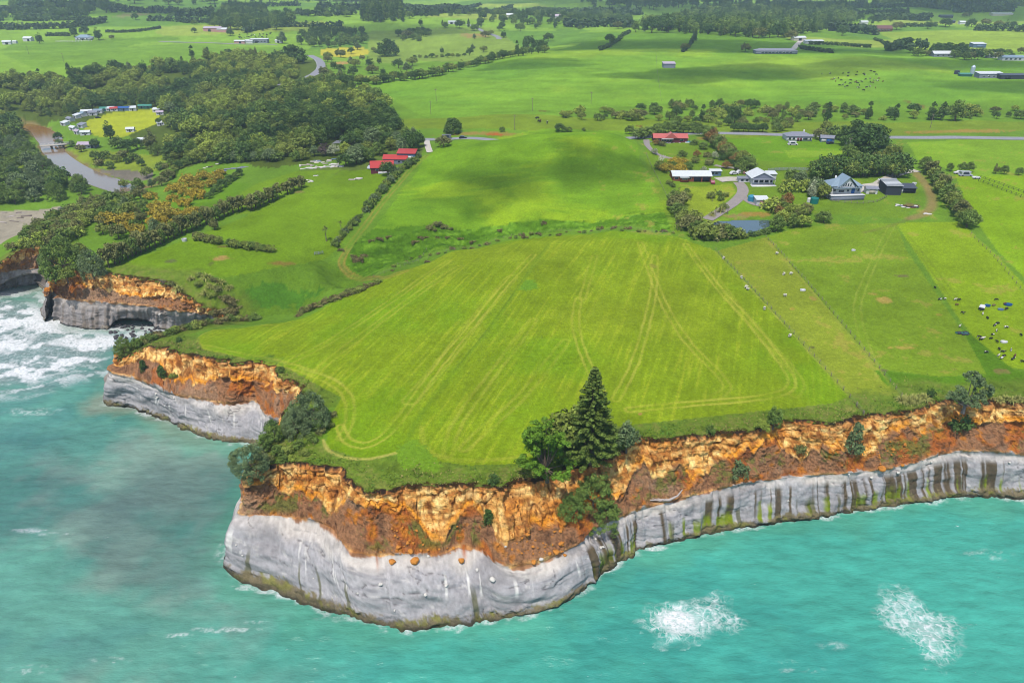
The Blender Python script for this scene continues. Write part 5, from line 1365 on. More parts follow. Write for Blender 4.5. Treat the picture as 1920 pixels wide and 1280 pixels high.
# creek band between hill paddocks
for q in scatter([(1040, 224), (1060, 212), (1200, 205), (1320, 198), (1500, 206), (1640, 212), (1920, 204), (1920, 224), (1700, 228), (1560, 226), (1330, 240), (1200, 226)], 120, _rs, 5.0):
    k = ['round_mid', 'round_olive', 'shrub_bright', 'round_bright', 'tall_mid', 'round_dark', 'round_brown'][_rs.randint(7)]
    put_tree(k, (q[0], q[1], float(Hs(q[0], q[1]))), _rs.uniform(3.5, 7.5), 'bushy tree in the creek line across the middle distance', 'tree', 'trees along the creek line', _rs.uniform(0.9, 1.3), 'creek_tree')
for (px, py, h, k, lab) in ((1377, 232, 14, 'tall_dark', 'tall dark tree alone in the creek line left of the bungalow'), (1550, 229, 13, 'poplar', 'tall columnar tree in the creek line above the grey roofed bungalow'), (1627, 224, 12, 'poplar', 'columnar tree behind the enormous roadside tree'), (1677, 226, 11, 'poplar', 'columnar tree right of the enormous roadside tree'),
                            (1745, 226, 12, 'poplar', 'left one of the dark columnar pair on the right creek line'), (1763, 226, 12, 'poplar', 'right one of the dark columnar pair on the right creek line'), (1790, 227, 15, 'tall_mid', 'tall bushy tree right of the dark columnar pair'), (1316, 228, 11, 'poplar', 'narrow dark tree in the left creek line'), (1340, 214, 8, 'poplar', 'small narrow dark tree on the far creek side'), (1268, 216, 8, 'tall_dark', 'dark tree at the middle of the left creek line')):
    tree(k, px, py, h, lab, name='creek_tree', w=1.0)
tree('macrocarpa', 850, 250, 10.5, 'big round dark tree beside the road at the hill foot', name='roadside_tree', w=0.95)
tree('round_dark', 1048, 247, 5.2, 'dark domed bush on the crest of the middle paddock', 'shrub', name='hill_bush', w=1.3)
tree('round_mid', 1065, 247, 3.4, 'smaller bush right of the dark domed crest bush', 'shrub', name='hill_bush', w=1.4)
tree('round_mid', 941, 247, 3.4, 'small round bush on the road bank', 'shrub', name='hill_bush')
tree('shrub_mid', 1094, 245, 2.2, 'tiny bush on the crest right of the domed bushes', 'shrub', name='hill_bush')
tree('round_brown', 832, 275, 6.6, 'yellow brown shrub by the farm driveway and road', 'shrub', name='roadside_bush', w=1.2)
row(['tall_grey', 'round_dark', 'tall_dark', 'round_grey', 'round_mid', 'round_olive'], [(752, 288), (768, 280), (778, 285), (745, 275), (760, 265), (736, 282), (775, 268), (785, 276), (722, 278), (700, 275), (712, 290), (690, 288), (728, 268), (705, 262)], 9.5, 'tall tree in the grove behind the red roofed house', 'grove behind the red roofed house', 'tree', 'garden_tree', 0.2, 1.0, 2)
row(['round_grey', 'round_dark', 'tall_grey', 'round_mid'], [(668, 308), (680, 304), (660, 300), (692, 302), (675, 296), (650, 312)], 8.6, 'dark garden tree left of the red roofed house', 'trees left of the red roofed house', 'tree', 'garden_tree', 0.15, 1.0, 2)
for (px, py, k, h, lab) in ((610, 292, 'round_plum', 7.0, 'dark plum coloured tree among the garden trees left of the red roofs'), (628, 292, 'round_silver', 6.4, 'pale leafless looking tree right of the plum coloured one'), (590, 293, 'round_grey', 6.0, 'grey green round tree left of the plum coloured one'), (566, 300, 'round_olive', 7.4, 'olive round tree at the left end of the garden trees'), (556, 302, 'round_mid', 6.6, 'green round tree left of the olive garden tree'), (648, 288, 'round_bright', 6.6, 'bright green tree right of the pale garden tree')):
    tree(k, px, py, h, lab, name='garden_tree')
tree('round_dark', 728, 330, 7.4, 'dark round tree standing before the red roofed house', name='garden_tree')

# ------------------------------------------------------------------ woods and far trees
def wood_mat():
    t = NT('woodland_leaves')
    t.col(t.vary(t.attr('col'), t.attr('v', 'Fac')))
    return t.set(0.7, 0.05)
WOODM = wood_mat()
def tree_mass(name, pts, hs, kinds, label, seed=1):
    """many far trees that read as one mass: points that carry copies of the trees standing in the wood"""
    rs = np.random.RandomState(seed)
    ks = sorted(set(kinds))
    me = bpy.data.meshes.new(name)
    me.from_pydata([tuple(map(float, p)) for p in pts], [], [])
    for nm, typ, val in (('size', 'FLOAT', [h / PROTO[k][0] for h, k in zip(hs, kinds)]), ('turn', 'FLOAT', rs.uniform(0, 6.283, len(pts))), ('pick', 'INT', [ks.index(k) for k in kinds])):
        at = me.attributes.new(nm, typ, 'POINT'); at.data.foreach_set('value', np.asarray(val, np.int32 if typ == 'INT' else np.float32))
    o = link(name, me); tag(o, label, None, None, 'stuff')
    g = bpy.data.node_groups.new(name + '_trees', 'GeometryNodeTree')
    g.interface.new_socket('Geometry', in_out='INPUT', socket_type='NodeSocketGeometry'); g.interface.new_socket('Geometry', in_out='OUTPUT', socket_type='NodeSocketGeometry')
    N = g.nodes.new; Lk = g.links.new
    gi = N('NodeGroupInput'); go = N('NodeGroupOutput'); ip = N('GeometryNodeInstanceOnPoints'); jn = N('GeometryNodeJoinGeometry')
    def named(nm, typ):
        q = N('GeometryNodeInputNamedAttribute'); q.data_type = typ; q.inputs[0].default_value = nm
        return [s for s in q.outputs if s.enabled and s.name == 'Attribute'][0]
    for k in reversed(ks):          # a join lists its last link first
        src = next(ob for ob in COL.objects if ob.data is PROTO[k][3])
        oi = N('GeometryNodeObjectInfo'); oi.transform_space = 'ORIGINAL'; oi.inputs['Object'].default_value = src; oi.inputs['As Instance'].default_value = True
        Lk(oi.outputs['Geometry'], jn.inputs[0])
    Lk(gi.outputs[0], ip.inputs['Points']); Lk(jn.outputs[0], ip.inputs['Instance']); ip.inputs['Pick Instance'].default_value = True
    Lk(named('pick', 'INT'), ip.inputs['Instance Index']); Lk(named('size', 'FLOAT'), ip.inputs['Scale'])
    cx = N('ShaderNodeCombineXYZ'); Lk(named('turn', 'FLOAT'), cx.inputs[2]); Lk(cx.outputs[0], ip.inputs['Rotation'])
    Lk(ip.outputs[0], go.inputs[0])
    md = o.modifiers.new('trees', 'NODES'); md.node_group = g
TINT = {'dark': (0.0497, 0.0828, 0.0304), 'mid': (0.0938, 0.1325, 0.0386), 'olive': (0.1628, 0.1739, 0.0497), 'bright': (0.2070, 0.2277, 0.0552), 'brown': (0.1242, 0.1132, 0.0621), 'pine': (0.0414, 0.0662, 0.0304), 'grey': (0.1035, 0.1311, 0.0897)}
WOOD = [(-80, 165), (0, 152), (60, 142), (130, 147), (200, 136), (300, 127), (350, 118), (400, 108), (470, 104), (530, 108), (552, 118), (560, 150), (610, 158), (690, 172), (722, 190), (722, 222), (748, 240), (738, 262), (700, 280), (640, 284),
        (550, 292), (500, 302), (420, 306), (350, 312), (322, 296), (322, 262), (318, 232), (304, 206), (285, 198), (205, 205), (120, 218), (66, 232), (60, 268), (0, 270), (-80, 275)]
rs_ = np.random.RandomState(41)
WP = gpoly(WOOD)
_lo = WP.min(0); _hi = WP.max(0)
gx, gy = np.meshgrid(np.arange(_lo[0], _hi[0], 7.4), np.arange(_lo[1], _hi[1], 7.4))
gx = gx.ravel() + rs_.uniform(-2.6, 2.6, gx.size); gy = gy.ravel() + rs_.uniform(-2.6, 2.6, gy.size)
keep = inside(WP, gx, gy)
_rd, _ = pdist(RIVER_LINE, gx, gy, 60.0)
_hr, _ = pdist(gpoly([(560, 152), (590, 140), (602, 126), (596, 112)]), gx, gy, 40)
keep &= (_rd > 15) & (_hr > 10) & (fbm(gx / 34, gy / 34, 205, 2) < 0.5)
gx = gx[keep]; gy = gy[keep]; gz = Hs(gx, gy)
# which tone grows where
tn = fbm(gx / 45, gy / 45, 201, 3) + 0.5 * rs_.normal(size=len(gx)) + 0.1
dd = np.stack([gx, gy, gz - CAMZ], 1); dep_ = dd @ FW
wpx = 960 + dd[:, 0] / dep_ * FPX; wpy = 640 - (dd @ UP) / dep_ * FPX
tn += np.where((wpx > 380) & (wpy < 215), 0.35, 0) - np.where((wpx > 440) & (wpy > 215), 0.75, 0) + np.where((wpx < 300) & (wpy > 165), 0.25, 0)
order = np.argsort(gy)
near_i = order[:290]; far_i = order[290:]
for i in near_i:
    k = 'dark' if tn[i] < -0.35 else 'mid' if tn[i] < 0.15 else 'olive' if tn[i] < 0.7 else 'bright'
    kind = ('round_' if rs_.rand() < 0.62 else 'tall_') + k
    lab = {'dark': 'dark green tree in the dense wood between campground and red roofed house', 'mid': 'mid green tree in the dense wood between campground and red roofed house', 'olive': 'olive green tree in the dense wood between campground and red roofed house', 'bright': 'bright yellow green tree in the dense wood between campground and red roofed house'}[k]
    put_tree(kind, (gx[i], gy[i], gz[i] - 0.3), 6 + 7.5 * rs_.rand() ** 1.8, lab, 'tree', {'dark': 'dark trees of the wood', 'mid': 'green trees of the wood', 'olive': 'olive trees of the wood', 'bright': 'yellow green trees of the wood'}[k], rs_.uniform(0.9, 1.25), 'wood_tree', parts=False)
tl = ['round_bright' if tn[i] > 0.75 else ('round_' if rs_.rand() < 0.6 else 'tall_') + ('dark' if tn[i] < -0.3 else 'mid' if tn[i] < 0.2 else 'olive') for i in far_i]
# taller trees standing up out of the wood along its far rim
for (px, py, h, k, lab) in ((76, 152, 11, 'poplar', 'dark tree at the wood rim nearest the left edge'), (133, 150, 15, 'conifer_dark', 'pointed dark conifer on the wood rim at the left'), (170, 146, 12, 'round_dark', 'broad dark tree on the wood rim right of the pointed conifer'), (186, 148, 12, 'conifer_dark', 'slim conifer beside the broad dark rim tree'), (243, 136, 11, 'tall_grey', 'grey green tree standing up from the wood rim'),
                           (361, 110, 14, 'poplar', 'columnar tree rising over the far wood rim'), (392, 112, 13, 'conifer_dark', 'dark conifer right of the columnar rim tree'), (343, 126, 11, 'conifer_green', 'green conifer left of the columnar rim tree'), (430, 108, 10, 'round_dark', 'dark round tree on the far wood rim'), (478, 106, 11, 'tall_brown', 'brownish tree on the far wood rim near the road'),
                           (552, 118, 22, 'macrocarpa', 'huge dark tree at the inner side of the road bend'), (728, 105, 24, 'macrocarpa', 'huge dark pine standing in the valley beyond the road'), (110, 262, 6, 'round_dark', 'dark bush on the river bank below the wood')):
    tree(k, px, py, h, lab, name='rim_tree')
# riverside and camp trees
for (px, py, h, k, lab) in ((208, 262, 13, 'tall_dark', 'tall dark tree on the camp lawn edge'), (284, 280, 14, 'tall_brown', 'tall dark tree below the camp tents'), (112, 276, 6, 'round_grey', 'grey bush beside the river at the cabins'), (135, 275, 5, 'round_mid', 'green bush between river and lodge'), (153, 285, 6.0, 'round_brown', 'brown round tree by the river bridge'), (180, 278, 7.0, 'round_dark', 'dark tree right of the long lodge'),
                           (240, 285, 9, 'round_dark', 'big rounded tree in front of the camp lawn'), (222, 278, 9, 'round_mid', 'green tree in front of the camp lawn'), (258, 280, 8, 'round_dark', 'dark tree right of the big rounded camp tree'), (296, 290, 8.0, 'pohutukawa_green', 'dark domed tree below the camp drive'), (300, 235, 6, 'round_dark', 'round tree by the caravans on the camp lawn'), (320, 212, 10, 'round_grey', 'silvery willow at the right end of the camp lawn'),
                           (335, 214, 11, 'poplar', 'dark columnar tree beside the silvery willow')):
    tree(k, px, py, h, lab, name='camp_tree')
row(['round_mid', 'shrub_mid', 'round_olive', 'round_dark', 'shrub_brown'], [(180, 300), (196, 296), (222, 304), (240, 308), (190, 310), (212, 300), (252, 300), (262, 306), (268, 312), (310, 316), (320, 308), (300, 318), (330, 322), (340, 318), (232, 296), (205, 316), (312, 300), (326, 300)], 5.4, 'bushy tree on the river flat below the camp', 'trees on the river flat', 'tree', 'flat_tree', 0.3, 1.0, 3)
row(['round_dark', 'round_grey', 'shrub_mid'], along([(400, 300), (440, 306), (480, 300), (520, 302)], 12), 6.0, 'dark bush along the lower wood edge above the yards', 'bushes along the lower wood edge', 'tree', 'edge_tree', 0.25, 1.0, 3)
# tree line between the wide paddock and the valley
row(['round_mid', 'round_olive', 'round_dark', 'tall_dark'], along([(614, 158), (660, 156), (700, 158), (740, 152), (800, 146), (840, 136), (900, 122), (960, 106), (1020, 98)], 58), 8.0, 'tree in the line along the far left edge of the wide paddock', 'tree line of the wide paddock', 'tree', 'line_tree', 0.25, 1.1, 4)
row(['tall_dark', 'poplar', 'round_dark'], [(985, 92), (1000, 95), (1012, 96), (1022, 97), (970, 97), (992, 88)], 14, 'tall dark tree at the right end of the paddock tree line', 'tall trees ending the tree line', 'tree', 'line_tree', 0.15, 1.0, 2)
row(['round_brown', 'tall_dark', 'round_dark', 'tall_grey', 'round_olive'], [(610, 140), (625, 130), (640, 135), (655, 120), (668, 128), (680, 112), (690, 125), (655, 100), (672, 95), (700, 96), (640, 108), (712, 120), (745, 130), (760, 134), (770, 125), (700, 140), (720, 142), (660, 145), (640, 150), (620, 112), (612, 118), (830, 100), (878, 103), (890, 95), (905, 98), (765, 70), (780, 65), (748, 68), (892, 74), (920, 66), (912, 70), (940, 70), (1030, 80)], 9.5, 'dark valley tree beyond the tall road bend', 'trees of the valley beyond the bend', 'tree', 'valley_tree', 0.3, 1.1, 4)
row(['round_dark', 'round_olive', 'shrub_mid'], along([(778, 110), (830, 108), (870, 106)], 10), 5, 'bush in the low hedge across the valley floor', 'hedge across the valley floor', 'shrub', 'hedge_bush', 0.2, 1.2, 2)
for (px, py, h, k, lab) in ((1143, 82, 12, 'round_dark', 'lone round tree by the hedge on the far paddock'), (969, 55, 10, 'tall_dark', 'lone upright tree in the bright far paddock'), (1088, 57, 8, 'round_mid', 'small tree on the bright far paddock'), (1283, 95, 9, 'round_brown', 'brown tree at the foot of the far sunken hedge'), (1303, 78, 12, 'poplar', 'columnar tree at the top of the far sunken hedge'), (1397, 98, 11, 'round_brown', 'lone brown round tree left of the long grey house'),
                           (75, 82, 14, 'tall_dark', 'vase shaped lone tree left of the far white fence'), (140, 70, 17, 'tall_dark', 'left tall tree behind the far white house'), (160, 66, 14, 'round_dark', 'middle tree behind the far white house'), (186, 76, 17, 'tall_dark', 'tall tree right of the far white house'), (210, 74, 7, 'round_brown', 'small tree right of the far white house trees'), (255, 38, 12, 'round_dark', 'lone tree on the far pale paddock'),
                           (432, 68, 10, 'round_dark', 'dark clump left of the roadside store'), (530, 82, 18, 'tall_grey', 'tall thin tree behind the roadside store'), (565, 84, 16, 'tall_dark', 'dark tall tree right of the roadside store'), (365, 62, 8, 'round_dark', 'small round tree left of the far depot')):
    tree(k, px, py, h, lab, name='far_tree')
# clipped shelter belts far off: each is one long hedge
def belt(pts, h, w, tint, label, seed=0):
    P_ = smooth_line(gpoly(pts), min(4.0, h * 0.42))
    rs = np.random.RandomState(300 + seed); cl = []
    n = len(P_)
    for i in range(n):
        for k in range(5):
            q = P_[i] + rs.normal(size=2) * w * 0.28
            cl.append((q[0], q[1], float(H0(q[0], q[1])) + h * rs.uniform(0.15, 0.85), h * 0.28, 1.0))
    v, f, a = leaves_on(cl, 9, h * 0.34, rs)
    me = mesh_np('shelter_belt', v, f, WOODM, False, {'col': np.broadcast_to(np.array(tint), (len(v), 3))}, {'v': a})
    tag(link('shelter_belt', me), label, 'hedge', 'far shelter belts')
BELTS = [([(0, 55), (70, 55), (140, 52), (198, 42)], 9, 'long dark belt bending up behind the far white fence'), ([(45, 40), (170, 40)], 7, 'straight belt between pale paddocks at the far left'), ([(280, 40), (340, 42), (424, 46)], 9, 'belt left of the far dark wood'), ([(200, 61), (260, 60), (300, 54)], 4, 'low curving hedge on the far left paddock'),
         ([(90, 68), (130, 68)], 5, 'short hedge left of the far white house'), ([(1125, 95), (1150, 83), (1180, 62)], 4, 'dark hedge climbing past the lone round tree'), ([(1280, 98), (1296, 82), (1304, 64)], 3.5, 'sunken hedge right of the lone brown tree'), ([(1520, 84), (1630, 90)], 4, 'low clipped hedge right of the white roofed sheds'),
         ([(1668, 96), (1700, 92), (1728, 94)], 11, 'tall clipped belt left of the dark farmstead trees'), ([(1560, 18), (1650, 16), (1780, 20)], 9, 'belt across the far right plain'), ([(1690, 52), (1755, 50)], 6, 'short belt beside the far red brown house'), ([(1640, 75), (1665, 88)], 3, 'thin hedge descending from the red brown house'),
         ([(1500, 92), (1560, 100)], 4, 'garden hedge right of the long grey house'), ([(0, 24), (38, 26)], 14, 'dark block of trees in the far left corner'), ([(1820, 98), (1870, 100)], 4, 'thin hedge behind the right farmstead'), ([(1560, 38), (1600, 34)], 10, 'belt edge below the far wood'), ([(460, 62), (520, 52), (640, 50)], 8, 'scrubby belt above the roadside store'),
         ([(1000, 22), (1180, 20)], 9, 'pale belt beyond the far white cottages'), ([(720, 14), (900, 12)], 8, 'belt on the far plain behind the pine block')]
for i, (p_, h_, lab) in enumerate(BELTS):
    belt(p_, h_, h_ * 0.8, TINT['dark'] if i % 3 else TINT['pine'], lab, i)
tree_mass('woodland', [(gx[i], gy[i], gz[i]) for i in far_i], 5.5 + 8.5 * rs_.rand(len(far_i)) ** 2.0, tl, 'dense mixed wood covering the valley side behind the campground', 5)
for i, p_ in enumerate((((30, 32), (160, 30)), ((210, 24), (330, 26)), ((330, 34), (400, 30)), ((560, 30), (660, 28)), ((600, 18), (680, 20)), ((770, 30), (880, 26)), ((800, 20), (960, 16)), ((1060, 50), (1180, 52)), ((1090, 30), (1200, 28)), ((1600, 28), (1700, 26)),
                        ((1640, 40), (1740, 38)), ((1790, 24), (1900, 22)), ((1830, 58), (1920, 60)), ((1560, 58), (1640, 66)), ((40, 16), (200, 14)), ((420, 14), (560, 12)), ((1450, 10), (1620, 10)), ((1700, 14), (1860, 12)))):
    belt(list(p_), 9 + (i % 3) * 3, 8, TINT['pine'] if i % 2 else TINT['dark'], 'long dark shelter belt crossing the distant plain', 40 + i)
# far woods: read as masses
KMAP = {'cone': {'pine': 'conifer_dark', 'dark': 'conifer_green'}, 'round': {'dark': 'round_dark', 'pine': 'conifer_dark', 'mid': 'round_mid', 'brown': 'tall_dark', 'grey': 'tall_mid'}}
def far_wood(name, poly_, step, h0, h1, tints, label, shape, seed):
    P_ = gpoly(poly_); lo = P_.min(0); hi = P_.max(0); rs = np.random.RandomState(seed)
    x, y = np.meshgrid(np.arange(lo[0], hi[0], step), np.arange(lo[1], hi[1], step))
    x = x.ravel() + rs.uniform(-step * .45, step * .45, x.size); y = y.ravel() + rs.uniform(-step * .45, step * .45, y.size)
    k = inside(P_, x, y)
    if name == 'scattered_trees': k &= fbm(x / 170, y / 110, 77, 2) > 0.28
    x = x[k]; y = y[k]
    if len(x) > 700:
        s = rs.choice(len(x), 700, replace=False); x = x[s]; y = y[s]
    z = H0(x, y)
    tree_mass(name, np.stack([x, y, z], 1), rs.uniform(h0, h1, len(x)), [KMAP[shape][tints[rs.randint(len(tints))]] for _ in x], label, seed)
far_wood('far_wood', [(392, 50), (420, 30), (440, 16), (480, 20), (512, 40), (540, 36), (560, 44), (520, 56), (470, 60), (440, 58)], 15, 12, 20, ['dark', 'pine', 'brown', 'mid'], 'dark wood on the left of the far country', 'round', 61)
far_wood('pine_block', [(676, 40), (690, 14), (752, 12), (756, 38), (720, 44)], 14, 22, 30, ['pine', 'pine', 'dark'], 'square block of dark pines in the far middle', 'cone', 62)
far_wood('far_wood', [(1180, 62), (1230, 50), (1300, 28), (1380, 14), (1480, 12), (1570, 18), (1600, 38), (1585, 52), (1500, 68), (1440, 72), (1330, 68)], 16, 14, 24, ['dark', 'pine', 'mid', 'grey'], 'broad dark wood filling the far right valley', 'round', 63)
far_wood('far_wood', [(890, 34), (940, 26), (1010, 18), (1060, 24), (1180, 34), (1180, 46), (1080, 44), (960, 46), (900, 50)], 22, 8, 15, ['dark', 'mid', 'brown'], 'scattered dark trees around the far white cottages', 'round', 64)
far_wood('far_wood', [(0, 14), (120, 12), (240, 18), (220, 26), (120, 34), (40, 34)], 26, 12, 20, ['dark', 'pine', 'grey'], 'dark gully trees at the top left', 'round', 65)
far_wood('far_wood', [(1080, 6), (1440, 4), (1440, 14), (1250, 20), (1100, 18)], 36, 20, 32, ['dark', 'pine', 'grey'], 'hazy wooded hills along the top of the picture', 'round', 66)
far_wood('far_wood', [(200, 2), (700, 2), (720, 10), (400, 10), (240, 10)], 44, 16, 28, ['dark', 'pine', 'mid'], 'hazy tree covered rise at the top left of the picture', 'round', 67)
far_wood('far_wood', [(1600, 4), (1920, 6), (1920, 16), (1760, 22), (1640, 14)], 40, 12, 22, ['dark', 'mid', 'grey'], 'scattered hazy trees at the top right of the picture', 'round', 68)
far_wood('far_wood', [(560, 70), (600, 58), (680, 62), (690, 84), (640, 92), (580, 88)], 13, 7, 12, ['dark', 'brown', 'mid'], 'scrubby wood left of the steep valley hill', 'round', 69)
far_wood('far_wood', [(742, 66), (790, 56), (810, 66), (790, 78), (750, 76)], 11, 6, 9, ['dark', 'mid', 'grey'], 'dark scrub at the foot of the steep valley hill', 'round', 70)
far_wood('scattered_trees', [(0, 8), (1920, 8), (1920, 44), (1650, 46), (1200, 44), (950, 60), (760, 52), (560, 54), (300, 50), (0, 46)], 30, 7, 14, ['dark', 'mid', 'brown', 'pine'], 'scattered trees over the far country', 'round', 72)
# trees by the right hand farmsteads, far
row(['macrocarpa'], [(1755, 104), (1775, 103), (1796, 106)], 15, 'big dark clipped tree behind the right farmstead', 'big dark trees behind the right farmstead', 'tree', 'farmstead_tree', 0.1, 1.1)
row(['round_dark', 'round_mid', 'round_brown'], [(1712, 105), (1722, 106), (1735, 106), (1708, 100), (1808, 112), (1822, 113), (1832, 113), (1850, 108), (1870, 112), (1895, 110), (1890, 102), (1912, 100), (1876, 102), (1790, 110)], 8, 'tree around the right farmstead beyond the wide paddock', 'trees around the right farmstead', 'tree', 'farmstead_tree', 0.25, 1.1, 2)
row(['tall_dark', 'round_dark', 'round_brown'], [(1815, 52), (1820, 50), (1850, 48), (1740, 54), (1770, 50), (1870, 50), (1885, 55), (1900, 52), (1680, 55), (1600, 62), (1580, 66), (1482, 74), (1470, 72), (1440, 72), (1420, 72), (1400, 70), (1380, 68), (1355, 66), (1330, 66), (1240, 56), (1255, 58), (1170, 56), (1180, 52), (1160, 55), (1820, 30), (1830, 25), (1810, 34)], 12, 'dark tree scattered over the far right plain', 'trees scattered over the far right plain', 'tree', 'far_tree', 0.3, 1.1, 3)

# ------------------------------------------------------------------ rank grass on the cliff top
def rank_grass():
    rs = np.random.RandomState(71)
    near = (RPAR > 28) & (RPAR < 80)
    idx = np.nonzero(near)[0]
    n = 17000
    j = idx[rs.randint(len(idx), size=n)]
    off = rs.gamma(1.6, 1.9, n)
    p = EDGE[j] - RN[j] * (off - 0.12)[:, None] + rs.normal(size=(n, 2)) * 0.5
    # not inside the mown paddock
    NEARP = gpoly([(372, 632), (520, 606), (870, 468), (1150, 433), (1340, 470), (1592, 742), (1560, 756), (1240, 790), (1150, 800), (1100, 850), (1000, 868), (880, 872), (800, 862), (740, 850), (680, 862), (610, 838), (620, 780), (640, 745), (540, 690), (440, 668), (380, 655)])
    k = ~inside(NEARP, p[:, 0], p[:, 1]) & inside(COASTPOLY, p[:, 0], p[:, 1])
    p = p[k]; n = len(p)
    z = Hs(p[:, 0], p[:, 1])
    h = rs.uniform(0.06, 0.24, n); a = rs.uniform(0, 6.283, n); w = rs.uniform(0.08, 0.2, n)
    lean = rs.normal(size=(n, 2)) * 0.14
    V = np.empty((n, 4, 3)); c_, s_ = np.cos(a), np.sin(a)
    V[:, 0] = np.stack([p[:, 0] - c_ * w, p[:, 1] - s_ * w, z - 0.08], 1); V[:, 1] = np.stack([p[:, 0] + c_ * w, p[:, 1] + s_ * w, z - 0.08], 1)
    V[:, 2] = np.stack([p[:, 0] + c_ * w * 0.9 + lean[:, 0], p[:, 1] + s_ * w * 0.9 + lean[:, 1], z + h], 1); V[:, 3] = np.stack([p[:, 0] - c_ * w * 0.5 + lean[:, 0], p[:, 1] - s_ * w * 0.5 + lean[:, 1], z + h * 0.85], 1)
    tone = fbm(p[:, 0] / 6, p[:, 1] / 6, 301, 3)
    cl = np.where((tone + rs.normal(size=n) * 0.3 > 0.35)[:, None], S(164, 158, 92), np.where((tone < -0.25)[:, None], S(104, 142, 52), S(124, 152, 60)))
    me = mesh_np('rank_grass', V.reshape(-1, 3), np.arange(n * 4).reshape(-1, 4), WOODM, False, {'col': np.repeat(cl, 4, 0)}, {'v': np.repeat(rs.uniform(0.75, 1.25, n), 4)})
    tag(link('rank_grass', me), 'rank unmown grass along the cliff top', None, None, 'stuff')
rank_grass()

# ------------------------------------------------------------------ roads and drives
def asphalt(name, rgb):
    t = NT(name)
    f = t.noise(t.pos(), 0.7, 6, 0.65)
    t.col(t.vary(tuple(S(*rgb)), t.ramp(f, 0.25, 0.75, 0.82, 1.18)))
    t.bump(t.noise(t.pos(), 8, 3, 0.6), 0.3, 0.03)
    return t.set(0.9, 0.2)
ROADM = asphalt('chip_seal', (158, 158, 166)); CONC = asphalt('worn_concrete', (204, 196, 184)); DRIVE = asphalt('drive_seal', (164, 154, 150)); GRAVEL = asphalt('pale_gravel', (214, 206, 196))
WHITEP = plain('white_paint', S(240, 240, 240), 0.6, 0.3, 0.08)
def road(px_pts, half, mat, label, name='road', zoff=0.10, edge=True, step=3.0):
    ln = smooth_line(gpoly(px_pts) if not isinstance(px_pts, np.ndarray) else px_pts, step)
    o = ribbon(name, ln, half, zoff, mat, label)
    if edge:
        for off in (-half + 0.35, half - 0.35, 0.0):
            tn_ = np.gradient(ln, axis=0); tn_ /= np.linalg.norm(tn_, axis=1)[:, None] + 1e-9
            l2 = ln + np.stack([tn_[:, 1], -tn_[:, 0]], 1) * off
            q = ribbon('road_line', l2, 0.09 if off else 0.07, zoff + 0.012, WHITEP, None, cross=1); q.parent = o
    return o
def wroad(wpts, half, mat, label, name='road', zoff=0.10):
    ln = smooth_line(wpts, 4.0); return ribbon(name, ln, half, zoff, mat, label)
_re = gpoly([(1800, 258), (1920, 260), (2100, 262)])
road(np.concatenate([np.array([(-105, 426), (-70, 422), (-31, 419), (0, 413), (30, 410), (52, 413), (72, 423), (100, 436), (150, 440), (190, 436), (224, 429)], float), _re]), 4.2, ROADM, 'sealed road passing behind the middle paddock hill and across the right side')
road([(520, 160), (562, 152), (590, 139), (602, 126), (596, 112), (580, 104)], 4.6, ROADM, 'sealed road bending round the wood')
road([(876, 46), (900, 56), (930, 68), (936, 74)], 4.0, ROADM, 'distant road on the steep valley hill', edge=False)
road([(300, 78), (350, 80), (420, 82), (520, 84)], 3.5, ROADM, 'distant road past the roadside store', edge=False)
road([(800, 262), (802, 274), (806, 286)], 1.6, GRAVEL, 'gravel drive from the road down to the red roofed house', 'drive', edge=False)
road([(1212, 262), (1214, 274), (1226, 286), (1252, 296), (1290, 302)], 1.7, DRIVE, 'curving drive of the red roofed bungalow', 'drive', edge=False, step=1.5)
road([(1340, 310), (1362, 314), (1390, 316)], 1.5, DRIVE, 'drive behind the long white roofed building', 'drive', edge=False, step=1.5)
road([(1384, 342), (1392, 352), (1391, 364), (1376, 380), (1352, 396), (1326, 412)], 2.5, DRIVE, 'sloping sealed drive down to the pond', 'drive', edge=False, step=1.5)
road([(1392, 362), (1400, 376), (1416, 384), (1438, 388)], 1.3, DRIVE, 'gravel path curving to the water tank', 'path', edge=False, step=1.5)
road([(1640, 352), (1655, 340), (1690, 324), (1720, 320)], 2.6, CONC, 'concrete yard strip beside the dark barn', 'yard_paving', edge=False, step=1.5)
road([(1600, 358), (1625, 350), (1655, 346)], 3.4, GRAVEL, 'pale concrete yard right of the white gabled house', 'yard_paving', edge=False, step=1.5)
road([(1346, 338), (1370, 336), (1406, 338)], 3.6, CONC, 'concrete yard between the two white roofed buildings', 'yard_paving', edge=False, step=1.5)
road([(0, 288), (20, 293), (38, 304)], 1.6, DRIVE, 'narrow drive by the beach house', 'drive', edge=False, step=2)
road([(1488, 92), (1496, 82), (1504, 76)], 3, GRAVEL, 'pale track to the white roofed sheds', 'drive', edge=False)

# ------------------------------------------------------------------ buildings
def boxv(x0, x1, y0, y1, z0, z1):
    v = np.array([(x0, y0, z0), (x1, y0, z0), (x1, y1, z0), (x0, y1, z0), (x0, y0, z1), (x1, y0, z1), (x1, y1, z1), (x0, y1, z1)], float)
    f = np.array([(0, 3, 2, 1), (4, 5, 6, 7), (0, 1, 5, 4), (1, 2, 6, 5), (2, 3, 7, 6), (3, 0, 4, 7)])
    return v, f
def pbox(name, parent, b, mat):
    return link(name, mesh_np(name, *boxv(*b), mat), parent)
def prism(profile, a0, a1, axis='y'):
    """closed profile of (u,z) pushed along y (or x)"""
    n = len(profile); V = []
    for a in (a0, a1):
        for (u, z) in profile: V.append((u, a, z) if axis == 'y' else (a, u, z))
    F = [[i, (i + 1) % n, n + (i + 1) % n, n + i] for i in range(n)]
    me_f = [tuple(range(n))[::-1], tuple(range(n, 2 * n))]
    return V, F + [list(q) for q in me_f]
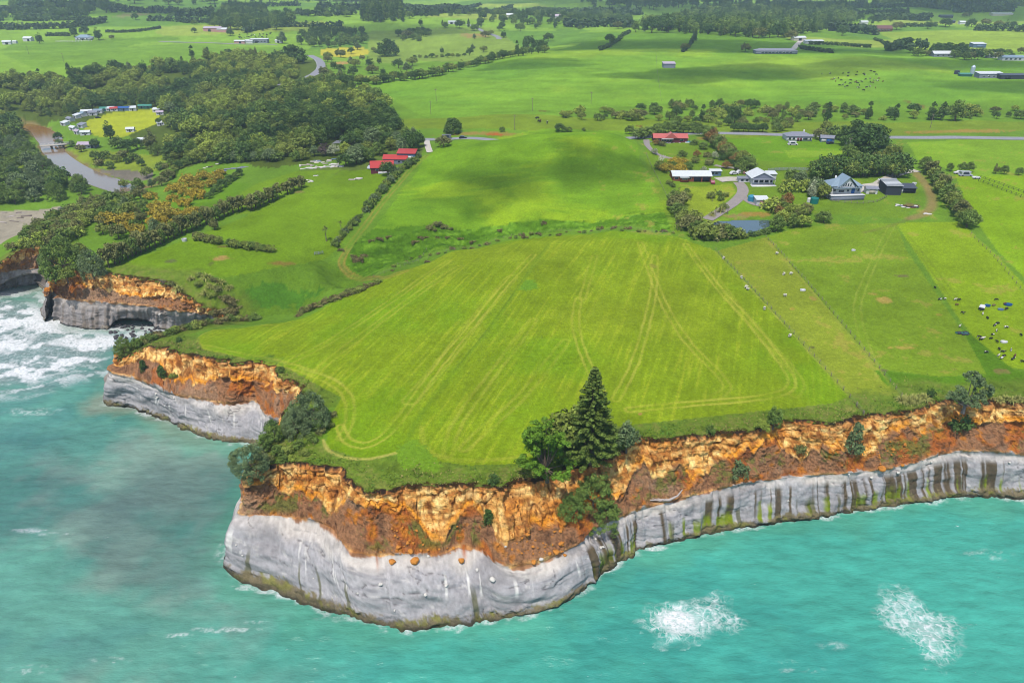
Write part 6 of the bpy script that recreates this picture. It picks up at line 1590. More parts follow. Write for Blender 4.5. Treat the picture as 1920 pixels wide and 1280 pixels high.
def pmesh(name, parent, V, F, mat):
    me = bpy.data.meshes.new(name); me.from_pydata([tuple(map(float, v)) for v in V], [], [tuple(f) for f in F]); me.materials.append(mat); me.update()
    return link(name, me, parent)
def roofmat(name, rgb, rough=0.45):
    if name in MATS: return MATS[name]
    t = NT(name)
    f = t.noise(t.objpos(), 1.2, 5, 0.6)
    t.col(t.vary(tuple(S(*rgb)), t.ramp(f, 0.25, 0.75, 0.86, 1.1)))
    w = t.n('TexWave', bands_direction='X'); w.inputs['Scale'].default_value = 2.2; t.l(t.objpos(), w.inputs['Vector'])
    t.bump(w.outputs['Fac'], 0.5, 0.05)
    MATS[name] = t.set(rough, 0.4)
    return MATS[name]
GLASS = plain('window_glass', S(52, 62, 84), 0.08, 0.6, 0.1)
DARK_PANEL = plain('dark_panel', S(40, 42, 60), 0.8, 0.1, 0.1)  # flat dark panels: shade inside open fronts as colour, also dark doors
R_WHITE = roofmat('white_roof', (236, 240, 242)); R_RED = roofmat('red_roof', (206, 66, 62)); R_GREY = roofmat('grey_roof', (150, 152, 166)); R_BLUE = roofmat('blue_grey_roof', (150, 172, 190)); R_DARK = roofmat('dark_roof', (78, 82, 96))
R_CORAL = roofmat('coral_roof', (216, 112, 104)); R_GREEN = roofmat('green_roof', (70, 150, 130)); R_ROYAL = roofmat('royal_blue_roof', (44, 100, 176)); R_BROWN = roofmat('red_brown_roof', (128, 80, 76)); R_LILAC = roofmat('lilac_roof', (206, 188, 204))
W_WHITE = plain('white_wall', S(238, 238, 240), 0.7, 0.2, 0.06); W_BRICK = plain('brick_wall', S(150, 84, 66), 0.85, 0.1, 0.2, 4); W_GREY = plain('grey_wall', S(150, 156, 172), 0.7, 0.2, 0.1); W_DARK = plain('charcoal_wall', S(66, 70, 86), 0.7, 0.2, 0.1)
W_RED = plain('maroon_wall', S(120, 54, 70), 0.7, 0.2, 0.1); W_BLUE = plain('blue_wall', S(112, 138, 172), 0.7, 0.2, 0.1); W_CREAM = plain('cream_wall', S(226, 216, 196), 0.7, 0.2, 0.08); W_BROWN = plain('brown_wall', S(120, 84, 70), 0.8, 0.1, 0.15); W_GREEN = plain('green_wall', S(60, 128, 112), 0.7, 0.2, 0.1)
W_PINK = plain('pink_wall', S(222, 168, 160), 0.7, 0.2, 0.08); D_BLUE = plain('bright_blue_door', S(20, 112, 200), 0.5, 0.3, 0.05)
def window(parent, face, L, D, u, z, w, h, frame=None):
    frame = frame or W_WHITE
    if face == 'f':   b = (u - w / 2, u + w / 2, -D / 2 - 0.06, -D / 2 + 0.03, z, z + h); g = (u - w / 2 + .07, u + w / 2 - .07, -D / 2 - 0.075, -D / 2 - 0.055, z + .07, z + h - .07)
    elif face == 'l': b = (-L / 2 - 0.06, -L / 2 + 0.03, u - w / 2, u + w / 2, z, z + h); g = (-L / 2 - 0.075, -L / 2 - 0.055, u - w / 2 + .07, u + w / 2 - .07, z + .07, z + h - .07)
    else:             b = (L / 2 - 0.03, L / 2 + 0.06, u - w / 2, u + w / 2, z, z + h); g = (L / 2 + 0.055, L / 2 + 0.075, u - w / 2 + .07, u + w / 2 - .07, z + .07, z + h - .07)
    o = pbox('window', parent, b, frame); pbox('pane', o, g, GLASS)
    return o
def house(label, px, py, L, D, H, rise, yaw=0.0, wall=W_WHITE, roof=R_GREY, kind='gable', win=(), doors=(), over=0.4, name='house', cat='house', group=None, gable_mat=None, sink=0.4, zup=0.0):
    base = g1(px, py)
    yr = math.radians(yaw)
    ctr = base + Vector((-math.sin(yr), math.cos(yr), 0)) * (D / 2)
    o = empty(name, (ctr.x, ctr.y, base.z + zup), yr)
    tag(o, label, cat, group)
    l, d = L / 2, D / 2
    if kind == 'gable':      # ridge along the length
        V, F = prism([(-d, -sink), (d, -sink), (d, H), (0, H + rise), (-d, H)], -l, l, 'x'); pmesh('wall', o, V, F, wall)
        s = rise / d; e = d + over; th = 0.14
        V, F = prism([(-e, H - s * over + 0.02), (0, H + rise + 0.02), (e, H - s * over + 0.02), (e, H - s * over + th), (0, H + rise + th + 0.02), (-e, H - s * over + th)], -l - over, l + over, 'x'); pmesh('roof', o, V, F, roof)
    elif kind == 'gable_y':  # gable end faces the front
        V, F = prism([(-l, -sink), (l, -sink), (l, H), (0, H + rise), (-l, H)], -d, d, 'y'); pmesh('wall', o, V, F, wall)
        s = rise / l; e = l + over; th = 0.14
        V, F = prism([(-e, H - s * over + 0.02), (0, H + rise + 0.02), (e, H - s * over + 0.02), (e, H - s * over + th), (0, H + rise + th + 0.02), (-e, H - s * over + th)], -d - over, d + over, 'y'); pmesh('roof', o, V, F, roof)
        if gable_mat:
            V, F = prism([(-l * 0.92, H + 0.05), (l * 0.92, H + 0.05), (0, H + rise * 0.95)], -d - 0.09, -d - 0.02, 'y'); pmesh('gable_panel', o, V, F, gable_mat)
    elif kind == 'hip':
        pbox('wall', o, (-l, l, -d, d, -sink, H), wall)
        e = over; r = max(0.2, l - d * 0.9)
        V = [(-l - e, -d - e, H), (l + e, -d - e, H), (l + e, d + e, H), (-l - e, d + e, H), (-r, 0, H + rise), (r, 0, H + rise), (-l - e, -d - e, H + .12), (l + e, -d - e, H + .12), (l + e, d + e, H + .12), (-l - e, d + e, H + .12)]
        F = [(3, 2, 1, 0), (0, 1, 7, 6), (1, 2, 8, 7), (2, 3, 9, 8), (3, 0, 6, 9), (6, 7, 5, 4), (7, 8, 5), (8, 9, 4, 5), (9, 6, 4)]
        pmesh('roof', o, V, F, roof)
    else:                    # lean-to, rising to the back by rise
        V, F = prism([(-d, -sink), (d, -sink), (d, H + rise), (-d, H)], -l, l, 'x'); pmesh('wall', o, V, F, wall)
        s = rise / (2 * d) if d else 0; e = over
        V, F = prism([(-d - e, H - s * e + .02), (d + e, H + rise + s * e + .02), (d + e, H + rise + s * e + .14), (-d - e, H - s * e + .14)], -l - e, l + e, 'x'); pmesh('roof', o, V, F, roof)
    for w_ in win: window(o, w_[0], L, D, *w_[1:])
    for (u, w_, h_, m_) in doors: pbox('door', o, (u - w_ / 2, u + w_ / 2, -d - 0.08, -d + 0.03, 0.0, h_), m_)
    return o
def wins(n, L, z=1.0, w=1.2, h=1.1, lo=-0.42, hi=0.42):
    return [('f', (lo + (hi - lo) * (i + 0.5) / n) * L, z, w, h) for i in range(n)]
# --- white two-storey gabled house
o = house('white two storey house with blue grey gables and a blue door', 1583, 372, 14.0, 8.5, 5.2, 2.6, 4, W_WHITE, R_BLUE, 'hip', [('f', -5.2, 2.9, 1.2, 1.5), ('f', -2.0, 2.6, 2.6, 1.0), ('f', 0.9, 2.7, 1.2, 1.0), ('f', 5.6, 2.8, 0.9, 1.2), ('r', 0, 2.8, 1.6, 1.2)], [(3.2, 1.5, 4.4, D_BLUE)], zup=0.2)
V, F = prism([(-3.6, 5.0), (3.6, 5.0), (0.2, 9.0)], -4.9, 2.0, 'y'); pmesh('front_gable', o, V, F, W_WHITE)
V, F = prism([(-4.4, 4.75), (0.2, 9.2), (4.8, 4.75), (4.8, 4.95), (0.2, 9.45), (-4.4, 4.95)], -5.5, 2.2, 'y'); pmesh('gable_roof', o, V, F, R_BLUE)
for u in (-1.8, -0.9, 0.2, 1.3): window(o, 'f', 14, 9.8, u, 5.3, 0.6, 1.5 if abs(u) < 1.4 else 0.9)
pbox('balcony_roof', o, (-6.2, 6.2, -6.0, -4.3, 4.55, 4.75), R_BLUE)
for i in range(9): pbox('baluster', o, (-5.0 + i * 1.2, -4.9 + i * 1.2, -5.9, -5.8, 4.75, 5.5), W_WHITE)
dk = pbox('deck', o, (-7.6, 7.6, -7.2, -4.2, 1.7, 1.95), W_WHITE)
pbox('deck_lattice', o, (-7.4, 7.4, -7.0, -4.3, -0.8, 1.7), W_GREY)
pbox('chimney', o, (-3.4, -2.8, 0.5, 1.1, 6.4, 8.6), W_WHITE)
# --- long building with white roof
o = house('long low brick building with a white roof and open carport', 1297, 341, 18.0, 8.0, 2.7, 1.6, 0, W_BRICK, R_WHITE, 'gable', [('f', -7.3, 1.2, 1.8, 1.0), ('f', -1.0, 1.2, 1.4, 1.0)])
for u in (2.6, 6.6): pbox('carport_shade_panel', o, (u - 1.7, u + 1.7, -4.1, -3.95, 0.1, 2.3), DARK_PANEL)  # no real openings: dark panels paint the carport's inner shade
pbox('porch', o, (-5.6, -1.9, -5.4, -3.9, -0.3, 2.3), W_BRICK); pbox('porch_roof', o, (-5.9, -1.6, -5.8, -3.9, 2.3, 2.5), R_WHITE)
for u in (-4.6, -3.7, -2.8): window(o, 'f', 18, 10.8, u, 1.2, 0.7, 0.8)
house('small flat roofed outbuilding joined right of the long brick building', 1342, 330, 5.0, 3.0, 2.3, 0.2, 0, W_BLUE, R_WHITE, 'mono', [('f', -1.5, 0.8, 1.3, 1.2), ('f', 0.2, 0.8, 1.3, 1.2)], name='outbuilding', cat='outbuilding')
# --- white gabled building
o = house('white roofed building with blue grey gable facing the sea', 1429, 346, 10.0, 10.0, 3.0, 2.4, 0, W_WHITE, R_WHITE, 'gable_y', [('f', -3, 0.9, 1.8, 1.5), ('f', -0.6, 0.9, 1.8, 1.5), ('f', 1.8, 0.9, 1.8, 1.5), ('f', 4, 0.9, 1.0, 1.5)], gable_mat=W_GREY)
pbox('veranda_roof', o, (-5.2, 5.2, -7.2, -5.0, 2.7, 2.85), W_GREY); pbox('terrace', o, (-5.6, 5.6, -8.2, -5.0, -0.6, 0.15), W_WHITE)
for u in (-5, -2.5, 0, 2.5, 5): pbox('post', o, (u - .08, u + .08, -7.1, -6.95, 0.15, 2.7), W_WHITE)
o = house('low white walled courtyard left of the blue grey gable', 1396, 342, 5.5, 3.5, 1.8, 0.1, 0, W_WHITE, R_GREY, 'mono', [('f', -1.2, 0.6, 1.3, 0.9), ('f', 1.0, 0.6, 1.3, 0.9)], name='garden_wall', cat='wall')
house('small white wing right of the blue grey gable', 1447, 336, 4.0, 4.0, 2.4, 0.4, 0, W_WHITE, R_WHITE, 'mono', name='outbuilding', cat='outbuilding')
# --- sheds and tanks below the drive
house('small shed with white roof and pink door below the drive', 1429, 385, 5.0, 4.2, 2.4, 0.5, 0, W_WHITE, R_WHITE, 'mono', (), [(0.4, 3.2, 2.0, W_PINK)], name='shed', cat='shed')
house('small white shed between white house and dark barn', 1634, 364, 4.8, 3.6, 2.4, 0.7, -6, W_WHITE, R_GREY, 'gable', (), [(0.2, 2.6, 2.0, W_CREAM)], name='shed', cat='shed')
o = house('charcoal barn with white striped roof beside the dirt track', 1674, 366, 6.8, 8.0, 4.2, 1.0, -2, W_DARK, R_DARK, 'mono', (), (), name='barn', cat='barn')
for i in range(6):
    y0 = -4.3 + i * 1.45; z0 = 4.16 + (y0 + 4) / 8 * 1.0 + 0.05
    V = [(-3.7, y0, z0 + .14), (3.7, y0, z0 + .14), (3.7, y0 + .75, z0 + .14 + .094), (-3.7, y0 + .75, z0 + .14 + .094)]
    pmesh('roof_sheet', o, V + [(a, b, c + .03) for a, b, c in V], [(0, 1, 2, 3), (4, 5, 6, 7), (0, 1, 5, 4), (1, 2, 6, 5), (2, 3, 7, 6), (3, 0, 4, 7)], R_WHITE)
house('dark open fronted lean-to right of the charcoal barn', 1702, 362, 6.6, 4.4, 2.2, 0.9, -4, W_DARK, R_DARK, 'mono', (), [(0.4, 5.0, 1.8, DARK_PANEL), (-2.7, 0.8, 1.9, W_WHITE)], name='lean_to', cat='shed')  # open front is a dark panel with the inner shade painted
house('tiny white hut behind the charcoal barn', 1655, 347, 2.4, 2.2, 1.8, 0.3, 0, W_CREAM, R_WHITE, 'mono', name='hut', cat='shed')
# --- bungalows by the road
o = house('long bungalow with coral red roof and central gable', 1257, 268, 19.0, 7.5, 2.7, 1.7, -2, W_RED, R_CORAL, 'gable', [('f', -7, 0.9, 1.6, 1.2), ('f', 6.2, 0.9, 2.0, 1.2)])
V, F = prism([(-3.6, 2.6), (0.2, 5.6), (4.0, 2.6)], -4.3, 0.2, 'y'); pmesh('front_gable', o, V, F, R_CORAL)
pbox('veranda_roof', o, (-5.2, 1.4, -5.4, -3.6, 2.2, 2.35), W_WHITE)
for u in (-4.6, -3.0, -1.4, 0.2): window(o, 'f', 19, 7.5, u, 0.6, 1.2, 1.5)
house('small white shed with coral roof left of the bungalow drive', 1199, 259, 5.0, 4.0, 2.3, 1.0, 0, W_WHITE, R_CORAL, 'gable', [('f', -0.8, 0.8, 1.0, 0.9)], [(1.0, 1.2, 1.9, DARK_PANEL)], name='shed', cat='shed')
o = house('white bungalow with pale grey hipped roof by the road', 1498, 265, 14.5, 8.5, 2.7, 2.0, -3, W_WHITE, R_GREY, 'hip', [('f', -5.4, 0.8, 1.4, 1.4), ('f', -3.2, 0.8, 1.4, 1.4), ('f', 3.4, 0.8, 2.6, 1.3), ('f', 6.3, 0.8, 0.9, 1.3)], [(-0.6, 1.2, 2.0, W_RED), (0.9, 1.2, 2.0, W_RED)])
pbox('chimney', o, (3.2, 3.9, 0.4, 1.1, 3.6, 5.6), W_WHITE)
house('blue grey garage right of the grey roofed bungalow', 1551, 267, 7.4, 5.0, 2.4, 1.1, -14, W_BLUE, R_GREY, 'gable', (), [(1.0, 2.8, 2.0, D_BLUE), (-2.0, 2.6, 2.0, W_WHITE)], name='garage', cat='garage')
house('little hut with red and white striped roof under the trees', 1632, 302, 3.6, 3.0, 1.9, 0.8, -20, W_WHITE, R_WHITE, 'gable', name='hut', cat='shed')
# --- red roofed house on the left
o = house('large low house with bright red roof in the left garden', 717, 324, 11.0, 9.0, 2.6, 2.2, 8, W_RED, R_RED, 'gable', [('f', -2.5, 0.9, 1.4, 1.0)])
pbox('garden_wall', o, (-2.0, 5.0, -6.2, -6.0, -0.3, 0.9), W_WHITE)
house('red roofed wing behind the large red house', 741, 308, 12.0, 6.0, 2.6, 1.5, -3, W_LILAC if 'W_LILAC' in globals() else W_GREY, R_RED, 'gable', [('f', -4, 0.9, 1.3, 1.0), ('f', 2, 0.9, 1.3, 1.0), ('f', 4.2, 0.9, 1.3, 1.0)])
house('tall pale shed with red roof behind the red house wing', 762, 303, 9.0, 6.0, 4.0, 0.9, -4, W_BLUE, R_RED, 'mono', [('f', -2.6, 1.2, 1.2, 1.2)], [(2.0, 2.6, 2.8, W_WHITE)], name='shed', cat='shed')
# --- campground: cabins in an arc along the river, then the coloured row
CAMP = [(118, 236, R_WHITE, 'white roofed cabin at the river end of the camp arc'), (128, 228, R_GREY, 'grey roofed cabin second in the camp arc'), (134, 245, R_WHITE, 'white cabin nearest the river bank'), (140, 222, R_WHITE, 'broad white roofed cabin third in the camp arc'), (142, 252, R_LILAC, 'pale cabin below the white ones by the river'),
        (152, 218, R_BLUE, 'blue grey cabin behind the broad white one'), (150, 240, R_GREY, 'grey cabin facing the lawn at the left'), (160, 254, R_WHITE, 'white gabled cabin at the lower lawn corner'), (163, 214, R_WHITE, 'long white cabin at the upper left of the lawn'), (174, 217, R_GREY, 'grey caravan cabin beside the long white one'), (184, 213, R_BLUE, 'pale blue roofed cabin left of the teal one'),
        (194, 209, R_GREEN, 'teal roofed cabin in the coloured row'), (206, 209, R_WHITE, 'white front cabin left of the red roof'), (214, 209, R_RED, 'red roofed cabin in the coloured row'), (232, 208, R_ROYAL, 'royal blue roofed cabin in the coloured row'), (249, 208, R_WHITE, 'white cabin right of the royal blue one'), (266, 204, R_GREEN, 'green roofed cabin in the coloured row'), (278, 204, R_GREEN, 'green roofed cabin at the right end of the coloured row'),
        (293, 211, R_WHITE, 'white caravan at the right of the lawn'), (300, 216, R_LILAC, 'white caravan nearest the willow'), (244, 248, R_WHITE, 'white marquee by the hedge below the lawn'), (302, 236, R_WHITE, 'white tent with blue end below the caravans'), (316, 234, R_ROYAL, 'blue tarpaulin shelter below the caravans'), (266, 268, R_WHITE, 'small white tent among the trees below the lawn')]
for i, (px, py, rm, lab) in enumerate(CAMP):
    L_ = 6.5 if i < 11 else 5.6
    yaw = (-35 if px < 160 else 15) + (rnd.uniform(-8, 8))
    house(lab, px, py, L_ if i not in (14, 8) else 8.5, 4.0, 2.3, 1.0, yaw, W_WHITE if rm not in (R_GREEN, R_ROYAL) else (W_GREEN if rm is R_GREEN else W_BLUE), rm, 'gable' if i % 3 else 'mono', [('f', -1.3, 0.9, 1.2, 0.9), ('f', 1.2, 0.9, 1.0, 0.9)], [(0.0, 0.9, 1.9, DARK_PANEL)], 0.3, 'cabin' if i < 18 else 'tent' if i > 19 else 'caravan', 'cabin' if i < 18 else 'tent' if i > 19 else 'caravan', 'campground cabins and tents')
house('long lodge with lilac grey roof beside the bridge', 163, 279, 12.0, 6.0, 2.8, 1.3, 6, W_GREY, R_LILAC, 'gable', [('f', -3.5, 0.9, 1.6, 1.0), ('f', 1.5, 0.9, 1.6, 1.0)], [(3.6, 1.6, 2.0, DARK_PANEL)])
house('beach house with lilac roof cut by the left picture edge', 4, 292, 13.0, 6.0, 2.8, 1.4, -4, W_BLUE, R_LILAC, 'gable', [('f', 2.0, 0.9, 1.6, 1.0), ('f', 4.5, 0.9, 1.6, 1.0)])
# --- far farms
house('far white house with blue hipped roof and veranda', 155, 76, 20, 12, 3.4, 3.6, 0, W_WHITE, R_BLUE, 'hip', wins(4, 20, 1, 2, 1.6), [(0, 2, 2.4, DARK_PANEL)])
house('white barn far left of the white fence', 51, 78, 11, 8, 4, 2, 0, W_WHITE, R_WHITE, 'gable', (), [(2, 3, 3, DARK_PANEL)], name='barn', cat='barn')
house('white shed group nearest the far left edge', 13, 84, 10, 7, 3.5, 1.5, 20, W_WHITE, R_WHITE, 'gable', (), [(0, 3, 2.6, DARK_PANEL)], name='shed', cat='shed')
house('small white shed right of the far left group', 27, 82, 5, 4, 2.6, 1, 0, W_WHITE, R_WHITE, 'gable', name='shed', cat='shed')
house('roadside store with flat white roof and dark opening', 485, 81, 24, 9, 4.6, 0.6, 0, W_GREY, R_WHITE, 'mono', wins(3, 24, 1.4, 2.4, 1.6, -0.1, 0.45), [(-3, 3.6, 3, DARK_PANEL)], name='store', cat='shop')
house('white walled annexe left of the roadside store', 466, 82, 11, 7, 3.4, 1.0, 0, W_WHITE, R_WHITE, 'mono', name='annexe', cat='shed')
house('low white building left of the annexe', 449, 82, 14, 6, 3, 1.2, 0, W_PINK, R_WHITE, 'gable', (), [(1, 3, 2.4, DARK_PANEL)], name='shed', cat='shed')
house('white shed right of the roadside store', 522, 81, 9, 6, 3.2, 1, 0, W_WHITE, R_WHITE, 'gable', (), [(0, 3, 2.4, DARK_PANEL)], name='shed', cat='shed')
house('pale far depot shed with pinkish walls', 398, 60, 26, 12, 5, 2, 0, W_PINK, R_LILAC, 'gable', (), [(-4, 4, 3.4, DARK_PANEL)], name='depot', cat='shed')
house('smaller far depot shed at the right', 416, 61, 14, 10, 4, 2, 0, W_PINK, R_WHITE, 'gable', name='depot', cat='shed')
house('white shed row on the far valley paddock', 850, 46, 18, 8, 4, 1, 0, W_WHITE, R_WHITE, 'mono', (), [(-3, 4, 3, DARK_PANEL), (4, 4, 3, DARK_PANEL)], name='shed', cat='shed')
house('far white cottage by the dark trees', 1042, 35, 18, 9, 4, 3, 0, W_WHITE, R_LILAC, 'gable', wins(2, 18, 1, 2, 1.6))
house('far cream cottage left of the white one', 957, 33, 14, 8, 4, 2.6, 0, W_CREAM, R_WHITE, 'gable')
house('far cottage between the two other cottages', 1004, 29, 12, 8, 3.6, 2.4, 0, W_CREAM, R_GREY, 'gable')
house('long low grey house with wide windows on the wide paddock crest', 1456, 102, 44, 11, 3.4, 2.0, 0, W_GREY, R_GREY, 'hip', wins(9, 40, 0.8, 3.0, 1.8))
house('grey hay barn alone on the wide paddock', 1255, 128, 11, 8, 3.8, 1.0, 0, W_GREY, R_LILAC, 'mono', name='barn', cat='barn')
house('white roofed shed by the pale track', 1500, 77, 16, 9, 3.6, 1.6, 10, W_CREAM, R_WHITE, 'gable', (), [(0, 4, 2.8, DARK_PANEL)], name='shed', cat='shed')
house('long white shed right of the pale track', 1527, 83, 22, 7, 3.2, 1.0, 0, W_WHITE, R_WHITE, 'mono', (), [(-5, 4, 2.4, DARK_PANEL), (2, 4, 2.4, DARK_PANEL)], name='shed', cat='shed')
house('big far house with red brown roof and dormers', 1652, 60, 34, 14, 4.5, 4, 0, W_BROWN, R_BROWN, 'gable', wins(6, 32, 1.2, 2.4, 2))
house('white shed left of the big red brown house', 1621, 46, 12, 8, 4, 1.6, 0, W_WHITE, R_WHITE, 'gable', name='shed', cat='shed')
house('white roofed farmhouse in front of the big dark trees', 1768, 107, 20, 9, 3.2, 2.2, 0, W_GREY, R_WHITE, 'gable', wins(3, 20, 0.9, 2, 1.4))
house('blue fronted shed with white roof on the far right paddock', 1836, 90, 15, 9, 4.2, 1.2, 0, W_BLUE, R_WHITE, 'mono', (), [(1, 9, 3.2, W_BLUE)], name='shed', cat='shed')
house('white house front half hidden at the right farmstead', 1899, 114, 22, 8, 3, 1.8, 0, W_WHITE, R_BLUE, 'gable', wins(4, 22, 0.8, 2.4, 1.5))
house('pale house between trees at the right farmstead', 1862, 109, 10, 7, 3, 1.8, 0, W_WHITE, R_WHITE, 'gable', wins(2, 10, 0.8, 1.6, 1.3))
house('long white roofed milking shed on the right', 1858, 147, 21, 8, 3.6, 1.0, 0, W_GREY, R_WHITE, 'mono', wins(4, 20, 1.2, 2, 1), (), name='milking_shed', cat='shed')
house('dark long shed right of the milking shed', 1900, 149, 22, 7, 3.2, 0.8, 0, W_DARK, R_DARK, 'mono', (), [(-5, 5, 2.4, DARK_PANEL)], name='shed', cat='shed')
house('low green roofed store left of the milking shed', 1812, 144, 10, 5, 1.8, 0.6, 0, W_GREEN, R_GREEN, 'mono', name='store_shed', cat='shed')
house('far shed left on the right plain', 1775, 34, 24, 9, 4, 1.4, 0, W_DARK, R_DARK, 'gable', name='shed', cat='shed')
house('far white cottage on the right plain', 1805, 46, 10, 7, 3.4, 1.8, 0, W_WHITE, R_WHITE, 'gable')
house('far dark shed below the right plain shed', 1780, 44, 20, 7, 3.6, 1.0, 0, W_DARK, R_DARK, 'gable', name='shed', cat='shed')
house('far pale glasshouse at the right edge', 1880, 30, 40, 14, 4, 1.2, 0, W_CREAM, R_WHITE, 'gable', name='glasshouse', cat='shed')
# ---- round tanks
def tank(px, py, r, h, mat, label, dome=0.35):
    b = g1(px, py); n = 20
    prof = [(r, -0.3), (r, h), (r * 0.96, h + 0.05), (r * 0.5, h + dome * 0.8), (0.05, h + dome)]
    V = []; F = []
    for (rr, z) in prof:
        for k in range(n): V.append((rr * math.cos(6.2832 * k / n), rr * math.sin(6.2832 * k / n), z))
    for i in range(len(prof) - 1):
        for k in range(n): F.append((i * n + k, i * n + (k + 1) % n, (i + 1) * n + (k + 1) % n, (i + 1) * n + k))
    F.append(tuple((len(prof) - 1) * n + k for k in range(n)))
    o = pmesh('water_tank', None, V, F, mat); o.location = (b.x, b.y + r, b.z); tag(o, label, 'tank')
    lid = [( -0.3, -0.3, h + dome * 0.9), (0.3, -0.3, h + dome * 0.9), (0.3, 0.3, h + dome * 0.9), (-0.3, 0.3, h + dome * 0.9)]
    pbox('lid', o, (-0.3, 0.3, -0.3, 0.3, h + dome * 0.7, h + dome + 0.08), mat)
    return o
tank(1411, 379, 1.7, 2.2, plain('blue_tank', S(60, 150, 186), 0.5, 0.3), 'round blue water tank beside the pink doored shed', 0.6)
tank(1529, 383, 1.7, 2.3, plain('teal_tank', S(16, 128, 120), 0.5, 0.3), 'round teal water tank left of the white gabled house')
tank(1518, 380, 0.9, 1.6, W_WHITE, 'small white tank beside the teal tank')
tank(1824, 140, 1.8, 6.0, plain('silver_silo', S(190, 206, 224), 0.35, 0.5), 'pale silo left of the milking shed', 1.6)
tank(1796, 140, 2.2, 3.0, W_DARK, 'dark water tank left of the pale silo')

# ------------------------------------------------------------------ bridge over the river
def bridge():
    a = G(88, 283)[0]; b = G(128, 276)[0]
    mid = (a + b) / 2; L_ = np.linalg.norm((b - a)[:2]) + 6; yr = math.atan2(b[1] - a[1], b[0] - a[0])
    o = empty('bridge', (mid[0], mid[1], 0), yr); tag(o, 'low white railed bridge over the brown river', 'bridge')
    pbox('deck', o, (-L_ / 2, L_ / 2, -2.2, 2.2, 4.2, 4.6), CONC)
    for s in (-2.15, 2.05):
        r_ = pbox('railing', o, (-L_ / 2, L_ / 2, s, s + 0.1, 5.3, 5.5), W_WHITE)
        for k in range(9): pbox('post', o, (-L_ / 2 + k * L_ / 8 - .1, -L_ / 2 + k * L_ / 8 + .1, s - .02, s + .12, 4.6, 5.3), W_WHITE)
    for k in (-0.17, 0.2): pbox('pier', o, (k * L_ - 0.5, k * L_ + 0.5, -1.6, 1.6, -1.0, 4.2), plain('pier_concrete', S(120, 104, 92), 0.9, 0.1))
bridge()
# swimming pool beside the bungalow
_p = g1(1296, 268)
o = empty('swimming_pool', (_p.x, _p.y + 2, _p.z), 0.0); tag(o, 'small bright blue swimming pool right of the coral roofed bungalow', 'pool')
pbox('surround', o, (-3.2, 3.2, -1.9, 1.9, -0.3, 0.35), W_WHITE); pbox('water', o, (-2.8, 2.8, -1.5, 1.5, 0.0, 0.40), plain('pool_water', S(70, 190, 236), 0.06, 0.5, 0.03))

# ------------------------------------------------------------------ vehicles
def car(px, py, yaw, mat, label, L=4.4, Wd=1.8, H=1.5, group=None, name='car', cat='car', van=False):
    b = g1(px, py); o = empty(name, (b.x, b.y, b.z + 0.02), math.radians(yaw)); tag(o, label, cat, group)
    l = L / 2; w = Wd / 2
    prof = [(-l, .35), (-l * .96, .75), (-l * .82, .9), (-l * .6, H) if not van else (-l * .93, H), (l * .25, H) if not van else (l * .6, H), (l * .52, .95), (l * .95, .82), (l, .4), (l * .98, .3), (-l * .98, .3)]
    V, F = prism(prof, -w, w, 'y'); pmesh('body', o, V, F, mat)
    for s in (-1, 1):
        y0, y1 = (s * w - 0.015, s * w + 0.02) if s > 0 else (s * w - 0.02, s * w + 0.015)
        V, F = prism([(-l * .62, .95), (-l * .5, H - .1), (l * .2, H - .1), (l * .42, .97)], y0, y1, 'y'); pmesh('side_window', o, V, F, GLASS)
        for q in (-l * .6, l * .62):
            V = []; n = 10
            for yy in (s * w - 0.14, s * w + 0.04):
                for k in range(n): V.append((q + .33 * math.cos(6.283 * k / n), yy, .33 + .33 * math.sin(6.283 * k / n)))
            F = [(k, (k + 1) % n, n + (k + 1) % n, n + k) for k in range(n)] + [tuple(range(n)), tuple(range(n, 2 * n))]
            pmesh('wheel', o, V, F, plain('tyre', (0.02, 0.02, 0.022), 0.8, 0.2))
    return o
SILV = plain('silver_paint', S(205, 210, 220), 0.3, 0.5, 0.04); REDP = plain('dark_red_paint', S(150, 30, 60), 0.35, 0.5, 0.04); DKP = plain('dark_car_paint', S(40, 46, 66), 0.3, 0.5, 0.04)
car(1810, 330, -4, SILV, 'silver horse float at the right end of the dirt track row', 6.0, 2.2, 2.3, van=True, name='horse_float', cat='trailer')
car(1798, 326, 176, W_WHITE, 'white utility behind the silver horse float', 4.8)
car(1830, 335, 0, W_WHITE, 'low white trailer right of the silver horse float', 3.4, 1.7, 1.0, name='trailer', cat='trailer')
car(1336, 344, 80, REDP, 'dark red car parked by the long brick building', 3.8)
car(1556, 270, 20, DKP, 'dark car in front of the blue grey garage')
car(1592, 271, 0, W_WHITE, 'white car parked under the enormous roadside tree')
car(1486, 272, 0, W_WHITE, 'white trailer in front of the grey roofed bungalow', 5.5, 2.2, 2.0, van=True, name='trailer', cat='trailer')
car(696, 316, 60, SILV, 'silver car beside the large red roof', 4.4); car(699, 311, 60, DKP, 'dark car behind the silver one at the red roof', 4.4)
car(868, 260, 2, DKP, 'dark car on the road behind the middle paddock', 4.6); car(836, 261, 182, plain('light_truck_paint', S(120, 124, 130), 0.5), 'grey truck on the road behind the middle paddock', 7.0, 2.3, 2.6, van=True, name='truck', cat='truck')
car(184, 222, 30, DKP, 'dark car parked on the camp lawn edge', 4.4)
for i, (px, py) in enumerate(((1388, 325), (1400, 326), (1376, 327))):
    car(px, py, 10, W_WHITE if i != 1 else W_PINK, ['white car in the yard behind the courtyard wall', 'pink van in the yard behind the courtyard wall', 'pale car at the left of the concrete yard'][i], 4.2)

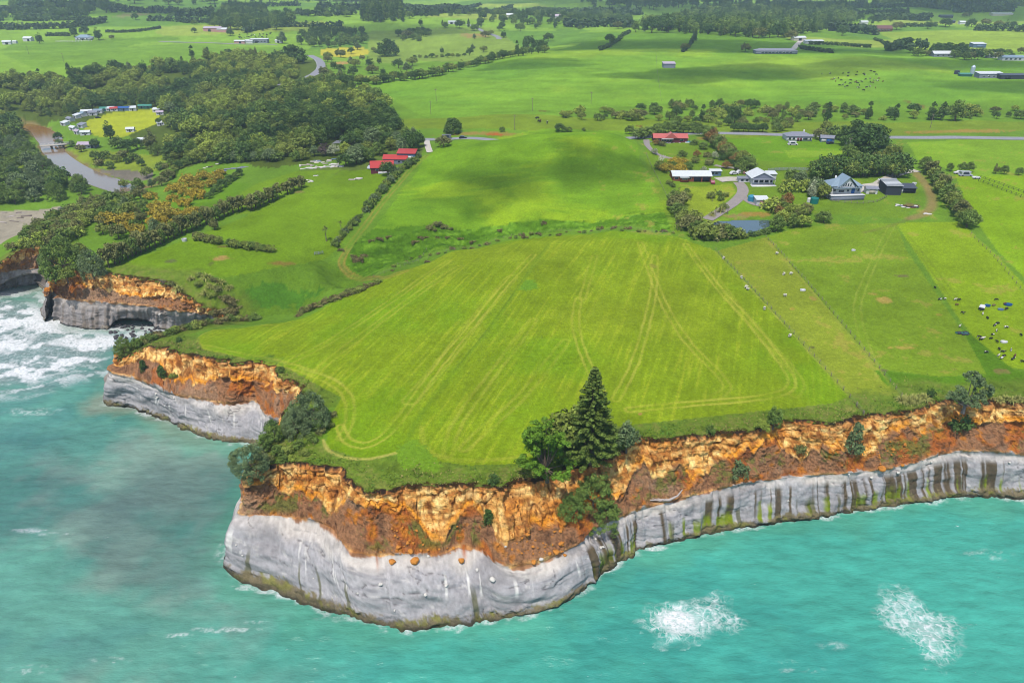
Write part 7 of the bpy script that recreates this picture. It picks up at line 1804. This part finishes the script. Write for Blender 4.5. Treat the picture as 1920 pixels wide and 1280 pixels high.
# ------------------------------------------------------------------ fences, poles
POSTM = plain('weathered_post', S(150, 140, 124), 0.9, 0.1, 0.2); WIREM = plain('fence_wire', S(130, 126, 120), 0.5, 0.4)
def fence(px_pts, gap, h, label, wires=3, post=0.06, mat=None, rails=False, name='wire_fence'):
    P_ = smooth_line(gpoly(px_pts), 1.0)
    d = np.concatenate([[0], np.cumsum(np.linalg.norm(np.diff(P_, axis=0), axis=1))])
    n = min(int(d[-1] / gap) + 1, 160)
    s = np.linspace(0, d[-1], n); x = np.interp(s, d, P_[:, 0]); y = np.interp(s, d, P_[:, 1]); z = Hs(x, y)
    o = empty(name, (x[0], y[0], z[0])); tag(o, label, 'fence')
    me = mesh_np('post', *boxv(-post, post, -post, post, -0.4, h), mat or POSTM)
    for i in range(n): link('post', me, o, (x[i] - x[0], y[i] - y[0], z[i] - z[0]))
    for k in range(wires):
        zz = h * (k + 0.9) / (wires + 0.15)
        r = 0.06 if rails else 0.014
        v, f = tube(np.stack([x - x[0], y - y[0], z - z[0] + zz], 1), [r] * n, 4)
        link('rail' if rails else 'wire', mesh_np('wire', v, f, mat or WIREM), o)
    return o
fence([(1342, 470), (1592, 744), (1606, 762)], 3.2, 1.15, 'wire fence along the right side of the near paddock')
fence([(1436, 446), (1690, 744)], 3.2, 1.15, 'wire fence right of the olive grazing strip')
fence([(1820, 440), (1870, 490), (1990, 640)], 4.0, 1.15, 'wire fence right of the calf paddock')
fence([(745, 498), (820, 478), (900, 462), (1000, 440), (1150, 430), (1262, 438)], 4.0, 1.1, 'wire fence along the top of the near paddock')
fence([(1212, 290), (1240, 348), (1264, 402), (1268, 430)], 4.0, 1.15, 'wire fence between middle paddock and garden')
DARKRAIL = plain('dark_rail', S(70, 84, 60), 0.8)
fence([(1838, 334), (1870, 345), (1930, 366), (1990, 388)], 2.6, 1.3, 'dark railed fence on the far side of the horse track', 2, 0.08, DARKRAIL, True, 'rail_fence')
fence([(1834, 340), (1864, 351), (1924, 374), (1985, 398)], 2.6, 1.3, 'dark railed fence on the near side of the horse track', 2, 0.08, DARKRAIL, True, 'rail_fence')
fence([(1230, 100), (1232, 130), (1236, 160), (1240, 190)], 8.0, 1.2, 'fence line climbing the wide paddock past the hay barn', 2)
fence([(1560, 378), (1600, 382), (1640, 380), (1662, 370)], 2.4, 1.2, 'garden fence below the white gabled house', 2, 0.07, None, True, 'garden_fence')
fence([(800, 470), (742, 505), (700, 520)], 4.0, 1.1, 'short fence by the farm track bend')
fence([(105, 79), (140, 79), (172, 78)], 4.0, 1.6, 'long white fence in front of the far white house', 3, 0.2, W_WHITE, True, 'paling_fence')
o = fence([(1440, 322), (1470, 320), (1500, 320), (1530, 321)], 2.0, 1.6, 'grey paling fence left of the white gabled house', 6, 0.08, W_GREY, True, 'paling_fence')
fence([(590, 478), (606, 476)], 1.2, 1.2, 'grey gate beside the lone cabbage tree', 4, 0.07, W_GREY, True, 'gate')
def pole(px, py, h, label):
    b = g1(px, py); o = empty('power_pole', b); tag(o, label, 'pole')
    v, f = tube([(0, 0, -0.5), (0, 0, h * .5), (0, 0, h)], [0.17, 0.15, 0.11], 6); link('post', mesh_np('post', v, f, POSTM), o)
    pbox('crossarm', o, (-1.1, 1.1, -0.07, 0.07, h - 0.9, h - 0.72), POSTM)
for (px, py, lab) in ((54, 102, 'power pole on the far left paddock'), (120, 117, 'second power pole on the far left paddock'), (209, 130, 'left pole of the close pair at the wood rim'), (213, 129, 'right pole of the close pair at the wood rim'), (818, 190, 'power pole on the left of the wide paddock'), (808, 215, 'power pole near the road at the wide paddock'), (998, 209, 'power pole in the middle of the wide paddock'), (965, 244, 'power pole on the road bank'),
                      (1744, 240, 'power pole above the right road'), (1589, 290, 'power pole in the bungalow garden'), (1108, 196, 'thin power pole above the creek line')):
    pole(px, py, 9.0, lab)

# ------------------------------------------------------------------ calves, sheep, feeders
def skin_mesh(name, verts, edges, radii, mats, root=0, sub=1):
    me = bpy.data.meshes.new(name); me.from_pydata(verts, edges, [])
    o = bpy.data.objects.new(name, me); COL.objects.link(o)
    o.modifiers.new('skin', 'SKIN')
    for i, r in enumerate(radii): me.skin_vertices[0].data[i].radius = r
    me.skin_vertices[0].data[root].use_root = True
    m = o.modifiers.new('sub', 'SUBSURF'); m.levels = sub; m.render_levels = sub
    dg = bpy.context.evaluated_depsgraph_get()
    out = bpy.data.meshes.new_from_object(o.evaluated_get(dg)); out.name = name
    bpy.data.objects.remove(o)
    out.materials.clear()
    out.materials.append(mats)
    out.polygons.foreach_set('use_smooth', np.ones(len(out.polygons), bool))
    return out
def hide(name, a, b, thr):
    t = NT(name)
    oi = t.n('ObjectInfo'); ad = t.n('VectorMath', operation='ADD'); t.l(t.objpos(), ad.inputs[0])
    cb = t.n('CombineXYZ'); t.l(t.math('MULTIPLY', oi.outputs['Random'], 37.0), cb.inputs[0]); t.l(cb.outputs[0], ad.inputs[1])
    f = t.noise(ad.outputs[0], 1.5, 2, 0.4)
    t.col(t.mix(t.ramp(f, thr, thr + 0.04), (*a, 1), (*b, 1)))
    return t.set(0.8, 0.15)
def calf(name, mat, graze):
    hz = 0.38 if graze else 1.22
    v = [(0, 0, .88), (.45, 0, .90), (.72, 0, .96), (.98, 0, 1.08 if not graze else .80), (1.18, 0, hz), (1.36, 0, hz - .12), (-.45, 0, .90), (-.66, 0, .92), (-.80, 0, .55),
         (.52, .17, .62), (.53, .18, .33), (.54, .18, .02), (.52, -.17, .62), (.53, -.18, .33), (.54, -.18, .02), (-.52, .18, .66), (-.60, .19, .36), (-.56, .19, .02), (-.52, -.18, .66), (-.60, -.19, .36), (-.56, -.19, .02), (1.12, .16, hz + .10), (1.12, -.16, hz + .10)]
    e = [(0, 1), (1, 2), (2, 3), (3, 4), (4, 5), (0, 6), (6, 7), (7, 8), (1, 9), (9, 10), (10, 11), (1, 12), (12, 13), (13, 14), (6, 15), (15, 16), (16, 17), (6, 18), (18, 19), (19, 20), (4, 21), (4, 22)]
    r = [(.34, .36), (.32, .34), (.24, .28), (.15, .18), (.13, .15), (.08, .08), (.31, .33), (.16, .2), (.04, .04), (.10, .12), (.055, .06), (.05, .05), (.10, .12), (.055, .06), (.05, .05), (.12, .14), (.06, .07), (.05, .05), (.12, .14), (.06, .07), (.05, .05), (.03, .05), (.03, .05)]
    return skin_mesh(name, v, e, r, mat)
BW = hide('black_and_white_hide', (0.012, 0.012, 0.014), (0.55, 0.53, 0.5), 0.56); BLK = hide('black_hide', (0.012, 0.012, 0.014), (0.02, 0.02, 0.02), 0.5); WT = hide('white_patched_hide', (0.45, 0.42, 0.36), (0.03, 0.03, 0.03), 0.5); BRN = hide('brown_hide', (0.09, 0.045, 0.025), (0.2, 0.14, 0.1), 0.6)
CALF = [calf('calf', BW, False), calf('calf', BW, True), calf('calf', BLK, True), calf('calf', WT, False), calf('calf', BRN, True)]
calves = [(1753, 541, 2, 90, 'black calf alone at the upper left of the herd'), (1761, 563, 1, 10, 'left one of the two calves side by side at the herd left'), (1771, 562, 0, 190, 'right one of the two calves side by side at the herd left'), (1790, 563, 3, 20, 'pale calf beside a black one above the tan calf'), (1797, 564, 2, 10, 'black calf touching the pale one above the tan calf'), (1793, 573, 4, 0, 'tan calf below the pale and black pair'), (1867, 563, 2, 350, 'black calf above the feeder troughs'),
          (1862, 574, 4, 10, 'brown calf between feeder trailer and blue troughs'), (1804, 588, 0, 320, 'calf with white rump below the tan calf'), (1842, 590, 3, 60, 'white calf below the feeder trailer'), (1851, 598, 2, 80, 'small black calf below the feeder trailer'), (1883, 571, 4, 20, 'tan calf at the blue trough'), (1886, 581, 2, 20, 'black calf by the grey trough'), (1799, 613, 3, 40, 'white calf above the dark scrap heap'),
          (1869, 608, 2, 10, 'black calf stretched behind a white one'), (1864, 612, 0, 30, 'white spotted calf beside the stretched black one'), (1886, 615, 1, 340, 'spotted calf right of the close pair'), (1868, 622, 3, 60, 'white calf near the middle of the herd'), (1861, 629, 0, 200, 'broad black and white calf in mid herd'), (1857, 636, 2, 10, 'black calf just below the broad spotted one'), (1835, 633, 1, 330, 'upper calf of the trio at the herd left'), (1841, 636, 3, 0, 'white faced calf of the trio at the herd left'), (1838, 638, 2, 0, 'lower black calf of the trio at the herd left'),
          (1869, 642, 2, 100, 'black calf left of the white trough'), (1914, 630, 2, 80, 'black calf nearest the right edge of the herd'), (1873, 656, 2, 80, 'upright black calf above the lower group'), (1848, 662, 1, 0, 'dark calf alone at the lower left'), (1879, 661, 0, 340, 'spotted calf below the upright black one'), (1895, 658, 3, 60, 'white calf in the lower right group'), (1871, 668, 3, 30, 'pale calf in the lower group of four'), (1881, 669, 2, 10, 'black calf in the lower group of four'), (1877, 673, 0, 20, 'largest black and white calf of the lower group'),
          (1902, 669, 4, 50, 'brown calf of the lower right pair'), (1898, 675, 0, 20, 'black calf of the lower right pair'), (1916, 679, 1, 330, 'spotted calf at the lower right edge')]
for (px, py, k, yaw, lab) in calves:
    o = link('calf', CALF[k], None, g1(px, py), math.radians(yaw), rnd.uniform(0.56, 0.7)); tag(o, lab, 'calf', 'calves in the right paddock')
rc = np.random.RandomState(81)
for q in scatter([(1540, 140), (1640, 134), (1660, 150), (1650, 172), (1580, 170)], 42, rc, 4.0):
    o = link('cow', CALF[rc.choice([0, 1, 2, 2, 2, 4])], None, (q[0], q[1], float(Hs(q[0], q[1]))), rc.uniform(0, 6.28), 1.15); tag(o, 'far cow in the herd on the wide paddock', 'cow', 'far herd on the wide paddock')
for q in scatter([(440, 66), (510, 62), (500, 72), (450, 74)], 26, rc, 5.0):
    o = link('cow', CALF[rc.choice([1, 2, 2])], None, (q[0], q[1], float(Hs(q[0], q[1]))), rc.uniform(0, 6.28), 1.5); tag(o, 'tiny distant cow behind the roadside store', 'cow', 'distant herd behind the roadside store')
for (px, py, lab) in ((1013, 229, 'brown cow beside the creek line bushes'), (1026, 232, 'white cow beside the creek line bushes'), (1008, 224, 'dark cow left of the creek line bushes'), (1010, 230, 'second dark cow left of the creek line bushes')):
    o = link('cow', CALF[3 if 'white' in lab else 4 if 'brown' in lab else 2], None, g1(px, py), rnd.uniform(0, 6), 1.4); tag(o, lab, 'cow', 'cattle by the creek line')
# sheep
WOOL = plain('wool', S(232, 226, 206), 0.95, 0.05, 0.15, 8)
SHEEP = skin_mesh('sheep', [(0, 0, .55), (.3, 0, .56), (.5, 0, .66), (.66, 0, .6), (-.32, 0, .56), (.26, .13, .3), (.26, .13, .02), (.26, -.13, .3), (.26, -.13, .02), (-.28, .13, .3), (-.28, .13, .02), (-.28, -.13, .3), (-.28, -.13, .02)],
                  [(0, 1), (1, 2), (2, 3), (0, 4), (1, 5), (5, 6), (1, 7), (7, 8), (4, 9), (9, 10), (4, 11), (11, 12)], [(.27, .27), (.25, .25), (.13, .13), (.07, .07), (.25, .25), (.06, .06), (.035, .035), (.06, .06), (.035, .035), (.06, .06), (.035, .035), (.06, .06), (.035, .035)], WOOL)
sheep = [(1398, 540, 'left sheep of the pair on the fence line'), (1401, 544, 'right sheep of the pair on the fence line'), (1469, 516, 'sheep left of the far strip fence'), (1482, 515, 'sheep touching the far strip fence'), (1472, 556, 'sheep in the middle of the olive strip'), (1408, 548, 'lamb just below the fence line pair'), (1390, 523, 'sheep higher on the fence line'), (1356, 486, 'sheep at the top of the near fence'), (1397, 480, 'sheep at the top of the olive strip'), (1395, 478, 'lamb at the top of the olive strip'), (1456, 477, 'sheep near the upper far strip fence'), (1460, 476, 'lamb near the upper far strip fence'),
         (1388, 483, 'lone lamb high in the olive strip'), (1433, 581, 'sheep low on the near fence line'), (1480, 632, 'lowest sheep on the near fence line')]
for (px, py, lab) in sheep[:5] + sheep[6:8] + sheep[10:11] + sheep[13:]:
    o = link('sheep', SHEEP, None, g1(px, py), rnd.uniform(0, 6.28), 1.25 if 'lamb' not in lab else 0.85); tag(o, lab, 'sheep', 'sheep in the olive strip')
# calf feeder trailer and troughs
b = g1(1840, 580); o = empty('feeder_trailer', b, math.radians(-38), 0.72); tag(o, 'black calf feeder trailer with a white top', 'trailer')
V, F = prism([(-0.9, 0.5), (0.9, 0.5), (0.8, 1.35), (-0.8, 1.35)], -1.5, 1.5, 'y'); pmesh('body', o, V, F, W_DARK)
V, F = prism([(-1.0, 1.35), (1.0, 1.35), (0.6, 1.6), (-0.6, 1.6)], -1.7, 1.7, 'y'); pmesh('lid', o, V, F, W_WHITE)
for sx in (-0.95, 0.95):
    v, f = tube([(sx - 0.1, 0, .4), (sx + 0.1, 0, .4)], [.4, .4], 10); link('wheel', mesh_np('wheel', v, f, plain('tyre', (0.02, 0.02, 0.022))), o)
pbox('drawbar', o, (-0.06, 0.06, -2.8, -1.4, 0.5, 0.62), W_DARK)
def trough(px, py, mat, label, r=0.8, h=0.5, sx=1.4):
    b = g1(px, py); n = 14; V = []
    for rr, z in ((r, 0), (r * 1.08, h), (r * .95, h), (r * .85, h * .35)):
        for k in range(n): V.append((rr * math.cos(6.283 * k / n) * sx, rr * math.sin(6.283 * k / n), z))
    F = [(i * n + k, i * n + (k + 1) % n, (i + 1) * n + (k + 1) % n, (i + 1) * n + k) for i in range(3) for k in range(n)] + [tuple(3 * n + k for k in range(n))]
    o = pmesh('trough', None, V, F, mat); o.location = (b.x, b.y, b.z - 0.03); tag(o, label, 'trough')
BLUEP = plain('blue_plastic', S(36, 96, 160), 0.5)
trough(1851, 574, BLUEP, 'small blue trough right of the feeder trailer', 0.6); trough(1890, 572, BLUEP, 'larger blue trough at the right of the herd', 0.8); trough(1876, 581, W_BLUE, 'grey blue trough below the larger blue one', 0.6, 0.4); trough(1882, 642, W_WHITE, 'white round concrete trough in mid herd', 0.62, 0.45)
trough(1505, 545, W_WHITE, 'white trough on the far strip fence', 0.6, 0.5); trough(1600, 470, W_WHITE, 'small white trough in the tracked paddock', 0.5); trough(1714, 346, W_WHITE, 'white round tank on the lawn beside the dirt track', 0.9, 0.9, 1.0); trough(346, 452, W_WHITE, 'white round bale feeder by the long shelter row', 0.9, 1.0, 1.0)

# ------------------------------------------------------------------ rocks, driftwood, heaps
def rock_mesh(name, seed, mat, bump=0.25):
    bm = bmesh.new(); bmesh.ops.create_icosphere(bm, subdivisions=2, radius=1.0)
    co = np.array([v.co for v in bm.verts]); rs = np.random.RandomState(seed)
    ax = rs.normal(size=(9, 3)); ax /= np.linalg.norm(ax, axis=1)[:, None]
    d = np.ones(len(co))
    for a in ax: d = np.minimum(d, rs.uniform(0.45, 0.95) / np.maximum(co @ a, 0.05))
    d += bump * 0.35 * fbm(co[:, 0] * 2.5 + seed, co[:, 1] * 2.5 + co[:, 2] * 1.7, seed, 3)
    for v, k in zip(bm.verts, d): v.co *= float(k)
    me = bpy.data.meshes.new(name); bm.to_mesh(me); bm.free(); me.materials.append(mat)
    return me
PALER = plain('pale_concretion', S(236, 230, 220), 0.9, 0.1, 0.2, 2.5); ORANGER = plain('orange_clod', S(206, 136, 62, 1.2), 0.95, 0.05, 0.25, 2.5); DARKR = plain('dark_rock', S(96, 92, 96), 0.9, 0.1, 0.2, 2.5)
RK = [rock_mesh('boulder', 400 + i, PALER) for i in range(3)]; RO = [rock_mesh('clod', 410 + i, ORANGER) for i in range(3)]; RD = [rock_mesh('rock', 420 + i, DARKR) for i in range(3)]
def rock(px, py, r, me, label, cat='rock', name='boulder', group=None, sq=0.8):
    p = cliff_at(px, py); d = Vector((0, 0, CAMZ)) - p; d.normalize()
    o = link(name, me, None, p + d * r * 0.35, rnd.uniform(0, 6.28), (r, r, r * sq)); tag(o, label, cat, group)
for (px, py, r, lab) in ((925, 1084, 1.25, 'largest pale round concretion on the near grey rock'), (838, 1097, 0.75, 'pale concretion left of the largest on the near rock'), (712, 1093, 0.9, 'hollow dark and white boulder on the near grey rock'), (740, 1141, 0.5, 'small pale boulder low on the near rock'), (796, 1113, 0.7, 'flat pale slab on the near grey rock'), (1015, 1046, 0.95, 'angular cream boulder at the foot of the earth slope'), (948, 1022, 0.55, 'cream boulder in the orange earth slope'), (805, 1042, 0.6, 'pale boulder at the earth foot left of the cream slab'),
                        (1125, 1024, 0.7, 'upper pale boulder of the cluster at the shaded corner'), (1132, 1022, 0.6, 'right pale boulder of the cluster at the shaded corner'), (1117, 1009, 0.5, 'top pale boulder of the cluster at the shaded corner'), (586, 1083, 0.35, 'tiny pale pebble left of the hollow boulder'), (669, 1111, 0.4, 'tiny pale boulder right of the hollow boulder'), (442, 1022, 0.4, 'tiny pale boulder at the headland left corner'), (453, 1042, 0.45, 'pale boulder below the tiny corner one'), (894, 1066, 0.7, 'flat cream rock near the earth slope'),
                        (293, 747, 0.9, 'upper pale boulder on the second headland rock'), (292, 740, 0.7, 'top pale boulder on the second headland rock'), (324, 748, 0.5, 'small pale boulder right on the second headland rock'), (265, 727, 0.5, 'pale boulder high left on the second headland rock'), (299, 591, 1.1, 'round white boulder on the third headland wall'), (1745, 868, 0.7, 'pale block on the right cliff rim'), (1681, 886, 0.9, 'pale block beneath the right cliff earth'), (1634, 896, 0.9, 'dark shaded block on the right cliff rim'), (1593, 890, 0.7, 'pale rock under the conical cliff bush'), (1890, 866, 0.7, 'pale block at the far right of the rock rim'), (1480, 940, 0.5, 'pale scar rock low on the right cliff')):
    rock(px, py, r * 0.55, RK[int(px) % 3], lab)
for i, (px, py, r, lab) in enumerate(((735, 1050, 0.85, 'rust orange clod resting on the near grey rock'), (779, 1050, 0.95, 'rust orange clod right of the first on the grey rock'), (865, 1050, 0.8, 'long rust clod lying on the grey rock'), (1003, 1054, 0.6, 'rust clod beside the angular cream boulder'), (1655, 878, 0.9, 'yellow orange block at the earth foot on the right cliff'), (934, 1020, 0.5, 'yellow clod on the near orange slip'), (1055, 1018, 0.6, 'orange clod at the right end of the near slip'))):
    rock(px, py, r, RO[i % 3], lab, 'rock', 'clod')
rr_ = np.random.RandomState(91)
for (x0, x1, y0, y1, n, lab, grp) in ((960, 1060, 965, 1040, 90, 'yellow orange clod on the slip at the near headland', 'clods on the near slip'), (730, 860, 985, 1038, 60, 'rust clod on the earth slope of the near headland', 'clods on the near earth slope'), (1620, 1700, 820, 875, 40, 'orange clod on the right cliff slip', 'clods on the right cliff slip')):
    for _ in range(n):
        rock(rr_.uniform(x0, x1), rr_.uniform(y0, y1), rr_.gamma(1.6, 0.09) + 0.06, RO[rr_.randint(3)], lab, 'rock', 'clod', grp)
# wave-cut rubble in the third headland's cave
for _ in range(60):
    px, py = rr_.uniform(205, 300), rr_.uniform(608, 634)
    p = at_z(np.array(px), np.array(py), np.array(0.15))
    o = link('rock', RD[rr_.randint(3)], None, (p[0], p[1], 0.1), rr_.uniform(0, 6), rr_.uniform(0.35, 0.9)); tag(o, 'dark wet rock in the rubble below the third headland cave', 'rock', 'rubble below the cave')
# bleached tree trunk lying on the rim of the right cliff
def drift():
    p = cliff_at(1248, 936); o = empty('driftwood_tree', p + Vector((0, -0.5, 0.35))); tag(o, 'bleached fallen tree trunk on the rim of the right cliff', 'driftwood')
    rs = np.random.RandomState(95)
    v, f = tube([(-3.6, 0, 0.0), (-1.5, -.2, .25), (0.4, -.3, .3), (2.2, 0, 1.2), (3.2, .4, 2.6)], [.16, .26, .3, .22, .1], 7); link('trunk', mesh_np('trunk', v, f, PALEWOOD, True), o)
    for k in range(9):
        a = np.array([rs.uniform(-3, 1), -.2, .2]); q = a + np.array([rs.uniform(-1.6, .8), rs.uniform(-.6, .4), rs.uniform(-.5, .7)])
        v, f = tube([a, (a + q) / 2 + rs.normal(size=3) * .1, q], [.1, .07, .02], 5); link('branch', mesh_np('branch', v, f, PALEWOOD, True), o)
drift()
o = link('dead_tree', PROTO['bare_bush'][2].copy(), None, g1(1240, 304), 0.5, 1.15); o.data.materials.clear(); o.data.materials.append(plain('white_wood', S(244, 240, 236), 0.8)); tag(o, 'white antler like dead tree beside the garden fence', 'tree')
def heap(px, py, n, rx, ry, label, mats, name='scrap_heap', smax=1.6):
    b = g1(px, py); o = empty(name, b); tag(o, label, 'heap')
    rs = np.random.RandomState(int(px))
    for k in range(n):
        x, y = rs.uniform(-rx, rx), rs.uniform(-ry, ry); l, w, h = rs.uniform(0.4, smax), rs.uniform(0.15, 0.6), rs.uniform(0.15, 0.6)
        z = float(Hs(b.x + x, b.y + y)) - b.z
        q = link('plank' if k % 2 else 'block', mesh_np('plank', *boxv(-l, l, -w, w, 0, h), mats[k % len(mats)]), o, (x, y, z - 0.05), rs.uniform(-0.6, 0.6))
WHITEW = plain('white_scrap', S(238, 232, 226), 0.8)
heap(598, 312, 26, 11, 4, 'untidy heap of white boards in the left garden yard', [WHITEW, WHITEW, PALEWOOD], smax=2.2)
heap(606, 303, 16, 6, 3, 'white and blue clutter behind the board heap', [WHITEW, W_BLUE, W_CREAM])
heap(634, 312, 8, 3, 1.5, 'white crates right of the board heap', [WHITEW])
heap(1706, 388, 14, 3.4, 1.6, 'burn pile of brown and white scraps on the grass', [W_BROWN, WHITEW, W_DARK], smax=0.9)
heap(1685, 386, 6, 2, 1, 'pale scraps left of the burn pile', [WHITEW, W_GREY], smax=0.8)
heap(1804, 626, 9, 1.3, 0.5, 'dark tractor implement lying in the calf paddock', [W_DARK, W_DARK, W_GREEN], 'implement', 0.6)
heap(580, 340, 6, 2.4, 2.5, 'broken white boards on the western paddock edge', [WHITEW], smax=1.0)
heap(592, 330, 5, 1.0, 0.6, 'pair of pale water troughs in the western paddock', [WHITEW, W_GREY], 'trough_stack', 0.5)
heap(1738, 402, 4, 2.0, 0.4, 'white jump poles on the grass below the dirt track', [WHITEW], 'jump_poles', 1.0)
heap(668, 336, 8, 3, 1, 'white edged raised bed below the red roofed house', [WHITEW, PALEWOOD], 'raised_bed', 1.6)
heap(430, 318, 16, 8, 2.0, 'grey stockyard rails at the upper western paddock', [W_GREY, W_BLUE, W_GREY], 'stockyard', 2.4)
heap(395, 312, 10, 7, 2.0, 'dark and white stored timber left of the stockyard', [W_DARK, WHITEW, W_BROWN], 'timber_pile', 2.0)
heap(40, 408, 40, 30, 7, 'bleached driftwood scattered on the grey beach', [PALEWOOD, GREYTWIG], 'driftwood_bank', 3.0)
heap(1245, 268, 10, 9, 1.2, 'rockery of pale stones below the bungalow veranda', [W_GREY, PALEWOOD], 'rockery', 0.9)

# ------------------------------------------------------------------ clouds overhead (out of view) whose shadows drift over land and sea
CLOUDM = bpy.data.materials.new('cloud_vapour'); CLOUDM.use_nodes = True
_t = CLOUDM.node_tree; _t.nodes.remove(_t.nodes['Principled BSDF'])
_pv = _t.nodes.new('ShaderNodeVolumePrincipled'); _pv.inputs['Color'].default_value = (0.98, 0.98, 1.0, 1); _pv.inputs['Density'].default_value = 0.030; _pv.inputs['Anisotropy'].default_value = 0.6
_t.links.new(_pv.outputs[0], _t.nodes['Material Output'].inputs['Volume'])
def cloud(px, py, rx, ry, thick, label, alt=620.0, sea=False):
    p = Vector(at_z(np.array(float(px)), np.array(float(py)), np.array(0.0))) if sea else g1(px, py)
    c = p + SUN_DIR * ((alt - p.z) / SUN_DIR.z)
    bm = bmesh.new(); bmesh.ops.create_icosphere(bm, subdivisions=4, radius=1.0)
    co = np.array([v.co for v in bm.verts]); sd = int(px * 7 + py)
    k = 1 + 0.42 * fbm(co[:, 0] * 1.6 + sd, co[:, 1] * 1.6 + co[:, 2], sd, 3)
    for v, q in zip(bm.verts, k): v.co = (v.co.x * q * rx, v.co.y * q * ry, v.co.z * q * thick)
    me = bpy.data.meshes.new('cloud'); bm.to_mesh(me); bm.free(); me.materials.append(CLOUDM)
    o = link('cloud', me, None, c); tag(o, label, None, None, 'stuff')
for i, (px, py, rx, ry, th, sea) in enumerate(((900, 350, 32, 24, 18, False), (960, 318, 40, 20, 15, False), (1135, 305, 26, 28, 18, False), (1300, 140, 70, 40, 26, False), (1440, 134, 90, 36, 26, False), (1700, 118, 110, 50, 24, False), (1010, 118, 60, 30, 20, False), (1300, 82, 160, 70, 28, False), (1560, 95, 90, 40, 20, False),
                                             (560, 250, 60, 40, 20, False), (300, 20, 300, 160, 30, False), (1250, 14, 420, 240, 36, False), (700, 60, 140, 90, 22, False), (60, 940, 26, 12, 15, True), (335, 930, 15, 17, 14, True), (290, 1050, 16, 10, 11, True), (100, 845, 20, 8, 9, True), (1880, 160, 60, 30, 18, False), (1750, 20, 300, 160, 26, False))):
    cloud(px, py, rx, ry, th, 'drifting cloud overhead, out of the picture', 620.0 + 14 * i, sea)

# ------------------------------------------------------------------ the hazy air
HAZEM = bpy.data.materials.new('hazy_air'); HAZEM.use_nodes = True
_t = HAZEM.node_tree; _t.nodes.remove(_t.nodes['Principled BSDF'])
_pv = _t.nodes.new('ShaderNodeVolumePrincipled'); _pv.inputs['Color'].default_value = (0.66, 0.83, 1.0, 1); _pv.inputs['Density'].default_value = 0.000115; _pv.inputs['Anisotropy'].default_value = 0.15
_t.links.new(_pv.outputs[0], _t.nodes['Material Output'].inputs['Volume'])
_top = float(max(CAMZ + 12, HG.max() + 45))
hz_ = link('haze', mesh_np('haze', *boxv(-21000, 21000, -6500, 16500, -4.0, _top), HAZEM)); tag(hz_, 'thin blue haze in the air', None, None, 'stuff')
